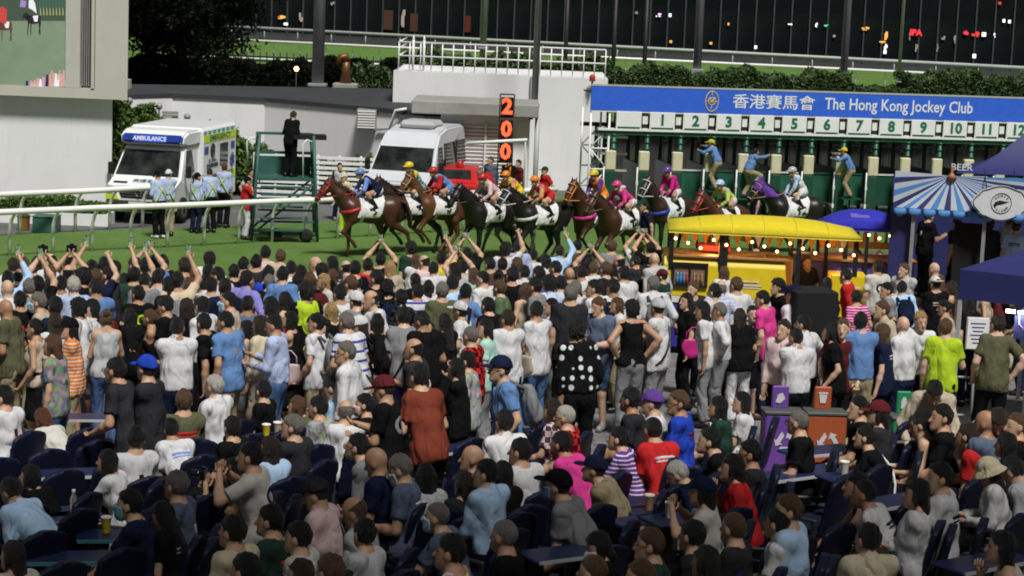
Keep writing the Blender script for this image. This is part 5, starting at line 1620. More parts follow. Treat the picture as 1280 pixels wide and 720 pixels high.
def quad(e, name, pts, mat, parent=None, th=.012):
    pts = [Vector(p) for p in pts]; nrm_ = (pts[1] - pts[0]).cross(pts[2] - pts[0]).normalized()
    V = [p + nrm_ * th for p in pts] + [p - nrm_ * th for p in pts]; k = len(pts)
    F = [tuple(range(k)), tuple(range(2 * k - 1, k - 1, -1))] + [(i, k + i, k + (i + 1) % k, (i + 1) % k) for i in range(k)]
    return MB().add(V, F).build(name, mat, parent or e)
def wheel(e, x, y, r_=.36):
    M_ = Matrix.Rotation(math.pi / 2, 3, 'Y')
    w_ = MB().lathe([(r_ * .55, -.11), (r_ * .93, -.115), (r_, -.08), (r_, .08), (r_ * .93, .115), (r_ * .55, .11)], (x, y, r_), 20, M_).build('wheel', 'tyre', e)
    MB().lathe([(.02, -.10), (r_ * .56, -.118), (r_ * .58, .118), (.02, .10)], (x, y, r_), 14, M_).build('rim', 'rim_metal', w_)
def mirror(e, x, y, z, mat='trim_black'):
    MB().box((x, y, z), (.16, .10, .34), bev=.03).build('wing_mirror', mat, e); 
# ambulance
p = G(172, 281)
amb = thing('ambulance', 'white ambulance with yellow and teal markings parked behind the rails', 'ambulance', (p.x, p.y + .1, 0), R(-9.5))
V, F = body_from_profile([(.02, .32), (0, .62), (.05, 1.02), (.62, 1.24), (1.18, 1.98), (1.45, 2.10), (2.2, 2.12), (2.2, .32)], [.90, .96, .97, .97, .86, .86, .95, .98], .05)
MB().add(V, F).build('cab', 'ambulance_white', amb)
bx_ = MB().box((0, 3.75, 1.46), (2.16, 3.2, 2.14), bev=.09).build('box_body', 'ambulance_white', amb)
MB().add(*body_from_profile([(.98, 2.12), (1.05, 2.36), (1.35, 2.48), (2.3, 2.50), (2.3, 2.08), (1.4, 2.06)], [.88, .92, .95, 1.03, 1.03, .90], .06)).build('roof_pod', 'ambulance_white', amb)
lb = MB().add(*body_from_profile([(.93, 2.16), (1.00, 2.38), (1.4, 2.40), (1.4, 2.14)], [.86, .86, .9, .9], .05)).build('light_bar', 'blue_paint', amb)
quad(amb, 'lit_panel', [(-.50, .925, 2.185), (.42, .925, 2.185), (.42, .975, 2.36), (-.50, .975, 2.36)], 'blue_lit', lb, .006)
inst('lettering', text_mesh('AMBULANCE', .165, 'lettering_white', .003, .004), lb, face_M((-.04, .925, 2.272), (1, 0, 0), (0, .27, 1)))
sl = (1.18 - .62) / (1.98 - 1.24)
def ws(x, z, o=.012): return (x, .62 + (z - 1.24) * sl - o, z + o * .7)
quad(amb, 'windscreen', [ws(-.90, 1.27), ws(.90, 1.27), ws(.80, 1.93), ws(-.80, 1.93)], 'vehicle_glass')
for x in (-.45, .1):
    quad(amb, 'wiper', [ws(x, 1.28, .03), ws(x + .5, 1.30, .03), ws(x + .5, 1.32, .03), ws(x, 1.30, .03)], 'trim_black', None, .006)
quad(amb, 'side_window', [(.985, .95, 1.34), (.985, 1.75, 1.34), (.90, 1.72, 1.95), (.885, 1.32, 1.95)], 'vehicle_glass')
gr = MB().add(*body_from_profile([(-.02, .72), (.0, .98), (.06, .99), (.06, .70)], [.50, .62, .62, .5], .02)).build('grille', 'trim_black', amb)
for k in range(3): MB().box((0, -.03, .77 + k * .075), (.98, .012, .014)).build('grille_bar', 'rim_metal', gr)
mb = MB(); mb.tube([(.085 * math.cos(a), -.035, .85 + .085 * math.sin(a)) for a in [i * math.pi / 8 for i in range(17)]], .012, 5, False); mb.build('emblem', 'rim_metal', gr)
MB().box((0, .0, .50), (1.86, .20, .28), bev=.06).build('bumper', 'trim_black', amb)
MB().box((0, -.105, .56), (.50, .012, .13), bev=.004).build('number_plate', 'plate_white', amb)
for sx in (-1, 1):
    quad(amb, 'headlamp', [(sx * .64, -.018, .80), (sx * .92, .02, .84), (sx * .94, .05, 1.05), (sx * .70, .0, 1.0)], 'lamp_clear', None, .02)
    quad(amb, 'yellow_flash', [(sx * .56, -.018, .66), (sx * .94, .0, .66), (sx * .95, .0, .79), (sx * .62, -.01, .79)], 'hi_yellow', None, .014)
    mirror(amb, sx * 1.12, .85, 1.42)
    quad(amb, 'hood_vent', [(sx * .42, .20, 1.095), (sx * .80, .20, 1.095), (sx * .80, .28, 1.125), (sx * .42, .28, 1.125)], 'trim_black', None, .01)
    for y in (.85, 4.4): wheel(amb, sx * .90, y)
inst('lettering', text_mesh('救護車', .2, 'lettering_green', .003), amb, face_M((0, .33, 1.16), (1, 0, 0), (0, .9, .36)))
X = 1.085
def side(name, y0, y1, z0, z1, mat, o=.0): 
    return quad(amb, name, [(X + o, y0, z0), (X + o, y1, z0), (X + o, y1, z1), (X + o, y0, z1)], mat, bx_, .004)
side('yellow_band', 2.25, 5.25, 2.10, 2.31, 'hi_yellow')
for i in range(7): side('check', 2.25 + i * .42, 2.46 + i * .42, 2.33, 2.43, 'teal_paint')
inst('lettering', text_mesh('EMERGENCY', .22, 'lettering_green', .003, .004, sx=1.55), bx_, face_M((X + .008, 3.75, 2.205), (0, 1, 0), (0, 0, 1)))
side('window', 3.75, 4.5, 1.36, 2.0, 'vehicle_glass')
for y in (2.5, 4.95): side('badge', y - .17, y + .17, 1.78, 1.99, 'blue_paint', .002)
mb = MB()
for a in range(3):
    c_, s_ = math.cos(a * math.pi / 3), math.sin(a * math.pi / 3)
    mb.box((X + .012, 4.9, 1.45), (.008, .12, .42), M=Matrix.Rotation(a * math.pi / 3, 3, 'X'))
mb.build('star_badge', 'blue_paint', bx_)
mb = MB(); mb.tube([(X + .01, 3.05 + .16 * math.cos(a), 1.85 + .19 * math.sin(a)) for a in [i * math.pi / 8 for i in range(17)]], .02, 5, False); mb.box((X + .01, 3.05, 1.85), (.01, .07, .24)); mb.box((X + .012, 3.05, 1.85), (.01, .18, .07)); mb.build('crest', 'lettering_black', bx_)
inst('lettering', text_mesh('St John', .15, 'lettering_black', .003, sx=1.7), bx_, face_M((X + .008, 3.05, 1.57), (0, 1, 0), (0, 0, 1)))
inst('lettering', text_mesh('聖約翰救傷隊', .14, 'lettering_black', .003, sx=1.25), bx_, face_M((X + .008, 3.05, 1.42), (0, 1, 0), (0, 0, 1)))
inst('lettering', text_mesh('AMBULANCE', .20, 'lettering_black', .003, .004, sx=1.7), bx_, face_M((X + .008, 4.0, 1.10), (0, 1, 0), (0, 0, 1)))
for i in range(4): side('yellow_block', 2.3 + i * .8, 2.68 + i * .8, .50, .74 if i % 2 else .92, 'hi_yellow', .002)
for i in range(3): side('teal_block', 2.70 + i * .8, 3.08 + i * .8, .50, .92 if i % 2 else .74, 'teal_paint')
side('yellow_block', 4.6, 5.2, .95, 1.16, 'hi_yellow', .002)
# van
p = G(491, 274)
van = thing('van', 'silver-white high-roof van parked behind the leading horses', 'van', (p.x, p.y + .3, 0), R(-13))
V, F = body_from_profile([(.02, .30), (0, .60), (.05, 1.06), (.62, 1.28), (1.30, 2.04), (1.75, 2.38), (2.6, 2.52), (4.5, 2.52), (4.6, 2.3), (4.65, .30)], [.88, .97, .98, .98, .88, .84, .84, .84, .88, .98], .06)
MB().add(V, F).build('body', 'van_silver', van)
MB().box((.0, 2.7, 2.58), (1.1, 1.2, .24), bev=.11).build('roof_unit', 'rail_grey', van)
sl = (1.30 - .62) / (2.04 - 1.28)
def ws2(x, z, o=.012): return (x, .62 + (z - 1.28) * sl - o, z + o * .7)
quad(van, 'windscreen', [ws2(-.90, 1.32), ws2(.90, 1.32), ws2(.82, 1.97), ws2(-.82, 1.97)], 'vehicle_glass')
def sidew(y0, y1, z0, z1, y0t, nm='side_window'):
    xx = lambda z: .985 + (.86 - .985) * max(0, (z - 1.28) / 1.3) + .006
    quad(van, nm, [(xx(z0), y0, z0), (xx(z0), y1, z0), (xx(z1), y1, z1), (xx(z1), y0t, z1)], 'vehicle_glass')
sidew(1.0, 1.75, 1.40, 2.00, 1.42); sidew(2.0, 4.35, 1.38, 2.08, 2.0)
MB().box((.985, 3.2, 1.73), (.03, .10, .78)).build('window_pillar', 'trim_black', van); MB().box((1.02, 1.85, 1.3), (.012, .02, 1.6)).build('door_seam', 'trim_black', van); MB().box((1.02, 2.15, 1.22), (.03, .2, .05)).build('door_handle', 'trim_black', van)
MB().box((0, 0, .50), (1.88, .18, .26), bev=.06).build('bumper', 'trim_black', van); MB().box((0, -.02, .86), (.9, .05, .2), bev=.02).build('grille', 'trim_black', van); MB().box((0, -.10, .52), (.48, .012, .12)).build('number_plate', 'plate_white', van)
for sx in (-1, 1):
    quad(van, 'headlamp', [(sx * .60, -.02, .80), (sx * .92, .02, .84), (sx * .94, .05, 1.08), (sx * .68, .0, 1.0)], 'lamp_clear', None, .02); mirror(van, sx * 1.13, .95, 1.45)
    for y in (.85, 3.7): wheel(van, sx * .90, y, .34)
# red car behind the field
p = G(563, 272)
car = thing('car', 'small red car with a pale number plate beside the white van', 'car', (p.x, p.y - .1, 0), R(-6))
MB().add(*body_from_profile([(.02, .28), (0, .60), (.10, 1.02), (.20, 1.10), (.62, 1.40), (1.9, 1.42), (2.6, .98), (3.4, .85), (3.5, .30)], [.72, .78, .78, .76, .62, .60, .72, .72, .72], .06)).build('body', 'car_red', car)
quad(car, 'rear_window', [(-.55, .24, 1.14), (.55, .24, 1.14), (.48, .58, 1.37), (-.48, .58, 1.37)], 'vehicle_glass', None, .016)
quad(car, 'side_window', [(.73, .75, 1.08), (.73, 1.9, 1.08), (.63, 1.8, 1.36), (.63, .8, 1.36)], 'vehicle_glass', None, .014)
MB().box((-.02, -.02, .80), (.34, .03, .22), bev=.01).build('number_plate', 'plate_white', car); MB().box((0, .02, .45), (1.5, .12, .18), bev=.04).build('bumper', 'trim_black', car)
for sx in (-1, 1):
    MB().box((sx * .62, .0, .84), (.16, .05, .26), bev=.02).build('tail_lamp', 'lamp_tail', car)
    for y in (.7, 2.8): wheel(car, sx * .70, y, .29)
MB().lathe([(.10, 1.40), (.11, 1.42), (.09, 1.58), (.03, 1.62)], (.1, .95, 0), 10).build('beacon', 'lamp_tail', car)

# ------------------------------------------------------------ distance sign 2-0-0
p = at(633, 160, 57.0)
e = thing('digit_sign', 'tall black sign with stacked red lit digits 2 0 0', 'sign', (p.x, 57.0, 0))
zt_ = at(633, 118, 57).z
for sx in (-.20, .19): MB().bar((sx, .05, 0), (sx, .05, zt_), .022, 6).build('post', 'dark_metal', e)
for z in (zt_, zt_ - .62, zt_ - 1.25, zt_ - 1.85): MB().bar((-.20, .05, z), (.19, .05, z), .02, 5).build('cross_bar', 'dark_metal', e)
for i, ch in enumerate('200'):
    z = zt_ - .34 - i * .62
    bd = MB().box((0, 0, z), (.34, .12, .52), bev=.01).build('digit_box', 'sign_black', e)
    me = text_mesh(ch, .58, 'digit_red', .003, .022); inst('digit', me, bd, face_M((.0, -.066, z), (1, 0, 0), (0, 0, 1)))
e = thing('barrier_arm', 'long white barrier arm in front of the red digit sign', 'barrier', (at(657, 175, 56.5).x, 56.5, 0))
MB().bar((0, 0, 0), (0, 0, 1.1), .06, 8).build('post', 'rail_grey', e); z = at(620, 176, 56.5).z
MB().bar((0, 0, 1.0), (0, 0, z + .1), .03, 6).build('mast', 'rail_grey', e); MB().bar((.05, 0, z + .06), (at(583, 178, 56.5).x - at(657, 175, 56.5).x, 0, z - .10), .05, 6).build('arm', 'rail_white', e)

# ------------------------------------------------------------ judges' stand
p = G(354, 298.5)
jt = thing('judges_stand', 'green steel observation stand on wheels beside the running rail', 'stand', (p.x, p.y, 0), R(10))
zf = 1.62
for sx in (-1, 1):
    for sy in (-1, 1): MB().bar((sx * .86, sy * .55, 0.02), (sx * .70, sy * .46, zf + 1.15), .045, 6).build('leg', 'tower_green', jt)
MB().box((0, 0, zf), (1.46, 1.0, .07)).build('platform', 'tower_green', jt)
for sx in (-.73, .73): MB().box((sx, 0, zf + .28), (.03, .95, .48)).build('side_panel', 'tower_green', jt)
MB().box((0, .5, zf + .28), (1.42, .03, .48)).build('back_panel', 'tower_green', jt)
for z in (zf + .62, zf + 1.12): MB().box((0, .48, z), (1.5, .06, .07)).build('guard_rail', 'tower_green', jt)
for sx in (-.71, .71):
    MB().box((sx, 0, zf + 1.12), (.06, .98, .07)).build('guard_rail', 'tower_green', jt)
MB().box((.62, -.1, zf + 1.10), (.85, .5, .12)).build('desk', 'trim_black', jt)
for i in range(5):
    z = .22 + i * .30; w_ = .84 - .04 * i
    MB().box((0, -.56 + .018 * i, z), (w_ * 1.9, .07, .05)).build('cross_bar', 'tower_green', jt)
    if i < 4: MB().box((-.1, -.70 + .05 * i, z + .1), (1.1, .24, .035)).build('step', 'tower_green', jt)
for sy in (-.55, .55): MB().bar((-.84, sy, .18), (.72, sy, zf - .1), .03, 5).build('brace', 'tower_green', jt)
for sx in (-.25, .55): 
    w_ = MB().lathe([(.05, -.05), (.17, -.05), (.18, 0), (.17, .05), (.05, .05)], (sx, -.66, .18), 14, Matrix.Rotation(math.pi / 2, 3, 'X')).build('wheel', 'tyre', jt)
MB().tube([(-.95, .45, zf + .3), (-.98, .45, zf + .9), (-.85, .45, zf + 1.0), (-.72, .45, zf + .95)], .022, 6).build('hand_loop', 'rail_white', jt)
MB().tube([(.45, -.5, zf + .05), (.42, -.52, zf + .95), (.52, -.52, zf + 1.05), (.66, -.5, zf + 1.0)], .022, 6).build('hand_loop', 'rail_white', jt)

# ------------------------------------------------------------ horses
m, n, l, b = nodes_of('coat', .40, 0, .42)
oi = n.new('ShaderNodeObjectInfo'); a_ = n.new('ShaderNodeAttribute'); a_.attribute_name = 'tint'
c = mix(n, l, oi.outputs['Color'], a_.outputs['Color'], 1.0, 'MULTIPLY')
c = mix(n, l, c, ramp(n, l, noise(n, l, coords(n, l), 3.0, 5), [(.3, (.75, .75, .75)), (.7, (1.15, 1.12, 1.1))]), 1.0, 'MULTIPLY')
l.new(c, b.inputs['Base Color'])
FRONT = dict(s=((.45, .50), (.45, .16), (.49, .04)), f=((.72, .60), (.86, .28), (.96, .12)), u=((.70, .66), (.46, .42), (.38, .30)), b=((.33, .52), (.12, .18), (.10, .05)))
HIND = dict(s=((-.78, .55), (-.68, .17), (-.63, .04)), f=((-.45, .50), (-.20, .17), (-.12, .05)), b=((-1.0, .62), (-1.12, .26), (-1.16, .10)))
GAIT = dict(a='sufb', b='fbsf', c='ussb', d='bfbf', e='fubs', g='uuff', h='fsbb')
NECK = dict(h=((0, .93, 2.02), (0, 1.24, 1.58)), m=((0, 1.06, 1.88), (0, 1.38, 1.46)), l=((0, 1.25, 1.70), (0, 1.62, 1.32)), r=((-.14, .95, 1.94), (-.30, 1.22, 1.50)))
def d_horse(p, gait, nk, inf=0.0, legs=True):
    d = cap(p, (0, .42, 1.18), (0, -.1, 1.17), .285 + inf, .315 + inf)
    d = smin(d, cap(p, (0, -.1, 1.18), (0, -.55, 1.26), .30 + inf, .29 + inf), .1)
    d = smin(d, cap(p, (0, .30, 1.42), (0, .10, 1.36), .14 + inf), .12)
    for sd in (-1, 1):
        d = smin(d, cap(p, (sd * .12, -.60, 1.28), (sd * .14, -.52, 1.0), .20 + inf, .17 + inf), .08)
        d = smin(d, cap(p, (sd * .13, .48, 1.28), (sd * .14, .46, 1.0), .17 + inf, .15 + inf), .08)
    po, mu = A3(nk[0]), A3(nk[1])
    d = smin(d, cap(p, (0, .50, 1.26), po * .45 + A3((0, .58, 1.42)) * .55 - A3((0, 0, .04)), .235 + inf, .165 + inf), .10)
    d = smin(d, cap(p, po * .45 + A3((0, .58, 1.42)) * .55 - A3((0, 0, .04)), po - A3((0, .03, .06)), .165 + inf, .10 + inf), .06)
    h = mu - po
    d = smin(d, cap(p, po, po + h * .45, .105 + inf, .095 + inf), .04)
    d = smin(d, cap(p, po + h * .30 - A3((0, .04, .03)), po + h * .34 - A3((0, .04, .03)), .098 + inf), .05)
    d = smin(d, cap(p, po + h * .45, mu, .088 + inf, .062 + inf), .05)
    if legs:
        for sd in (-1, 1):
            d = smin(d, cap(p, po + A3((sd * .055, -.01, .07)), po + A3((sd * .075, -.02, .19)), .035, .012), .03)
            kn, fe, ho = FRONT[GAIT[gait][0 if sd > 0 else 1]]; x = sd * .15
            a = smin(cap(p, (x, .45, 1.0), (x, kn[0], kn[1]), .10, .052), cap(p, (x, *kn), (x, *fe), .050, .036), .03)
            a = smin(a, cap(p, (x, *kn), (x, kn[0] + .01, kn[1]), .058), .03)
            a = smin(a, cap(p, (x, *fe), (x, *ho), .044, .052), .03)
            d = smin(d, a, .05)
            kn, fe, ho = HIND[GAIT[gait][2 if sd > 0 else 3]]; x = sd * .15
            st = (x, -.46 + (kn[0] + .78) * .35, .88)
            a = smin(cap(p, (x, -.58, 1.18), st, .18, .125), cap(p, st, (x, *kn), .115, .058), .05)
            a = smin(a, cap(p, (x, *kn), (x, *fe), .052, .038), .03)
            a = smin(a, cap(p, (x, *fe), (x, *ho), .045, .054), .03)
            d = smin(d, a, .05)
    return d
def horse_meshes(gait, nkey, points):
    key = ('horse', gait, nkey, points)
    if key in MESH: return MESH[key]
    nk = NECK[nkey]
    xs = axis(-.52, .44, .030); ys = axis(-1.30, 1.85, .033); zs = axis(-.03, 2.30, .031)
    p = gridpts(xs, ys, zs); sh = (len(xs), len(ys), len(zs))
    full = d_horse(p, gait, nk)
    V, F = surface(xs, ys, zs, full.reshape(sh))
    me = mesh_np('horse_body', V, F, [MATS['coat']])
    t = np.ones((len(V), 4), np.float32)
    if points:
        k = np.clip((.72 - V[:, 2]) / .3, 0, 1); mu = A3(nk[1]); k = np.maximum(k, np.clip(1.6 - np.linalg.norm(V - mu, axis=1) / .11, 0, 1))
        t[:, :3] = 1 - .80 * k[:, None]
    a = me.color_attributes.new('tint', 'FLOAT_COLOR', 'POINT'); a.data.foreach_set('color', t.ravel())
    out = {'body': me}
    base0 = d_horse(p, gait, nk, 0.0, False); base = base0 - .03
    def gear(nm, d, mat='cloth'):
        V, F = surface(xs, ys, zs, d.reshape(sh))
        out[nm] = mesh_np(nm, V, F, [MATS[mat]])
    gear('cloth', np.maximum(base, np.maximum(np.abs(p[:, 1] - .0 + (p[:, 2] - 1.3) * .35) - .30, 1.02 - p[:, 2])))
    gear('girth', np.maximum(base0 - .022, np.abs(p[:, 1] - .26) - .05), 'leather')
    gear('breast', np.maximum(base0 - .026, np.maximum(np.abs(half(p, (0, .66, 1.16), (0, .3, 1))) - .045, .30 - p[:, 1])), 'leather')
    h = A3(nk[1]) - A3(nk[0])
    gear('hood', np.maximum(full - .022, np.maximum(half(p, A3(nk[0]) + h * .42, h), np.maximum(-half(p, A3(nk[0]) - h * .55, h), 1.55 - p[:, 2]))))
    po, mu = Vector(nk[0]), Vector(nk[1]); hv = mu - po; dn = hv.normalized(); sx = Vector((1, 0, 0)); un = sx.cross(dn)
    mb = MB()
    def ring(t_, r_):
        c_ = po + hv * t_
        mb.tube([c_ + (sx * math.cos(a) + un * math.sin(a)) * r_ for a in [i * math.pi / 6 for i in range(13)]], .016, 5, False)
    ring(.55, .100); ring(.10, .122); ring(.92, .080)
    for sd in (-1, 1):
        mb.tube([po + sx * sd * .118 + hv * .08, po + sx * sd * .105 + hv * .5, po + sx * sd * .082 + hv * .9], .015, 5)
        mb.tube([po + sx * sd * .085 + hv * .88, Vector((sd * .16, .62, 1.60)), Vector((sd * .10, .36, 1.66))], .012, 5)
    out['bridle'] = mb.mesh('bridle', 'leather')
    mb = MB()
    for i in range(9):
        t_ = i / 8; c_ = Vector((0, .30, 1.56)).lerp(po + Vector((0, -.06, .09)), t_)
        mb.tube([c_, c_ + Vector((.06, -.03, -.06)), c_ + Vector((.11, -.04, -.20))], [.05, .045, .015], 6)
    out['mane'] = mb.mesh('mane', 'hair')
    mb = MB()
    for i in range(5):
        o = (i - 2) * .018
        mb.tube([(o * .4, -.80, 1.42), (o, -1.00, 1.36), (o * 2, -1.12, 1.05), (o * 2.6, -1.14, .70 + abs(o))], [.045, .05, .05, .012], 6)
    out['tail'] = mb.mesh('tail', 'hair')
    mb = MB()
    for sd in (-1, 1): mb.ball(po + sx * sd * .088 + hv * .28 + un * .01, .022, 8, 5)
    out['eye'] = mb.mesh('eyes', 'lens')
    mb = MB(); mb.ball((0, -.02, 1.60), (.16, .26, .07)); mb.ball((0, -.22, 1.64), (.14, .09, .06))
    for sd in (-1, 1): mb.tube([(sd * .17, .0, 1.55), (sd * .30, -.02, 1.36)], .014, 5); mb.box((sd * .31, -.06, 1.28), (.10, .14, .02))
    out['saddle'] = mb.mesh('saddle', 'leather')
    MESH[key] = out
    return out
COATS = dict(chestnut=(.066, .025, .013), bay=(.055, .022, .012), darkbay=(.030, .017, .012), black=(.012, .0105, .0105), red=(.105, .042, .019), grey=(.22, .22, .22))
def horse(px, py, yaw, coat, gait, neck, bridle, cloth_no, jockey, breast=None, hood=None, depth=None, lab='', h=2.34, pose='ride'):
    loc = spot(px, py, h, 0.0, 40, 75)
    off = Matrix.Rotation(R(yaw), 3, 'Z') @ Vector((0, .28, 0))
    loc = Vector((loc.x - off.x, loc.y - off.y, 0))
    e = thing('racehorse', lab, 'horse', loc, R(yaw), 'racehorses leaving the gate')
    M_ = horse_meshes(gait, neck, coat not in ('chestnut', 'red'))
    inst('body', M_['body'], e, color=COATS[coat])
    dk = tuple(x * .35 for x in COATS[coat]) if coat not in ('chestnut', 'red') else COATS[coat]
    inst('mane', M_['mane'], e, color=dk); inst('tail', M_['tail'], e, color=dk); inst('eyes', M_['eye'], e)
    c_ = inst('saddle_cloth', M_['cloth'], e, color=(.72, .72, .72))
    for sd in (-1, 1):
        me = text_mesh(cloth_no, .30, 'lettering_black', .004, .012)
        inst('numeral', me, c_, face_M((sd * .355, -.05, 1.20), (0, sd, 0), (-sd * .16, 0, 1)))
    inst('girth', M_['girth'], e, color=PAL['white']); inst('saddle', M_['saddle'], e, color=PAL['black'])
    if breast: inst('breast_strap', M_['breast'], e, color=PAL[breast])
    if hood: inst('hood', M_['hood'], e, color=PAL[hood])
    inst('bridle', M_['bridle'], e, color=PAL[bridle])
    tc, pat, helm, legs = jockey
    j = person(loc, R(yaw), pose, 'm', ('silk', tc, pat), ('breeches', 'white'), ('buzz', 'black'), 0, random.choice([0, 1, 5]), .96, ['helmet:' + helm] + (['vest:' + legs] if legs else []), None, 'jockeys on the racehorses')
    j['label'] = 'jockey in %s%s silks and %s helmet %s' % (word(tc), '' if not legs else ' and ' + word(legs), word(helm), 'crouching over a %s horse' % {'darkbay': 'dark bay', 'red': 'red chestnut'}.get(coat, coat) if pose == 'ride' else 'sitting up on a %s horse' % {'darkbay': 'dark bay', 'red': 'red chestnut'}.get(coat, coat))
    j['category'] = 'jockey'
    return e
horse(449, 205, 116, 'chestnut', 'a', 'm', 'red', '9', ('magblue', None, 'blue', 'navy'), 'red', lab='leading chestnut racehorse with red bridle and red breast strap')
horse(505, 203, 128, 'darkbay', 'e', 'm', 'black', '4', ('yellow', None, 'yellow', 'teal'), lab='dark bay racehorse under the yellow helmeted jockey, just behind the leader', pose='ride2')
horse(541, 203, 124, 'red', 'g', 'h', 'tan', '5', ('red', None, 'red', 'blue'), lab='red chestnut racehorse with high head and saddle cloth number 5')
horse(603, 211, 136, 'black', 'h', 'm', 'black', '7', ('palepink', None, 'red', None), lab='black racehorse under the jockey in pale pink silks')
horse(632, 208, 140, 'grey', 'e', 'h', 'silver', '1', ('orange', 'silk', 'orange', 'yellow'), hood='red', lab='grey racehorse wearing a red hood under the orange jockey')
horse(668, 214, 126, 'black', 'g', 'm', 'white', '2', ('orange', 'silk', 'orange', 'red'), breast='white', lab='black racehorse with white bridle and white breast strap')
horse(738, 213, 140, 'bay', 'a', 'h', 'orange', '8', ('purple', None, 'yellow', 'orange'), 'magenta', lab='bay racehorse with orange noseband under the purple and orange jockey', pose='ride2')
horse(771, 220, 136, 'bay', 'e', 'm', 'brown', '6', ('pink', None, 'pink', None), lab='bay racehorse under the jockey in pink silks')
horse(830, 209, 138, 'darkbay', 'c', 'h', 'white', '3', ('magenta', None, 'purple', None), 'royal', lab='dark bay racehorse with blue breast strap in front of stall 1', pose='ride2')
horse(900, 219, 140, 'chestnut', 'a', 'm', 'red', '10', ('lime', 'silk', 'skyblue', None), 'red', lab='chestnut racehorse with red bridle just leaving stall 3')
horse(984, 209, 112, 'black', 'b', 'm', 'tan', '12', ('skyblue', None, 'silver', 'white'), None, 'purple', lab='black racehorse in a purple hood, last out of the gate', pose='ride2')

# ------------------------------------------------------------ people on the course
def course(line, label=None, gz=0.0):
    e, loc = parse(line, '', 'officials on the course', gz=gz)
    if label: e['label'] = label
    return e
course('197 214 look 40 m shirt:paleblue trousers:black short harness cap:black', 'uniformed person in dark cap bowing beside the ambulance bonnet')
course('211 212 cross 10 m shirt:paleblue trousers:khaki short harness cap:white', 'uniformed person in khaki trousers and white cap beside the ambulance')
course('247 216 down -25 f shirt:paleblue trousers:navy tail harness cap:black', 'uniformed person with ponytail and dark cap beside the ambulance')
course('262 211 look 30 m shirt:paleblue trousers:black short harness', 'bare-headed uniformed person with yellow harness beside the ambulance')
course('281 204 down -10 m shirt:paleblue trousers:black short:auburn harness bag:navy', 'tall uniformed person carrying a navy bag beside the ambulance')
course('310 221 cheek -70 m tee:red trousers:white short cap:black sk1', 'person in red T-shirt and white trousers beside the judges stand')
course('314 210 pocket -120 m tee:silver trousers:denim short', 'dark-haired person in light grey T-shirt behind the judges stand')
course('425 203 down -160 m tee:charcoal trousers:navy short vest:silver', 'dark-haired official in charcoal shirt behind the leading horse')
course('430 216 walk 140 m tee:cream trousers:lime short cap:cream', 'handler in cream cap and bright yellow trousers behind the leading horse')
course('613 195 down 150 m jacket:slate trousers:black short:brown', 'brown-haired official in dark slate jacket behind the horses')
course('636 197 phone 170 m jacket:black trousers:black short vest:orange', 'official in black jacket with orange vest below the red digit sign')
course('648 199 down 110 m jacket:maroon trousers:black short', 'official in maroon jacket behind the horses near the red digit sign')
course('681 208 walk 120 m tee:red trousers:black short cap:darkgreen', 'handler in red shirt and dark green cap before the white wall block')
course('806 252 walk 95 m tee:navy trousers:lime short', 'handler in navy shirt and bright yellow trousers in front of the starting gate')
course('944 226 down 100 m tee:navy trousers:green short cap:charcoal', 'handler in navy shirt and green trousers beside the hooded black horse')
pz = Matrix.Rotation(R(10), 3, 'Z') @ Vector((.12, -.1, 0))
e = person(Vector((p.x if False else jt.location.x + pz.x, jt.location.y + pz.y, zf + .036)), R(-28), 'look', 'm', ('jacket', 'black', None), ('trousers', 'black'), ('short', 'darkbrown'), 0, 0, 1.02, (), 'person in black suit standing on the green judges stand')
for px, py, yw, lab in ((899, 171, 60, 'stall handler in blue shirt and yellow cap climbing above the chestnut horse with red bridle'), (937, 181, -60, 'stall handler in blue shirt climbing above the purple-hooded horse'), (1066, 181, 70, 'stall handler in blue shirt and yellow cap climbing alone between empty stalls')):
    u, z = gp(px, py, -.38)
    q = Vector((GP0.x, GP0.y, 0)) + gdir * u + gn * .38
    zz = z - 1.62
    e = person(Vector((q.x, q.y, zz)), R(yw), 'climb', 'm', ('shirt', 'blue', None), ('trousers', 'khaki'), ('short', 'black'), 0, 1, .95, ['cap:yellow'] if 'cap' in lab else [], lab, 'stall handlers in blue')
    gbox('foot_ledge', u - .3, u + .3, zz + .0 - .03, zz - .001, -.62, -.20, 'gate_dark_green')
    mb = MB(); mb.bar((u, -.40, 0), (u, -.40, zz - .03), .03, 6); mb.build('ledge_post', 'gate_dark_green', gate)
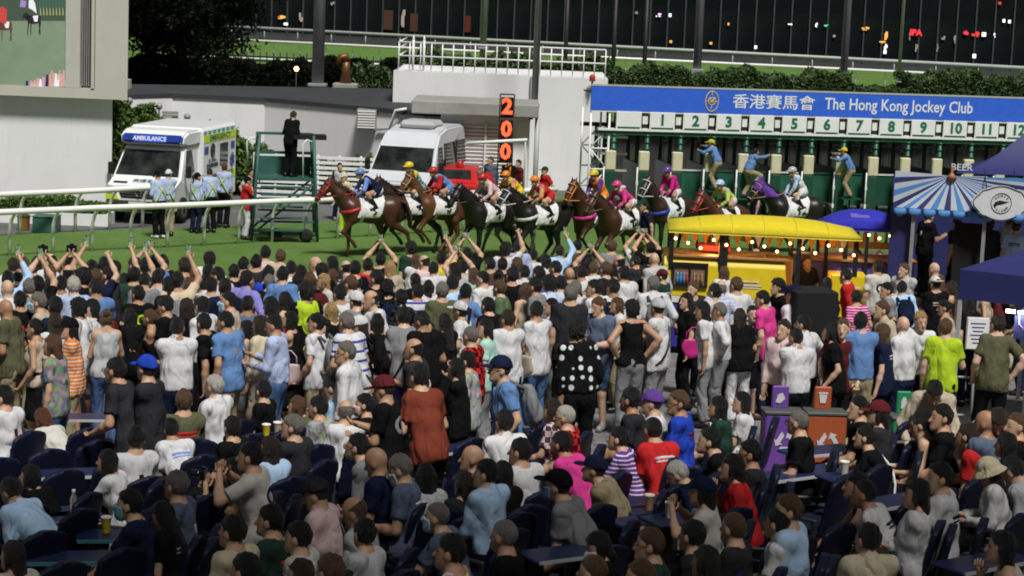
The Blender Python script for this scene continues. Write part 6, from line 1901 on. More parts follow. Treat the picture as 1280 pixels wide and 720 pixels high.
# ------------------------------------------------------------ refreshment carts
plain('cart_yellow', (.66, .50, .015), .38); plain('roof_yellow', (.74, .60, .025), .45); plain('roof_blue', (.035, .035, .42), .4); plain('cart_white', (.72, .71, .68), .4); plain('cart_blue', (.03, .03, .28), .45); plain('cart_violet', (.14, .12, .50), .5)
plain('card_brown', (.30, .16, .075), .8); plain('wood_warm', (.34, .19, .08), .6); plain('pennant_orange', (.72, .28, .03), .7); plain('pennant_white', (.7, .66, .58), .7); plain('bottle_blue', (.08, .25, .5), .25); plain('bottle_red', (.5, .06, .04), .3); plain('tray_red', (.5, .03, .03), .5); plain('food_yellow', (.7, .42, .05), .6)
def dome_roof(e, name, x0, x1, y0, y1, z, rise, mat, nx=14, ny=8, edge=.05):
    V = []; F = []
    for lay in (0, 1):
        for i in range(nx + 1):
            for j in range(ny + 1):
                u, w_ = i / nx * 2 - 1, j / ny * 2 - 1
                V.append((x0 + (x1 - x0) * i / nx, y0 + (y1 - y0) * j / ny, z + rise * (1 - abs(u) ** 2.6) * (1 - abs(w_) ** 2.6) + (edge if lay == 0 else 0)))
    k = (nx + 1) * (ny + 1)
    for i in range(nx):
        for j in range(ny):
            a = i * (ny + 1) + j; F.append((a, a + ny + 1, a + ny + 2, a + 1)); F.append((k + a, k + a + 1, k + a + ny + 2, k + a + ny + 1))
    for i in range(nx):
        for a in (i * (ny + 1), i * (ny + 1) + ny): F.append((a, a + ny + 1, k + a + ny + 1, k + a))
    for j in range(ny):
        for a in (j, nx * (ny + 1) + j): F.append((a, a + 1, k + a + 1, k + a))
    mb = MB(); mb.add(V, F, True); return mb.build(name, mat, e)
def bulbs(e, pts, power=3.0):
    bm_ = MB().ball((0, 0, 0), .024, 8, 6).mesh('bulb', 'bulb_warm')
    for i, p in enumerate(pts):
        b_ = inst('bulb', bm_, e, Matrix.Translation(p))
    ld = bpy.data.lights.new('bulb_light', 'POINT'); ld.energy = power; ld.color = (1, .55, .2); ld.shadow_soft_size = .15
    for p in (pts[len(pts) // 4], pts[3 * len(pts) // 4]):
        lo = bpy.data.objects.new('bulb_light', ld); link(lo, e); lo.location = Vector(p) + Vector((0, .25, -.18))
YC = 34.2
zg = apron_z(YC)
xL, xR_ = at(836, 285, YC).x, at(1076, 285, YC).x
zrf = at(930, 293, YC).z
org = Vector((xL, YC, zg))
ck = thing('food_cart', 'yellow food cart with curved yellow roof, pennants and warm string lights', 'cart', org, R(-3))
Wc = xR_ - xL
dome_roof(ck, 'roof', 0, Wc, -.15, 1.75, zrf - zg, .20, 'roof_yellow', edge=.03)
for k_ in range(1, 6):
    MB().tube([(Wc * k_ / 6, -.15 + 1.9 * j / 8, zrf - zg + .032 + .20 * (1 - abs(k_ / 3 - 1) ** 2.6) * (1 - abs(j / 4 - 1) ** 2.6)) for j in range(9)], .008, 4).build('roof_seam', 'roof_yellow', ck)
for x in (.06, Wc * .29, Wc * .68, Wc - .08):
    MB().box((x, -.02, (zrf - zg) / 2), (.075 if x != Wc * .29 else .15, .08, zrf - zg)).build('post', 'trim_black', ck); MB().box((x, 1.6, (zrf - zg) / 2), (.075, .08, zrf - zg)).build('post', 'trim_black', ck)
def cz(py, px=905): return at(px, py, YC).z - zg
def cx(px, py=340): return at(px, py, YC).x - xL
zt2, zw, zb2 = cz(323), cz(371), cz(379)
V, F = body_from_profile([(-.10, zw), (-.05, zt2 - .12), (.05, zt2), (1.2, zt2), (1.2, zw)], [1, 1, 1, 1, 1], .01)
hw = (cx(984) - cx(826)) / 2; xc = (cx(984) + cx(826)) / 2
V = [Vector((xc + (v.x * hw * (1.0 if v.z < zt2 - .2 else .955)), v.y, v.z)) for v in V]
cb_ = MB().add(V, F).build('body', 'cart_yellow', ck)
MB().box((xc, .55, (zw + zb2) / 2), (2 * hw + .02, 1.3, zw - zb2 - .004)).build('white_band', 'cart_white', ck)
MB().box((xc, .55, zb2 / 2 + .06), (2 * hw - .02, 1.26, zb2 - .14)).build('skirt', 'cart_blue', ck)
inst('lettering', text_mesh('HAPPY', .16, 'lettering_white', .003, .004), ck, face_M((cx(842), -.085, cz(392)), (1, 0, 0), (0, 0, 1)))
for k_, wd in ((349, .30), (354, .42), (357, .36)): MB().box((cx(936, 345), -.092, cz(k_)), (wd, .003, .022)).build('print_line', 'pennant_white', ck)
wz0, wz1, wx0, wx1 = cz(358), cz(330), cx(842), cx(883)
plain('hatch_inside', (.20, .15, .11), .8)
wf = MB().box(((wx0 + wx1) / 2, -.072, (wz0 + wz1) / 2), (wx1 - wx0, .03, wz1 - wz0)).build('hatch', 'hatch_inside', cb_)
for x0_, x1_, z0_, z1_ in ((wx0 - .02, wx1 + .02, wz1 - .015, wz1 + .015), (wx0 - .02, wx1 + .02, wz0 - .015, wz0 + .015), (wx0 - .02, wx0 + .012, wz0 + .016, wz1 - .016), (wx1 - .012, wx1 + .02, wz0 + .016, wz1 - .016), ((wx0 + wx1) / 2 - .012, (wx0 + wx1) / 2 + .012, wz0 + .016, wz1 - .016)):
    MB().box(((x0_ + x1_) / 2, -.115, (z0_ + z1_) / 2), (x1_ - x0_, .05, z1_ - z0_)).build('hatch_frame', 'trim_black', wf)
for i, (px, mt) in enumerate(((847, 'bottle_blue'), (851, 'bottle_blue'), (855, 'bottle_blue'), (859, 'bottle_red'), (868, 'wood_warm'), (872, 'card_brown'), (877, 'wood_warm'))):
    MB().lathe([(.022, 0), (.024, .12), (.011, .16), (.011, .21)], (cx(px), -.112, wz0 + .016), 8).build('bottle', mt, ck)
MB().box((cx(893), .75, cz(316)), (.55, .4, .10), bev=.01).build('tray', 'tray_red', ck)
MB().box((cx(913), .1, zt2 + .02), (1.9, .28, .03)).build('counter', 'wood_warm', ck)
# right part: box, counter with food, sign
MB().box((cx(975, 340), .5, cz(343)), (cx(992) - cx(960), .5, cz(323) - cz(364)), bev=.01).build('carton', 'card_brown', ck)
MB().box((cx(990, 360), .25, cz(371)), (cx(1040) - cx(962), .6, .06)).build('counter', 'wood_warm', ck); MB().box((cx(990, 360), .45, cz(371) / 2), (cx(1036) - cx(966), .5, cz(371) - .08)).build('counter_front', 'cart_blue', ck)
mb = MB()
for i in range(14): mb.ball((cx(968 + i * 2.0), random.uniform(.05, .3), cz(368) + random.uniform(0, .03)), (.045, .04, .03), 7, 4)
mb.build('food', 'food_yellow', ck)
V, F = body_from_profile([(-.10, cz(388)), (-.06, cz(337)), (.6, cz(337)), (.6, cz(388))], [1, 1, 1, 1], .01); hw2 = (cx(1082) - cx(1038)) / 2; xc2 = (cx(1082) + cx(1038)) / 2
MB().add([Vector((xc2 + v.x * hw2, v.y, v.z)) for v in V], F).build('body', 'cart_yellow', ck)
for k_, wd in ((350, .14), (356, .2), (361, .16)): MB().box((cx(1070, 360), -.105, cz(k_)), (wd, .003, .03)).build('print_line', 'pennant_white', ck)
inst('lettering', text_mesh('HAPPY', .17, 'lettering_white', .003, .004), ck, face_M((cx(972, 395), .19, cz(395)), (1, 0, 0), (0, 0, 1)))
pts = []
for i in range(15): pts.append((.12 + (Wc - .24) * i / 14, -.1 + .04 * (i % 2), zrf - zg - .10 - .07 * (i % 3)))
bulbs(ck, pts, 12.0)
pm1 = MB().add([(-.06, 0, 0), (.06, 0, 0), (0, .004, -.20), (0, -.004, -.20)], [(0, 1, 2), (0, 3, 1), (0, 2, 3), (1, 3, 2)]).mesh('pennant', 'pennant_orange')
pm2 = MB().add([(-.06, 0, 0), (.06, 0, 0), (0, .004, -.20), (0, -.004, -.20)], [(0, 1, 2), (0, 3, 1), (0, 2, 3), (1, 3, 2)]).mesh('pennant', 'pennant_white')
for i in range(18): inst('pennant', pm1 if i % 4 else pm2, ck, Matrix.Translation((.1 + (Wc - .2) * i / 17, .12, zrf - zg - .03)))
# blue cart
YC2 = 35.6
zg2 = apron_z(YC2); xa, xb = at(1029, 280, YC2).x, at(1141, 280, YC2).x; z2 = at(1085, 289, YC2).z - zg2
c2k = thing('drinks_cart', 'smaller drinks cart with domed blue roof and warm bulbs beside the striped tent', 'cart', (xa, YC2, zg2), 0)
W2 = xb - xa
dome_roof(c2k, 'roof', 0, W2, -.1, 1.1, z2, .27, 'roof_blue', 12, 8)
MB().box((W2 * .42, .15, z2 + .235), (.32, .16, .03), M=Matrix.Rotation(R(20), 3, 'X')).build('roof_label', 'cart_violet', c2k)
for x in (.08, W2 * .5, W2 - .08): MB().box((x, .0, z2 / 2), (.06, .06, z2)).build('post', 'trim_black', c2k); MB().box((x, 1.0, z2 / 2), (.06, .06, z2)).build('post', 'trim_black', c2k)
zc2 = at(1085, 328, YC2).z - zg2
MB().box((W2 / 2 - .15, .45, zc2 / 2), (W2 + .5, .8, zc2), bev=.03).build('counter_front', 'cart_violet', c2k); MB().box((W2 / 2 - .15, .40, zc2 + .02), (W2 + .55, .85, .04)).build('counter', 'wood_warm', c2k)
MB().box((W2 / 2, .8, zc2 + .20), (W2 * .9, .04, .12)).build('shelf', 'wood_warm', c2k)
for i in range(7): MB().lathe([(.03, 0), (.032, .13), (.014, .18), (.014, .24)], (.1 + i * .19, .8, zc2 + .26), 8).build('bottle', 'bottle_red' if i % 3 else 'bottle_blue', c2k)
bulbs(c2k, [(.06 + W2 * .95 * i / 8, -.05, z2 - .06 - .05 * (i % 2)) for i in range(9)] + [(W2 - .1, -.05, z2 - .2), (W2 - .22, -.05, z2 - .22)], 6.0)

# ------------------------------------------------------------ deck, striped beer tent
worn('deck_wood', (.13, .09, .06), .2, 2, .8); worn('tent_navy', (.022, .026, .125), .12, 1.5, .6, .05); plain('stripe_pale', (.46, .50, .58), .7); plain('stripe_blue', (.07, .22, .52), .7); plain('stripe_navy', (.02, .03, .13), .7); plain('finial', (.4, .14, .06), .5); plain('black_cloth', (.008, .008, .009), .9); plain('sign_pale', (.62, .64, .66), .6)
xd = at(1112, 300, 37).x
mb = MB(); mb.box(((xd + 24) / 2, 41.5, .65), (24 - xd, 9.9, 1.3)); struct(mb.build('deck', 'deck_wood'))
YT = 35.0
tent = thing('beer_tent', 'large navy beer tent with a blue and white striped front awning', 'tent', (at(1117, 250, YT).x, YT, 0), R(-10))
ox = tent.location.x
zv = at(1190, 264, YT).z; zstr = at(1117, 213, YT).z; xe = at(1330, 250, YT).x - ox
zg3 = apron_z(YT)
# awning: radiating stripes from the finial, each a sewn strip
ax_, az_ = at(1187, 219, YT + .1).x - ox, at(1187, 219, YT + .1).z
N_ = 26; bottom = []
per = [(0, zstr)] + [(0, zstr + (zv - zstr) * t) for t in (.17, .33, .5, .67, .83, 1)] + [(xe * t, zv) for t in [i / 24 for i in range(1, 25)]] + [(xe, zv + (zstr - zv) * t) for t in (.17, .33, .5, .67, .83, 1)]
for i in range(len(per) - 1):
    (xa_, za_), (xb_, zb_2) = per[i], per[i + 1]
    V = [(ax_ - .02 + .04 * (i / len(per)), .14, az_), (xa_, 0, za_), (xb_, 0, zb_2)]
    V += [(v[0], v[1] + .02, v[2] - .01) for v in V]
    MB().add(V, [(0, 1, 2), (5, 4, 3), (0, 3, 4, 1), (1, 4, 5, 2), (2, 5, 3, 0)]).build('awning_stripe', ['stripe_pale', 'stripe_navy', 'stripe_pale', 'stripe_blue'][i % 4], tent)
for i in range(12):
    x = .12 + (xe - .2) * i / 11
    mb = MB(); mb.tube([(x, -.02, zv + .02), (x, -.025, zv - .05), (x, -.02, zv - .12)], [.10, .11, .03], 10); o = mb.build('scallop', 'stripe_blue', tent); 
    for v in o.data.vertices: v.co.y = -.02 + (v.co.y + .02) * .15
MB().box((xe / 2, -.005, zv - .02), (xe, .012, .10)).build('valance', 'stripe_navy', tent)
MB().lathe([(.09, 0), (.05, .06), (.02, .1), (.025, .16), (.0, .22)], (ax_, .12, az_ - .04), 8).build('finial', 'finial', tent)
MB().box((.16, .2, (zg3 + zv) / 2 + .1), (.36, .05, zv - zg3)).build('side_wall', 'tent_navy', tent)
MB().box((.02, 2.4, (1.3 + zv) / 2), (.05, 4.2, zv - 1.3 + .3)).build('side_wall', 'tent_navy', tent)
MB().box((.35, .06, (zg3 + zv) / 2), (.06, .06, zv - zg3)).build('pole', 'pole_grey', tent); MB().box((at(1228, 280, YT).x - ox, .06, (zg3 + zv) / 2), (.06, .06, zv - zg3)).build('pole', 'pole_grey', tent)
MB().box((at(1209, 300, YT).x - ox, .3, (zg3 + zv) / 2 - .1), (at(1226, 300, YT).x - at(1190, 300, YT).x, .05, zv - zg3 - .2)).build('curtain', 'black_cloth', tent)
MB().box((xe / 2 + 1, 5.6, 2.4), (xe + 2, .05, 2.4)).build('back_wall', 'tent_navy', tent)
# peaked main roof behind the awning
bpy.context.view_layer.update()
TI = (Matrix.Translation(tent.location) @ Matrix.Rotation(R(-10), 4, 'Z')).inverted()
zR = at(1196, 216, 36.4).z
pk = TI @ at(1335, 112, 37.8)
base = [TI @ at(1194, 216.5, 36.4), TI @ Vector((at(1450, 216, 36.4).x, 36.4, zR)), TI @ Vector((at(1450, 216, 36.4).x, 38.6, zR)), TI @ Vector((at(1215, 200, 38.6).x, 38.6, zR))]
V = []; F = []; NS = 12
for a in range(4):
    p0_, p1_ = Vector(base[a]), Vector(base[(a + 1) % 4]); o_ = len(V)
    for i in range(NS + 1):
        t = i / NS
        for j in range(9):
            w_ = j / 8; q = p0_.lerp(p1_, w_); r_ = q.lerp(pk, t); r_.z = q.z + (pk.z - q.z) * (t ** 1.55) + .0; V.append(r_)
    for i in range(NS):
        for j in range(8): F.append((o_ + i * 9 + j, o_ + i * 9 + j + 1, o_ + (i + 1) * 9 + j + 1, o_ + (i + 1) * 9 + j))
MB().add(V, F, True).build('roof', 'tent_navy', tent)
inst('lettering', text_mesh('BEER', .17, 'stripe_pale', .003), tent, face_M((at(1198, 216, YT).x - ox + .05, .62, at(1198, 212, YT).z + .0), (1, 0, 0), (0, .5, 1)))
# oval sign with a bird
p = at(1251, 254, YT - .35)
os_ = thing('oval_sign', 'pale scalloped oval sign with a black bird badge hanging at the striped tent', 'sign', (p.x, YT - .35, p.z))
def oval(k): return [(k * (.42 + .05 * abs(math.cos(3 * a))) * math.cos(a) * 1.05, k * (.27 + .03 * abs(math.cos(3 * a + 1.57))) * math.sin(a)) for a in [i * 2 * math.pi / 48 for i in range(48)]]
Mx = Matrix.Rotation(math.pi / 2, 4, 'X')
MB().prism(oval(1.0), 0, .03, Mx).build('board', 'sign_pale', os_)
mb = MB(); mb.tube([(x, -.034, y) for x, y in oval(.95)] + [(oval(.95)[0][0], -.034, oval(.95)[0][1])], .008, 5, False); mb.tube([(.17 * math.cos(a), -.034, .17 * math.sin(a)) for a in [i * math.pi / 12 for i in range(25)]], .006, 5, False); mb.build('outline', 'lettering_black', os_)
MB().prism([(-.13, -.03), (-.10, .02), (-.02, .05), (.06, .035), (.13, .03), (.07, .005), (.0, -.02), (-.06, -.03), (-.11, -.07)], .031, .036, Mx).build('bird', 'lettering_black', os_)
for w_, sg_ in (('GOOSE', 1), ('ISLAND', -1)):
    for i, ch in enumerate(w_):
        an = (R(90) - sg_ * R(24) * (i - (len(w_) - 1) / 2)) if sg_ > 0 else (R(-90) + R(22) * (i - (len(w_) - 1) / 2))
        rr = .125
        inst('lettering', text_mesh(ch, .05, 'lettering_black', .002), os_, face_M((rr * math.cos(an), -.036, rr * math.sin(an)), (math.sin(an) * sg_, 0, -math.cos(an) * sg_), (math.cos(an) * sg_, 0, math.sin(an) * sg_)))
mb = MB(); mb.bar((-.25, 0, .2), (-.25, .3, .55), .01, 5); mb.bar((.25, 0, .2), (.25, .3, .55), .01, 5); mb.build('hanger', 'dark_metal', os_)

# ------------------------------------------------------------ navy canopy at the right
YN = 26.6
p = at(1198, 372, YN); zgN = apron_z(YN)
cn = thing('canopy_tent', 'navy pop-up canopy tent with grey legs and a lit lamp inside', 'tent', (p.x, YN, zgN), R(-30))
hv = at(1198, 374, YN).z - zgN; hv1 = hv + .42; Wt = 3.0
MB().box((Wt / 2, 0, hv + .2), (Wt, .02, .38)).build('valance', 'tent_navy', cn); MB().box((0, 1.5, hv + .2), (.02, 2.98, .38)).build('valance', 'tent_navy', cn); MB().box((Wt, 1.5, hv + .2), (.02, 2.98, .38)).build('valance', 'tent_navy', cn)
V = [(0, 0, hv1 - .03), (Wt, 0, hv1 - .03), (Wt, 3, hv1 - .03), (0, 3, hv1 - .03)]; F = []; NS = 8; V = []
pk = Vector((Wt / 2, 1.5, hv1 + .62)); cs = [Vector((-.01, -.01, hv1 - .03)), Vector((Wt + .01, -.01, hv1 - .03)), Vector((Wt + .01, 3.01, hv1 - .03)), Vector((-.01, 3.01, hv1 - .03))]
for a in range(4):
    o_ = len(V)
    for i in range(NS + 1):
        t = i / NS
        for j in range(5):
            q = cs[a].lerp(cs[(a + 1) % 4], j / 4); r_ = q.lerp(pk, t); r_.z = q.z + (pk.z - q.z) * t ** 1.25 - .05 * math.sin(math.pi * j / 4) * (1 - t) * 0; V.append(r_)
    for i in range(NS):
        for j in range(4): F.append((o_ + i * 5 + j, o_ + i * 5 + j + 1, o_ + (i + 1) * 5 + j + 1, o_ + (i + 1) * 5 + j))
MB().add(V, F, True).build('roof', 'tent_navy', cn)
for x, y in ((.02, .02), (Wt - .02, .02), (.02, 2.98), (Wt - .02, 2.98)): MB().box((x, y, hv1 / 2), (.045, .045, hv1 - .06)).build('leg', 'rail_grey', cn)
MB().box((at(1264, 420, YN).x - p.x, .9, hv / 2 + .2), (.05, .05, hv)).build('leg', 'rail_grey', cn)
MB().box((Wt * .62, 2.9, hv / 2), (1.7, .03, hv * .95)).build('back_wall', 'tent_navy', cn)
lp = at(1230, 383, YN + .9)
MB().box((lp.x - p.x, .9, lp.z - zgN), (.34, .05, .04)).build('lamp', 'light_white', cn)
ld = bpy.data.lights.new('lamp_light', 'AREA'); ld.energy = 9; ld.size = .35; ld.color = (1, .95, .85); lo = bpy.data.objects.new('lamp_light', ld); link(lo, cn); lo.location = (lp.x - p.x, .9, lp.z - zgN - .04)
p2 = at(1222, 417, YN - .6)
sg = thing('menu_board', 'white printed menu board on a stand under the navy canopy', 'sign', (p2.x, YN - .6, apron_z(YN - .6)))
hm = p2.z - apron_z(YN - .6)
MB().box((0, 0, hm), (.27, .02, .40), bev=.004).build('board', 'white_paint', sg); MB().box((0, .012, hm), (.29, .012, .42)).build('frame', 'rail_grey', sg); MB().bar((0, .03, 0), (0, .03, hm), .02, 6).build('stand', 'rail_grey', sg); MB().box((0, .03, .015), (.3, .3, .03)).build('foot', 'rail_grey', sg)
for i in range(6): MB().box((0, -.012, hm + .13 - i * .05), (.19 - .03 * (i % 3), .003, .014)).build('print_line', 'lettering_navy', sg)
p3 = at(1276, 395, YN + .5)
pb = thing('poster', 'navy hanging poster with white outline under the navy canopy', 'poster', (p3.x, YN + .5, apron_z(YN)))
MB().box((.2, 0, p3.z - apron_z(YN)), (.55, .02, .62)).build('sheet', 'tent_navy', pb); MB().tube([(.1, -.015, p3.z - apron_z(YN) + .2), (-.02, -.015, p3.z - apron_z(YN) + .05), (-.02, -.015, p3.z - apron_z(YN) - .1), (.08, -.015, p3.z - apron_z(YN) - .22)], .008, 5).build('print', 'stripe_pale', pb)
MB().bar((.2, .02, 0), (.2, .02, p3.z - apron_z(YN) + .3), .02, 6).build('stand', 'rail_grey', pb)
inst('lettering', text_mesh('Ti', .16, 'stripe_pale', .002), pb, face_M((.1, -.014, p3.z - apron_z(YN) - .02), (1, 0, 0), (0, 0, 1)))

# ------------------------------------------------------------ black speaker tower, recycling bins
YP = 27.5
pa, pb_ = at(986, 360, YP), at(1043, 360, YP)
sp = thing('speaker_tower', 'tall black loudspeaker tower standing in the crowd', 'loudspeaker', ((pa.x + pb_.x) / 2, YP, apron_z(YP)), R(8))
hs_ = pa.z - apron_z(YP); ws_ = (pb_.x - pa.x) * .96
for i, (a, b2) in enumerate(((.06, hs_ * .34), (hs_ * .345, hs_ * .67), (hs_ * .675, hs_))):
    cbx = MB().box((0, 0, (a + b2) / 2), (ws_, .6, b2 - a), bev=.015).build('cabinet', 'black_cloth', sp); MB().box((0, -.303, (a + b2) / 2), (ws_ * .92, .01, (b2 - a) * .9)).build('grille', 'trim_black', cbx)
MB().box((0, 0, .03), (ws_ * .9, .5, .06)).build('base', 'trim_black', sp)
plain('bin_purple', (.15, .06, .33), .5); plain('bin_orange', (.38, .085, .03), .5); plain('bin_green', (.015, .24, .10), .5); plain('bin_top', (.08, .085, .08), .5); plain('mark_white', (.6, .58, .6), .6)
def arrows(r_):
    mb = MB()
    for k in range(3):
        M_ = Matrix.Rotation(k * 2 * math.pi / 3, 4, 'Z')
        poly = [(-.50, -.62), (.22, -.62), (.22, -.80), (.58, -.46), (.22, -.12), (.22, -.32), (-.34, -.32)]
        V = [M_ @ Vector((x * r_, y * r_, z)) for z in (0, .004) for x, y in poly]; n_ = len(poly)
        mb.add(V, [tuple(range(n_, 2 * n_)), tuple(range(n_ - 1, -1, -1))] + [(i, (i + 1) % n_, n_ + (i + 1) % n_, n_ + i) for i in range(n_)])
    return mb.mesh('recycling_mark', 'mark_white')
YR = 20.9
for i, (x0, x1, py, mt, lab, icon) in enumerate(((957, 1006, 516, 'bin_purple', 'purple recycling bin with white arrows and a raised header panel', 'can'), (1010, 1060, 517, 'bin_orange', 'orange recycling bin with white arrows and a cup on its header panel', 'cup'), (1116, 1158, 523, 'bin_green', 'green recycling bin with a raised header panel beside the terrace seats', 'bottle'))):
    a_, b_ = at(x0, py, YR), at(x1, py, YR); wb = (b_.x - a_.x)
    e = thing('recycling_bin', lab, 'bin', ((a_.x + b_.x) / 2, YR, ground(0, 22)), R(4), 'recycling bins')
    hb = a_.z - e.location.z
    bd = MB().box((0, .13, hb / 2), (wb, .26, hb - .03), bev=.015).build('bin_body', mt, e); MB().box((0, .13, hb), (wb + .02, .28, .035), bev=.008).build('lid', 'bin_top', e)
    inst('recycling_mark', arrows(.15), bd, face_M((.02, -.004, hb - .30), (1, 0, 0), (0, 0, 1)))
    hd = MB().box((-.02, .20, hb + .13), (wb * .44, .03, .24), bev=.012).build('header_panel', mt, e)
    mb = MB()
    if icon == 'cup': mb.prism([(-.028, -.05), (.028, -.05), (.042, .04), (-.042, .04)], 0, .006, Mx); mb.box((0, -.003, .055), (.1, .006, .016))
    elif icon == 'can': mb.prism([(-.05, -.05), (.0, -.06), (.05, -.01), (.02, .05), (-.03, .03)], 0, .006, Mx)
    else: mb.prism([(-.03, -.06), (.03, -.06), (.03, .02), (.012, .06), (-.012, .06), (-.03, .02)], 0, .006, Mx)
    o = mb.build('pictogram', 'mark_white', hd); o.location = (-.02, .182, hb + .13)
# ------------------------------------------------------------ the crowd
# px py pose yaw sex top bottom hair ...   (yaw 0 looks away from the camera, 90 looks left)
PROM = """
25 364 cupl 25 m tee:black trousers:khaki short cup sk1
47 365 down 85 m tee:beige trousers:grey short:greyhair mask
43 398 cheek 80 f tank:beige skirt:black bun sk1
65 418 down 75 f tee:charcoal:floral shorts:denim bob:brown
86 397 cross 100 f tee:orange:thin trousers:khaki bob cap:black
92 346 down 20 m shirt:paleblue shorts:khaki short:whitehair z1.06 sk2
120 336 up1 5 m tee:navy trousers:black short:brown sk2
133 388 phone 15 f tank:silver trousers:denim bun:brown
162 385 pocket 30 f jacket:black trousers:black long
187 386 cross 95 f strapless:black shorts:black tail:brown sk1
222 396 cross 20 m shirt:white trousers:navy buzz sk3
253 370 pocket 60 m shirt:white trousers:black short sk2
285 364 down 85 m tee:beige trousers:grey buzz mask
308 400 cup 75 f tank:offwhite skirt:grey longb cup
143 448 lean 70 m tee:charcoal trousers:black short glasses sk1
183 445 cross 75 m tee:charcoal trousers:black short cap:royal
172 357 cross 30 m tee:black trousers:black short sk1 hy20 print=ring/lime
197 338 down 10 m tee:silver trousers:grey short strap
222 339 up1 5 m tee:peach trousers:grey short sk1 phone
310 339 down -20 m shirt:violet trousers:black short hy-20
265 347 down 10 m tee:silver trousers:grey short
362 388 drink 80 f dress:black skirt:black long cup bag:palepink
325 394 pocket 60 f shirt:cream trousers:beige longb:darkbrown
424 356 down 20 m tee:white trousers:black short sk1 print=star/charcoal
414 378 down 30 f tank:black trousers:black long:blonde sk2
382 354 down 25 m tee:black trousers:black curly vest:lime sk3
438 344 down 50 m tee:silver trousers:grey short:brown sk2
432 426 pocket 75 m shirt:white trousers:navy short:greyhair glasses
472 392 cross 15 f tank:black shorts:beige long sk1
484 350 down 15 m tee:black trousers:black curly pack:navy
522 355 down 10 m tee:white:stripes trousers:navy short strap sk1
460 323 down 5 m tee:red trousers:black short sk1
556 392 phone 40 f tee:black skirt:black long
553 352 down 30 m tee:olive trousers:khaki short:greyhair
583 355 down 5 m tee:blue trousers:denim short sk3
624 350 down 50 m tee:green trousers:denim short:brown sk2
603 338 down 70 m tee:white trousers:navy buzz glasses sk2
588 407 cross 70 m tee:red:check trousers:black buzz:greyhair glasses z.97
606 398 pocket 80 f tee:mint trousers:grey bob
517 422 cup 75 m tee:charcoal trousers:black bald vest:charcoal sk1
570 447 cross 85 f tee:black trousers:black bob glasses
583 438 down 75 f tee:grey:floral trousers:black short
625 445 down 80 m tee:blue trousers:navy short cap:navy pack:grey glasses
523 458 lean 40 m tee:rust trousers:black short z1.05
480 470 phone 75 m tee:black trousers:black short cap:maroon sk1
657 354 down 10 f dress:beige skirt:beige long:brown sk2
715 355 down 5 m tee:charcoal trousers:black short:greyhair z1.1
712 368 pocket 10 f tee:charcoal skirt:black bob:brown
748 370 phone 150 m tee:slate shorts:denim short:brown sk2 hy-20
722 402 down 15 m shirt:black:dots trousers:black curly z1.08 sk3
790 376 hips 20 m tank:black trousers:grey curly sk1
822 373 cross 60 m tee:white trousers:grey short cap:silver strap sk1
858 365 pocket 100 f tee:black trousers:black long bag:magenta
866 350 down 165 m jacket:charcoal trousers:black short:brown sk2
902 350 down 10 m shirt:paleblue:thin trousers:black bald:greyhair z1.05 sk2
925 386 down 20 f tee:black trousers:white long:darkbrown
941 381 cross 170 f tank:teal skirt:black short sk2
953 363 down 80 m tee:pink trousers:navy short
980 398 down 165 m shirt:palepink trousers:black short:darkbrown sk2
995 410 cross 15 m shirt:white trousers:black buzz sk1
1004 393 pocket 40 m shirt:white trousers:black short
1054 396 down 145 m tee:maroon trousers:black short:brown sk2
1077 390 cross 5 m shirt:blue trousers:khaki short z1.06 sk2
1103 404 cup 70 f tee:navy trousers:black longb:brown sk2
1129 395 pocket 45 m shirt:white trousers:navy none z1.02 sk2
1152 387 down 170 m shirt:white trousers:black short:blonde sk2
1183 398 cup -20 m tee:lime trousers:black short:brown sk2 z1.02
1247 394 down 5 m tee:olive trousers:black short:darkbrown z1.06 sk2
1057 336 down 75 m shirt:red trousers:black short
1097 325 pocket 20 m tee:offwhite trousers:black short sk1 print=ring/charcoal
1128 352 down 5 m shirt:skyblue trousers:black short pack:navy
1170 346 phone 20 m tee:black trousers:black short cap:white rev
1190 351 phone 60 f tank:brown trousers:black longb:darkbrown phone
1070 364 down 20 f tee:magenta:thin trousers:black short
1130 328 cross 150 m shirt:silver trousers:navy short:brown sk2
1151 307 down 10 f shirt:palepink trousers:black tail
1165 306 pocket 20 m shirt:white trousers:black short strap
1188 308 down 5 m shirt:white trousers:navy short
1168 328 down 60 m jacket:brown trousers:black none sk2
1230 313 phone 60 f tee:black trousers:black longb:darkbrown
1270 303 down 20 m tee:navy trousers:black short
1108 352 down 110 m tee:grey trousers:black short
1038 404 down 60 f tee:black trousers:black bob
906 333 down 10 f shirt:white trousers:black longb:brown
920 346 down 20 m tee:white trousers:black short:brown
893 354 down 30 m tee:offwhite trousers:black short
828 337 phone 60 f tee:darkgreen trousers:black short cap:maroon
945 300 down 10 m tee:black trousers:black short
818 316 down 30 m shirt:silver trousers:navy none sk2
"""
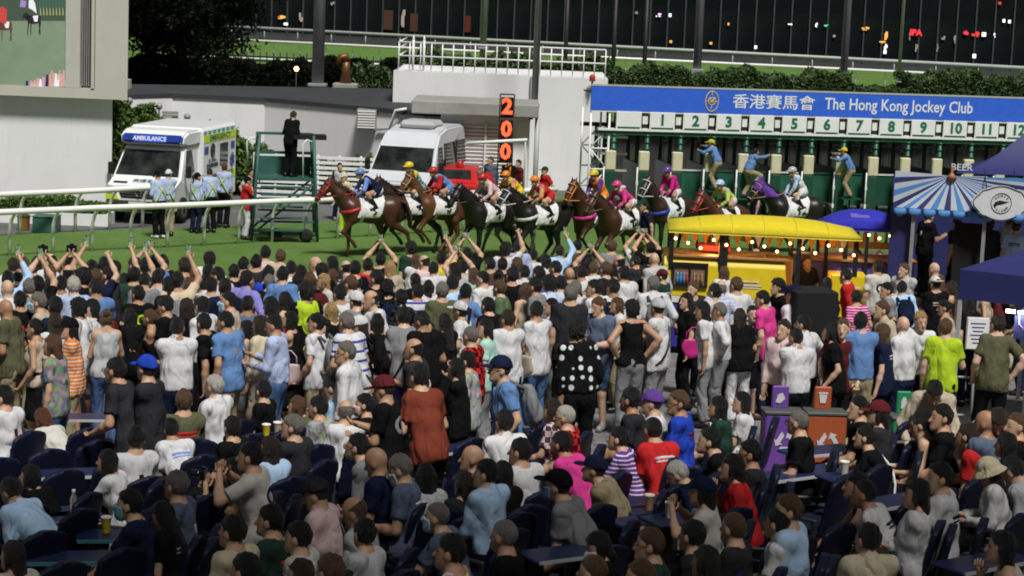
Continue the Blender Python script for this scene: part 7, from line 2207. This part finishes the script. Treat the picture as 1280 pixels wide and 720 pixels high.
# at the rail: the ones who hold up phones, and the heads between them
FRONT_ROW = """
10 338 up1 10 m shirt:skyblue trousers:black short phone
62 331 up2 30 m tee:grey trousers:black short:brown cam sk2
86 330 up2 5 m tee:white trousers:black bald cam
47 344 up1 30 m tee:black trousers:black short phone
115 325 up1l 5 m tee:navy trousers:black short phone
145 326 up1 -10 m tee:green trousers:grey short phone
182 322 up2 0 m tee:charcoal trousers:black short phone
168 333 up1 5 m tee:darkgreen trousers:black short phone
240 334 down 20 f tee:olive trousers:black longb:brown
262 316 down 10 m shirt:white trousers:navy curly
305 322 down 5 m tee:silver trousers:grey short
292 330 cheek 30 m tee:black trousers:black short
332 307 down 10 m tee:palepink trousers:grey short
351 312 down 5 m tee:beige trousers:grey short:brown sk2
321 318 down 10 m tee:charcoal trousers:black short
336 333 down 10 m tee:royal trousers:black short
354 334 down -10 m tee:blue trousers:black short
364 326 down 10 m shirt:white trousers:black short
376 331 down 20 m tee:black trousers:black short
394 320 down 60 m tee:white trousers:black none
402 330 down 20 m tee:black trousers:black curly
415 320 down 40 f tee:charcoal trousers:black longb
432 325 down 60 m tee:grey trousers:black bald sk2
444 326 down 20 m tee:black trousers:black short
404 341 down 120 f tee:offwhite trousers:black bob:blonde
443 344 down 60 m tee:grey trousers:black bald sk2
372 342 down 20 m shirt:skyblue trousers:navy short
476 315 up2 5 m tee:black trousers:black short phone
488 326 down 20 f tee:beige trousers:black longb:blonde
513 302 down 20 f tee:darkgreen trousers:black curly
530 319 down 30 m tee:palepink trousers:black bald sk2
542 328 down 5 m shirt:white trousers:navy short
552 314 up1 15 m tee:yellow trousers:black short phone
568 328 down 60 f tee:silver trousers:black longb
584 309 up2 5 m tee:black trousers:black short phone
578 325 up2 20 m tee:silver trousers:black short sk2 phone
592 335 down 30 f tee:mint:floral trousers:black longb:brown
633 303 up1 -15 m tee:white trousers:black curly
648 300 down 10 m shirt:paleblue trousers:black short
667 312 down 20 f tee:white trousers:black short
655 332 down 10 m shirt:white trousers:black short
673 332 down 70 m tee:blue trousers:black short sk1
700 306 up1 5 m shirt:skyblue trousers:black short:darkbrown phone
694 326 down 60 m shirt:grey trousers:black short
712 334 down 30 m tee:black trousers:black none sk1
668 347 down 40 m tee:grey trousers:black short sk1
722 300 down 5 m tee:navy trousers:black short
737 322 up2 -5 m tee:charcoal trousers:black short phone
742 328 down 10 m shirt:white trousers:black short:brown
766 300 down 10 m tee:grey trousers:black short:brown
757 327 down 60 m tee:navy trousers:black short:brown sk2
780 332 down 30 m shirt:white trousers:navy short
800 301 up2 5 m tee:white trousers:black short phone
813 302 up2 20 m tee:black trousers:black short phone
700 345 down 30 m shirt:white trousers:black short
720 351 down 10 m tee:white trousers:black short:greyhair
742 349 down 60 m shirt:white trousers:black short
755 349 down 30 f tee:white trousers:black bob
766 332 down 40 m tee:black trousers:black short
640 334 down 5 m tee:black trousers:black short
628 322 down 20 m tee:black trousers:black short
612 322 down 40 m tee:brown trousers:black short
"""
# seated on the terrace
SEATED = """
230 487 sit 30 m tee:olive trousers:black short:brown
267 468 sit 60 m shirt:white trousers:navy short:whitehair
3 482 sit 60 m tee:white trousers:black short
52 517 sitb 50 f tee:offwhite trousers:black bob:auburn
415 470 sitp 80 m tee:skyblue trousers:black short strap
328 475 sit 75 m tee:black trousers:black short
370 497 sitf 70 f tee:olive trousers:black bob:brown
397 495 sit 70 m tee:grey:floral trousers:black short
365 518 sit 60 m tee:charcoal trousers:black short:greyhair
454 470 sitp 60 m tee:navy trousers:black short
455 491 sit 90 f tee:black trousers:black short mask:palepink
432 500 sit 40 m tee:white trousers:black bald:greyhair
788 484 sit 85 m tee:charcoal trousers:black short sk3
815 489 sit 80 m tee:white trousers:black short cap:purple
848 487 sit 75 m tee:royal trousers:black short:brown glasses sk3
898 495 sit 80 f tee:darkgreen trousers:black longb
927 489 sit 75 f tee:white trousers:black longb
706 506 sit 75 m tee:red:check trousers:black buzz:whitehair glasses
690 498 sit 70 f tee:palepink:check trousers:black longb:darkbrown
998 512 sit 85 m tee:black trousers:black buzz:greyhair glasses
1073 495 sit 80 m tee:black trousers:black short
1098 502 sit 60 f tee:charcoal trousers:black bob cap:maroon
1150 515 sitp 80 f tank:black trousers:black bun
1177 504 sit 80 m tee:black trousers:black short sk1
1232 512 sit 40 m tee:slate trousers:black none sk3
1270 515 sit 85 m tee:black trousers:black buzz:brown vest:orange
12 615 sitb 60 m shirt:skyblue trousers:black short sk3
15 678 sit 40 f tee:offwhite trousers:black bob:darkbrown
36 583 sitf 70 f tee:black trousers:black bob
170 533 sit 35 m tee:white trousers:black short print=star/black
212 528 sitf 40 m tee:white trousers:black buzz sk3 print=text/magblue
290 520 sit 60 m tee:black trousers:black short
133 563 sita 75 f tee:white trousers:black long
290 572 sitcam 80 f tank:tan trousers:black long cam
220 588 sit 80 m tee:slate trousers:black short:greyhair glasses
160 612 sita 85 m tee:navy trousers:black short mask:teal
203 627 sitp 80 f tee:black trousers:black long
290 645 sit 60 m tee:cream trousers:black short
306 692 sit 60 m tee:black trousers:black short
312 553 sitcam 80 m tee:offwhite trousers:black short
337 545 sit 40 f tee:skyblue trousers:black long:darkbrown
395 600 sitp 75 m shirt:palepink trousers:grey short cap:charcoal strap
445 544 sitf 75 m shirt:grey trousers:black short glasses
470 560 sitp 70 m tee:navy trousers:black none sk1
500 568 sitp 80 m tee:slate trousers:black short:greyhair mask:white
532 580 sit 30 f tee:silver trousers:black long
580 590 sit 20 f tee:charcoal trousers:black bob:darkbrown
607 575 sit 50 m shirt:skyblue trousers:black short
628 577 sit 40 f tee:black trousers:black bob
590 555 sit 70 m tee:charcoal trousers:black none sk5
630 513 sit 30 m shirt:white trousers:navy short
545 630 sita 75 m tee:slate trousers:black buzz:greyhair mask:skyblue
563 668 sit 75 m tank:white trousers:black short sk1
630 650 sit 80 m tee:black trousers:black buzz:greyhair sk1
337 630 sit 75 m tee:darkgreen trousers:black short
372 652 sit 75 m tee:offwhite trousers:black short
443 622 sitp 75 m tee:silver trousers:black bald:brown sk1
455 648 sit 60 f tee:silver trousers:black short
375 700 sit 50 f tee:offwhite trousers:black bob:darkbrown
412 694 sit 50 m tee:olive trousers:black short:brown
700 543 sitf 60 m tee:pink trousers:black short sk3
742 572 sitf 75 m jacket:khaki trousers:khaki short cap:navy
772 535 sita 75 f shirt:purple:thin trousers:black short
815 528 sitf 30 m tee:red trousers:black buzz sk1 print=text/white
885 535 sitf 85 m tee:black trousers:black short
695 602 sitf 70 m tee:grey trousers:black short cap:black mask:blue
878 597 sitcam 75 f tee:offwhite trousers:black bob cap:navy
915 567 sith 85 f tee:red trousers:black bob
937 550 sit 85 m tee:charcoal trousers:black short glasses sk1
845 587 sitb 80 m tee:navy trousers:black short:whitehair
812 660 sit 85 m tee:darkgreen trousers:black short:brown glasses
865 650 sit 75 m tee:charcoal trousers:black short
917 640 sit 70 m tee:charcoal trousers:black buzz:brown
740 698 sita 60 m tee:black trousers:black buzz:brown paper
882 684 sit 50 f tee:black trousers:black bob
650 548 sit 40 m tee:white trousers:black short
748 662 sitp 100 f tee:black trousers:black bob mask:white phone
972 635 sit 80 m tee:white trousers:black short strap
985 618 sit 70 m tee:skyblue trousers:black short:brown
1080 533 sita 80 f tee:black trousers:black short strap:white
1070 590 sita 85 f tank:black trousers:black bob
1078 613 sitf 70 m tee:white trousers:black buzz sk3
1085 655 sit 10 m shirt:cream trousers:black short
1147 598 sitc 75 f shirt:white trousers:black bob strap
1175 577 sit 70 m tee:white trousers:black short
1208 532 sitf 60 m tee:red trousers:black short:darkbrown
1237 573 sitp 80 f shirt:white trousers:black long bucket:cream
1265 580 sitb 50 m shirt:silver trousers:black short
1258 540 sit 80 f tank:black trousers:black longb
1252 663 sith 80 f tank:offwhite trousers:black longb
800 700 sit 70 m tee:charcoal trousers:black short:brown
"""
STAFF = """
1170 464 bend 170 m shirt:beige trousers:black short
1250 496 bend 175 m shirt:beige trousers:black short:darkbrown
"""
TENT = """
1178 258 phone 60 f jacket:black trousers:black longb:brown phone
1162 262 cup -60 m tee:black trousers:black short
1236 272 down 10 m jacket:charcoal trousers:black curly
1262 268 down 20 m tee:offwhite trousers:black short:brown
1272 276 down -20 m tee:skyblue trousers:black short
1196 272 down 40 m tee:charcoal trousers:black short
"""
SPOTS = []
def crowd(block, where, group):
    for ln in block.strip().splitlines():
        e, loc = parse(ln, where, group)
        SPOTS.append((float(ln.split()[0]), float(ln.split()[1])))
        yield e, loc, ln
seated = []
for e, loc, ln in crowd(PROM, ', on the promenade', 'standing crowd on the promenade'): pass
for e, loc, ln in crowd(FRONT_ROW, ', at the trackside front', 'crowd along the trackside'): pass
for e, loc, ln in crowd(SEATED, ', on a terrace seat', 'spectators on the terrace seats'): seated.append((loc, float(ln.split()[3]), PINFO[-1]))
for e, loc, ln in crowd(STAFF, '', None): e['label'] = 'table attendant in beige shirt bending over a table behind the ' + ('green bin' if '1170' in ln else 'navy canopy leg')
for ln in TENT.strip().splitlines():
    e, loc = parse(ln, ', in the striped tent', 'people in the beer tent', gz=1.3); 
for px, py, sx_, col_ in ((878, 316, 'f', 'olive'), (1010, 318, 'm', 'charcoal'), (1072, 310, 'm', 'black'), (1100, 312, 'f', 'maroon')):
    t = '%d %d down 170 %s tee:%s trousers:black short:brown' % (px, py, sx_, col_)
    e, loc = parse(t, ', behind the cart counter', 'cart staff')
# the rest of the packed promenade: between the people already there
rr = random.Random(11)
tops_m = ['tee:white'] * 5 + ['tee:black'] * 7 + ['tee:charcoal'] * 3 + ['tee:navy'] * 3 + ['shirt:white'] * 3 + ['tee:grey'] * 2 + ['shirt:skyblue', 'tee:silver', 'tee:olive', 'tee:blue', 'tee:beige', 'shirt:skyblue:thin', 'shirt:red:check', 'tee:white:stripes', 'shirt:charcoal:check', 'shirt:slate:floral', 'shirt:paleblue', 'tee:maroon', 'tee:slate']
tops_f = ['tee:black'] * 5 + ['tank:black'] * 3 + ['tee:white'] * 4 + ['tank:white', 'tank:beige', 'tee:grey', 'tee:navy', 'dress:black', 'tee:palepink', 'shirt:white', 'tee:offwhite:floral', 'dress:olive', 'tank:offwhite']
def filler(x0, x1, y0, y1, n_, dx, dy, where, group, yaws=(0, 70)):
    k = 0; tries = 0
    while k < n_ and tries < 4000:
        tries += 1
        x, y = rr.uniform(x0, x1), rr.uniform(y0, y1)
        if any(abs(x - a) < dx and abs(y - b_) < dy for a, b_ in SPOTS): continue
        sx_ = 'f' if rr.random() < .38 else 'm'
        ps = rr.choice(['slouch', 'slouch2', 'turn', 'turn2', 'talk', 'pocket', 'cross', 'phone', 'cup', 'hips', 'cheek', 'lean', 'look'])
        hr_ = rr.choice(['long', 'longb', 'bob', 'tail', 'bun', 'long:brown', 'longb:darkbrown', 'bob:brown']) if sx_ == 'f' else rr.choice(['short'] * 8 + ['buzz', 'short:brown', 'short:darkbrown', 'bald', 'short:greyhair', 'curly', 'none'])
        ln = '%.0f %.0f %s %.0f %s %s %s:%s %s sk%d' % (x, y, ps, rr.uniform(*yaws), sx_, rr.choice(tops_f if sx_ == 'f' else tops_m), rr.choice(['trousers', 'trousers', 'shorts', 'skirt'] if sx_ == 'f' else ['trousers', 'trousers', 'shorts']), rr.choice(['black', 'navy', 'denim', 'grey', 'khaki', 'beige']), hr_, rr.choice([0, 0, 1, 1, 2, 5, 3])) + ' z%.2f hy%d' % (rr.uniform(.95, 1.06), rr.choice([-25, 0, 0, 25]))
        if ps == 'cup': ln += ' cup'
        z_ = rr.random()
        if z_ < .12: ln += ' pack:' + rr.choice(['black', 'navy', 'grey', 'maroon'])
        elif z_ < .24: ln += ' bag:' + rr.choice(['beige', 'brown', 'black', 'palepink', 'white'])
        elif z_ < .36: ln += ' strap'
        if rr.random() < .08: ln += ' cap:' + rr.choice(['black', 'navy', 'white', 'khaki'])
        e, loc = parse(ln, where, group); SPOTS.append((x, y)); k += 1
filler(0, 820, 316, 350, 48, 10, 11, ', in the trackside crowd', 'crowd along the trackside', (-5, 60))
filler(0, 640, 350, 395, 26, 17, 22, ', in the middle crowd', 'standing crowd on the promenade', (10, 100))
filler(640, 1270, 342, 380, 16, 18, 22, ', near the carts', 'standing crowd on the promenade', (-10, 110))
filler(0, 640, 395, 400, 0, 22, 24, ', behind the promenade crowd', 'standing crowd on the promenade', (30, 80))

# ------------------------------------------------------------ terrace seats
worn('seat_navy', (.0065, .0095, .028), .12, 4, .5, spec=.25); worn('seat_frame', (.03, .032, .036), .1, 3, .5); worn('table_navy', (.014, .022, .07), .1, 4, .35); plain('edge_teal', (.05, .22, .25), .4); plain('edge_pale', (.45, .46, .48), .4)
xs = axis(-.30, .30, .022); ys = axis(-.36, .36, .022); zs = axis(.30, 1.02, .022)
q = gridpts(xs, ys, zs)
hx = .235 - .05 * np.clip((q[:, 2] - .80) / .2, 0, 1) ** 2
bk = np.maximum(np.abs(q[:, 1] + .175 + (q[:, 2] - .45) * .22) - .020 - .05 * (1 - (q[:, 0] / .26) ** 2) * .3, np.maximum(np.abs(q[:, 0]) - hx, np.maximum(q[:, 2] - .94 + (q[:, 0] / .24) ** 2 * .07, .40 - q[:, 2])))
V, F = surface(xs, ys, zs, bk.reshape(len(xs), len(ys), len(zs))); SEATM = {'backrest': mesh_np('backrest', V, F, [MATS['seat_navy']])}
pn = np.maximum(np.abs(q[:, 2] - .43 + (q[:, 1]) * -.06 + .02 * (1 - (q[:, 0] / .25) ** 2)) - .028, np.maximum(np.abs(q[:, 0]) - .235, np.abs(q[:, 1] - .03) - .21))
V, F = surface(xs, ys, zs, pn.reshape(len(xs), len(ys), len(zs))); SEATM['pan'] = mesh_np('seat_pan', V, F, [MATS['seat_navy']])
mb = MB(); mb.box((0, -.12, .21), (.05, .06, .42)); mb.box((0, -.12, .015), (.22, .2, .03)); SEATM['leg'] = mb.mesh('leg', 'seat_frame')
mb = MB(); mb.box((0, 0, .54), (.035, .30, .03), bev=.01); mb.box((0, -.13, .40), (.03, .04, .28)); SEATM['arm'] = mb.mesh('armrest', 'seat_frame')
def seat(loc, yaw, label, group):
    e = thing('terrace_seat', label, 'seat', loc, yaw, group)
    inst('backrest', SEATM['backrest'], e); inst('seat_pan', SEATM['pan'], e); inst('leg', SEATM['leg'], e)
    for sd in (-1, 1): inst('armrest', SEATM['arm'], e, Matrix.Translation((sd * .262, 0, 0)))
    return e
taken = []
for loc, yw, inf_ in seated:
    b_ = Matrix.Rotation(R(yw), 3, 'Z') @ Vector((0, -.02, 0))
    inf_['seat'] = seat((loc.x + b_.x, loc.y + b_.y, loc.z), R(yw), 'navy terrace seat under person in ' + inf_['who'] + ' with ' + inf_['hair'], 'occupied terrace seats'); taken.append((loc.x, loc.y))
stand_xy = [(o.location.x, o.location.y) for o in PERSONS]
ya = math.atan2(-ROWN.x, ROWN.y); ne = 0
for i in range(0, 17):
    qc = 17.2 - i * ROW_P - ROW_P * .42
    for k in range(-4, 52):
        s_ = -2 + k * .56
        pxy = ROWN * qc + ROWR * s_
        if not (10.5 < pxy.y < SEAT_Y - .45): continue
        u_, v_ = proj((pxy.x, pxy.y, 2.2))
        if not (-60 < u_ < 1340 and v_ < 800): continue
        if any((a - pxy.x) ** 2 + (b_ - pxy.y) ** 2 < .46 ** 2 for a, b_ in taken): continue
        if any((a - pxy.x) ** 2 + (b_ - pxy.y) ** 2 < .40 ** 2 for a, b_ in stand_xy): continue
        seat((pxy.x, pxy.y, ground(pxy.x, pxy.y)), ya, 'empty navy terrace seat in a slanting row', 'empty terrace seats'); ne += 1
# narrow tables between seats
tb = 0
for (px, py, ln_, rz, teal) in ((80, 695, 1.0, 12, 1), (150, 668, .7, 10, 1), (95, 590, .9, 20, 0), (40, 640, .8, 20, 0), (300, 620, .7, 30, 0), (560, 560, .7, 35, 0), (470, 640, .7, 30, 0), (820, 625, .8, 30, 0), (800, 650, .5, 30, 0), (1120, 625, .7, 35, 0), (1000, 590, .9, 35, 0), (1230, 700, .8, 35, 0), (120, 520, 1.0, 10, 0), (700, 690, .6, 30, 0), (1025, 562, .8, 30, 0)):
    loc = spot(px, py, .74)
    e = thing('side_table', 'narrow navy table with %s edge %s' % ('turquoise' if teal else 'pale', ('holding a yellow cup at a seat row' if ln_ < .9 else 'in front of the stooping person in light blue') if teal else 'between the terrace seats'), 'table', loc, R(rz), 'narrow tables among the seats')
    MB().box((0, 0, .72), (ln_, .34, .03), bev=.012).build('table_top', 'table_navy', e); MB().box((0, -.174, .722), (ln_ - .03, .012, .026)).build('edge', 'edge_teal' if teal else 'edge_pale', e)
    for sx in (-.38, .38): MB().box((sx * ln_, 0, .352), (.045, .22, .704)).build('leg', 'seat_frame', e)
# cups, bottle and sheets on the tables
m, n, l, b = nodes_of('clear_plastic', .08, 0, .5); b.inputs['Transmission Weight'].default_value = .85; b.inputs['Base Color'].default_value = (.75, .8, .82, 1); b.inputs['IOR'].default_value = 1.2
def cup_at(px, py, col, label, h=.132):
    p = spot(px, py, .735 + h)
    place_item('cup', Matrix.Translation((p.x, p.y, p.z + .737)), col, label, 'cup', 'cups on the tables')
cup_at(133, 648, PAL['yellow'], 'yellow paper cup standing on the turquoise-edged table')
for px, py, c_, lb in ((333, 531, PAL['yellow'], 'yellow paper cup beside a brown cup among the seats'), (347, 528, (.5, .45, .36), 'pale brown paper cup beside the yellow cup among the seats'), (812, 620, (.5, .3, .16), 'brown paper cup on a narrow table'), (838, 628, (.7, .68, .62), 'white paper cup on a narrow table'), (1056, 577, (.7, .68, .62), 'white paper cup beside the orange bin')):
    p = spot(px, py, .87); place_item('cup', Matrix.Translation((p.x, p.y, p.z + .737)), c_, lb, 'cup', 'cups on the tables')
    e = thing('side_table', 'small navy table under the ' + lb.split(' cup')[0] + ' cup' + lb.split(' cup')[-1], 'table', (p.x, p.y, p.z), R(30), 'narrow tables among the seats')
    MB().box((0, 0, .72), (.42, .34, .03), bev=.012).build('table_top', 'table_navy', e); MB().box((0, 0, .352), (.05, .2, .704)).build('leg', 'seat_frame', e)
p = spot(92, 613, .96)
bt = thing('water_bottle', 'clear plastic water bottle standing on a narrow table', 'bottle', (p.x, p.y, p.z + .737))
MB().lathe([(.030, 0), (.033, .01), (.033, .14), (.028, .16), (.013, .19), (.013, .205)], n=12).build('bottle_body', 'clear_plastic', bt); MB().lathe([(.015, .203), (.016, .206), (.016, .225), (.012, .227)], n=10).build('cap', 'cup_white', bt)
e = thing('side_table', 'small navy table under the water bottle', 'table', (p.x, p.y, p.z), R(20)); MB().box((0, 0, .72), (.5, .34, .03), bev=.012).build('table_top', 'table_navy', e); MB().box((0, 0, .352), (.05, .2, .704)).build('leg', 'seat_frame', e)
# tables the attendants wipe
for px, py, rz in ((1140, 545, 10), (1225, 560, 10)):
    loc = spot(px, py, .75, None); e = thing('counter_table', 'dark counter table wiped by an attendant beside the ' + ('green bin' if px == 1140 else 'steel frame'), 'table', loc, R(rz))
    MB().box((0, 0, .735), (1.1, .5, .03), bev=.01).build('table_top', 'bin_top', e)
    for sx in (-.5, .5): MB().box((sx, 0, .36), (.05, .4, .72)).build('leg', 'seat_frame', e)
# bin bag stand and metal frame beside the lime shirt
p = spot(1206, 470, 1.0); e = thing('queue_frame', 'steel tube frame standing beside the person in lime T-shirt', 'frame', p)
for x in (-.14, .14): MB().bar((x, 0, 0), (x, 0, 1.0), .018, 6).build('upright', 'rail_grey', e)
for z in (.98, .5): MB().bar((-.14, 0, z), (.14, 0, z), .016, 6).build('cross_bar', 'rail_grey', e)
# mixed labels: those that share one also share a group; the rest are told apart by their words
print('people', len(PERSONS), 'items', ITEM_N[0], 'empty seats', ne, 'tris', sum(len(m.polygons) * 2 for m in bpy.data.meshes))

# ------------------------------------------------------------ labels that single each person out
def nw(s): return len(s.split())
by = {}
for o in bpy.data.objects:
    if 'label' in o and nw(o['label']) > 16: o['label'] = ' '.join(o['label'].split()[:16]).rstrip(' ,')
for f_ in PINFO:
    if not f_['custom'] and f_['e'].get('category') == 'person' and f_['e']['label'].startswith('person '):
        L_ = f_['lab'] + f_['where']
        if nw(L_) > 16: L_ = f_['lab']
        f_['e']['label'] = ' '.join(L_.split()[:16]); by.setdefault(f_['e']['label'], []).append(f_)
used = set(o['label'] for o in bpy.data.objects if 'label' in o)
for L_, fs in by.items():
    if len(fs) < 2: continue
    for f_ in fs:
        near = sorted((g for g in PINFO if g is not f_ and 'who' in g), key=lambda g: (g['loc'] - f_['loc']).length)[:9]
        near.sort(key=lambda g: sum(1 for h in near if h['who'] == g['who']) + (2 if g['who'] == f_.get('who') else 0))
        for g in near:
            t = f_['lab'] + ', beside person in ' + g['who']
            if nw(t) > 16: t = ', '.join(f_['lab'].split(', ')[:2]) + ', beside person in ' + g['who']
            if nw(t) <= 16 and t not in used: f_['e']['label'] = t; used.add(t); break
seats_ = {}
for o in bpy.data.objects:
    if o.name.startswith('terrace_seat') and 'label' in o and o['label'].startswith('empty'):
        near = sorted((f_ for f_ in PINFO if 'who' in f_), key=lambda g: (g['loc'] - o.location).length)[:4]
        for g in near:
            t = 'empty navy terrace seat beside person in ' + g['who'] + ' with ' + g['hair']
            if nw(t) <= 16 and t not in used: o['label'] = t; used.add(t); break

for o in bpy.data.objects:
    if o.name.startswith('side_table') and 'label' in o and 'pale edge' in o['label']:
        for g in sorted((f_ for f_ in PINFO if 'who' in f_), key=lambda g: (g['loc'] - o.location).length)[:5]:
            t = 'narrow navy table with pale edge beside person in ' + g['who'] + ' with ' + g['hair']
            if nw(t) <= 16 and t not in used: o['label'] = t; used.add(t); break

cnt_ = {}
for f_ in PINFO:
    if 'seat' in f_: cnt_.setdefault(f_['seat']['label'], []).append(f_)
for L_, fs in cnt_.items():
    if len(fs) < 2: continue
    for f_ in fs:
        for g in sorted((g for g in PINFO if g is not f_ and 'who' in g and g['who'] != f_['who']), key=lambda g: (g['loc'] - f_['loc']).length)[:6]:
            t = 'navy seat of person in ' + f_['who'] + ' beside person in ' + g['who']
            if nw(t) <= 16 and t not in used: f_['seat']['label'] = t; used.add(t); break
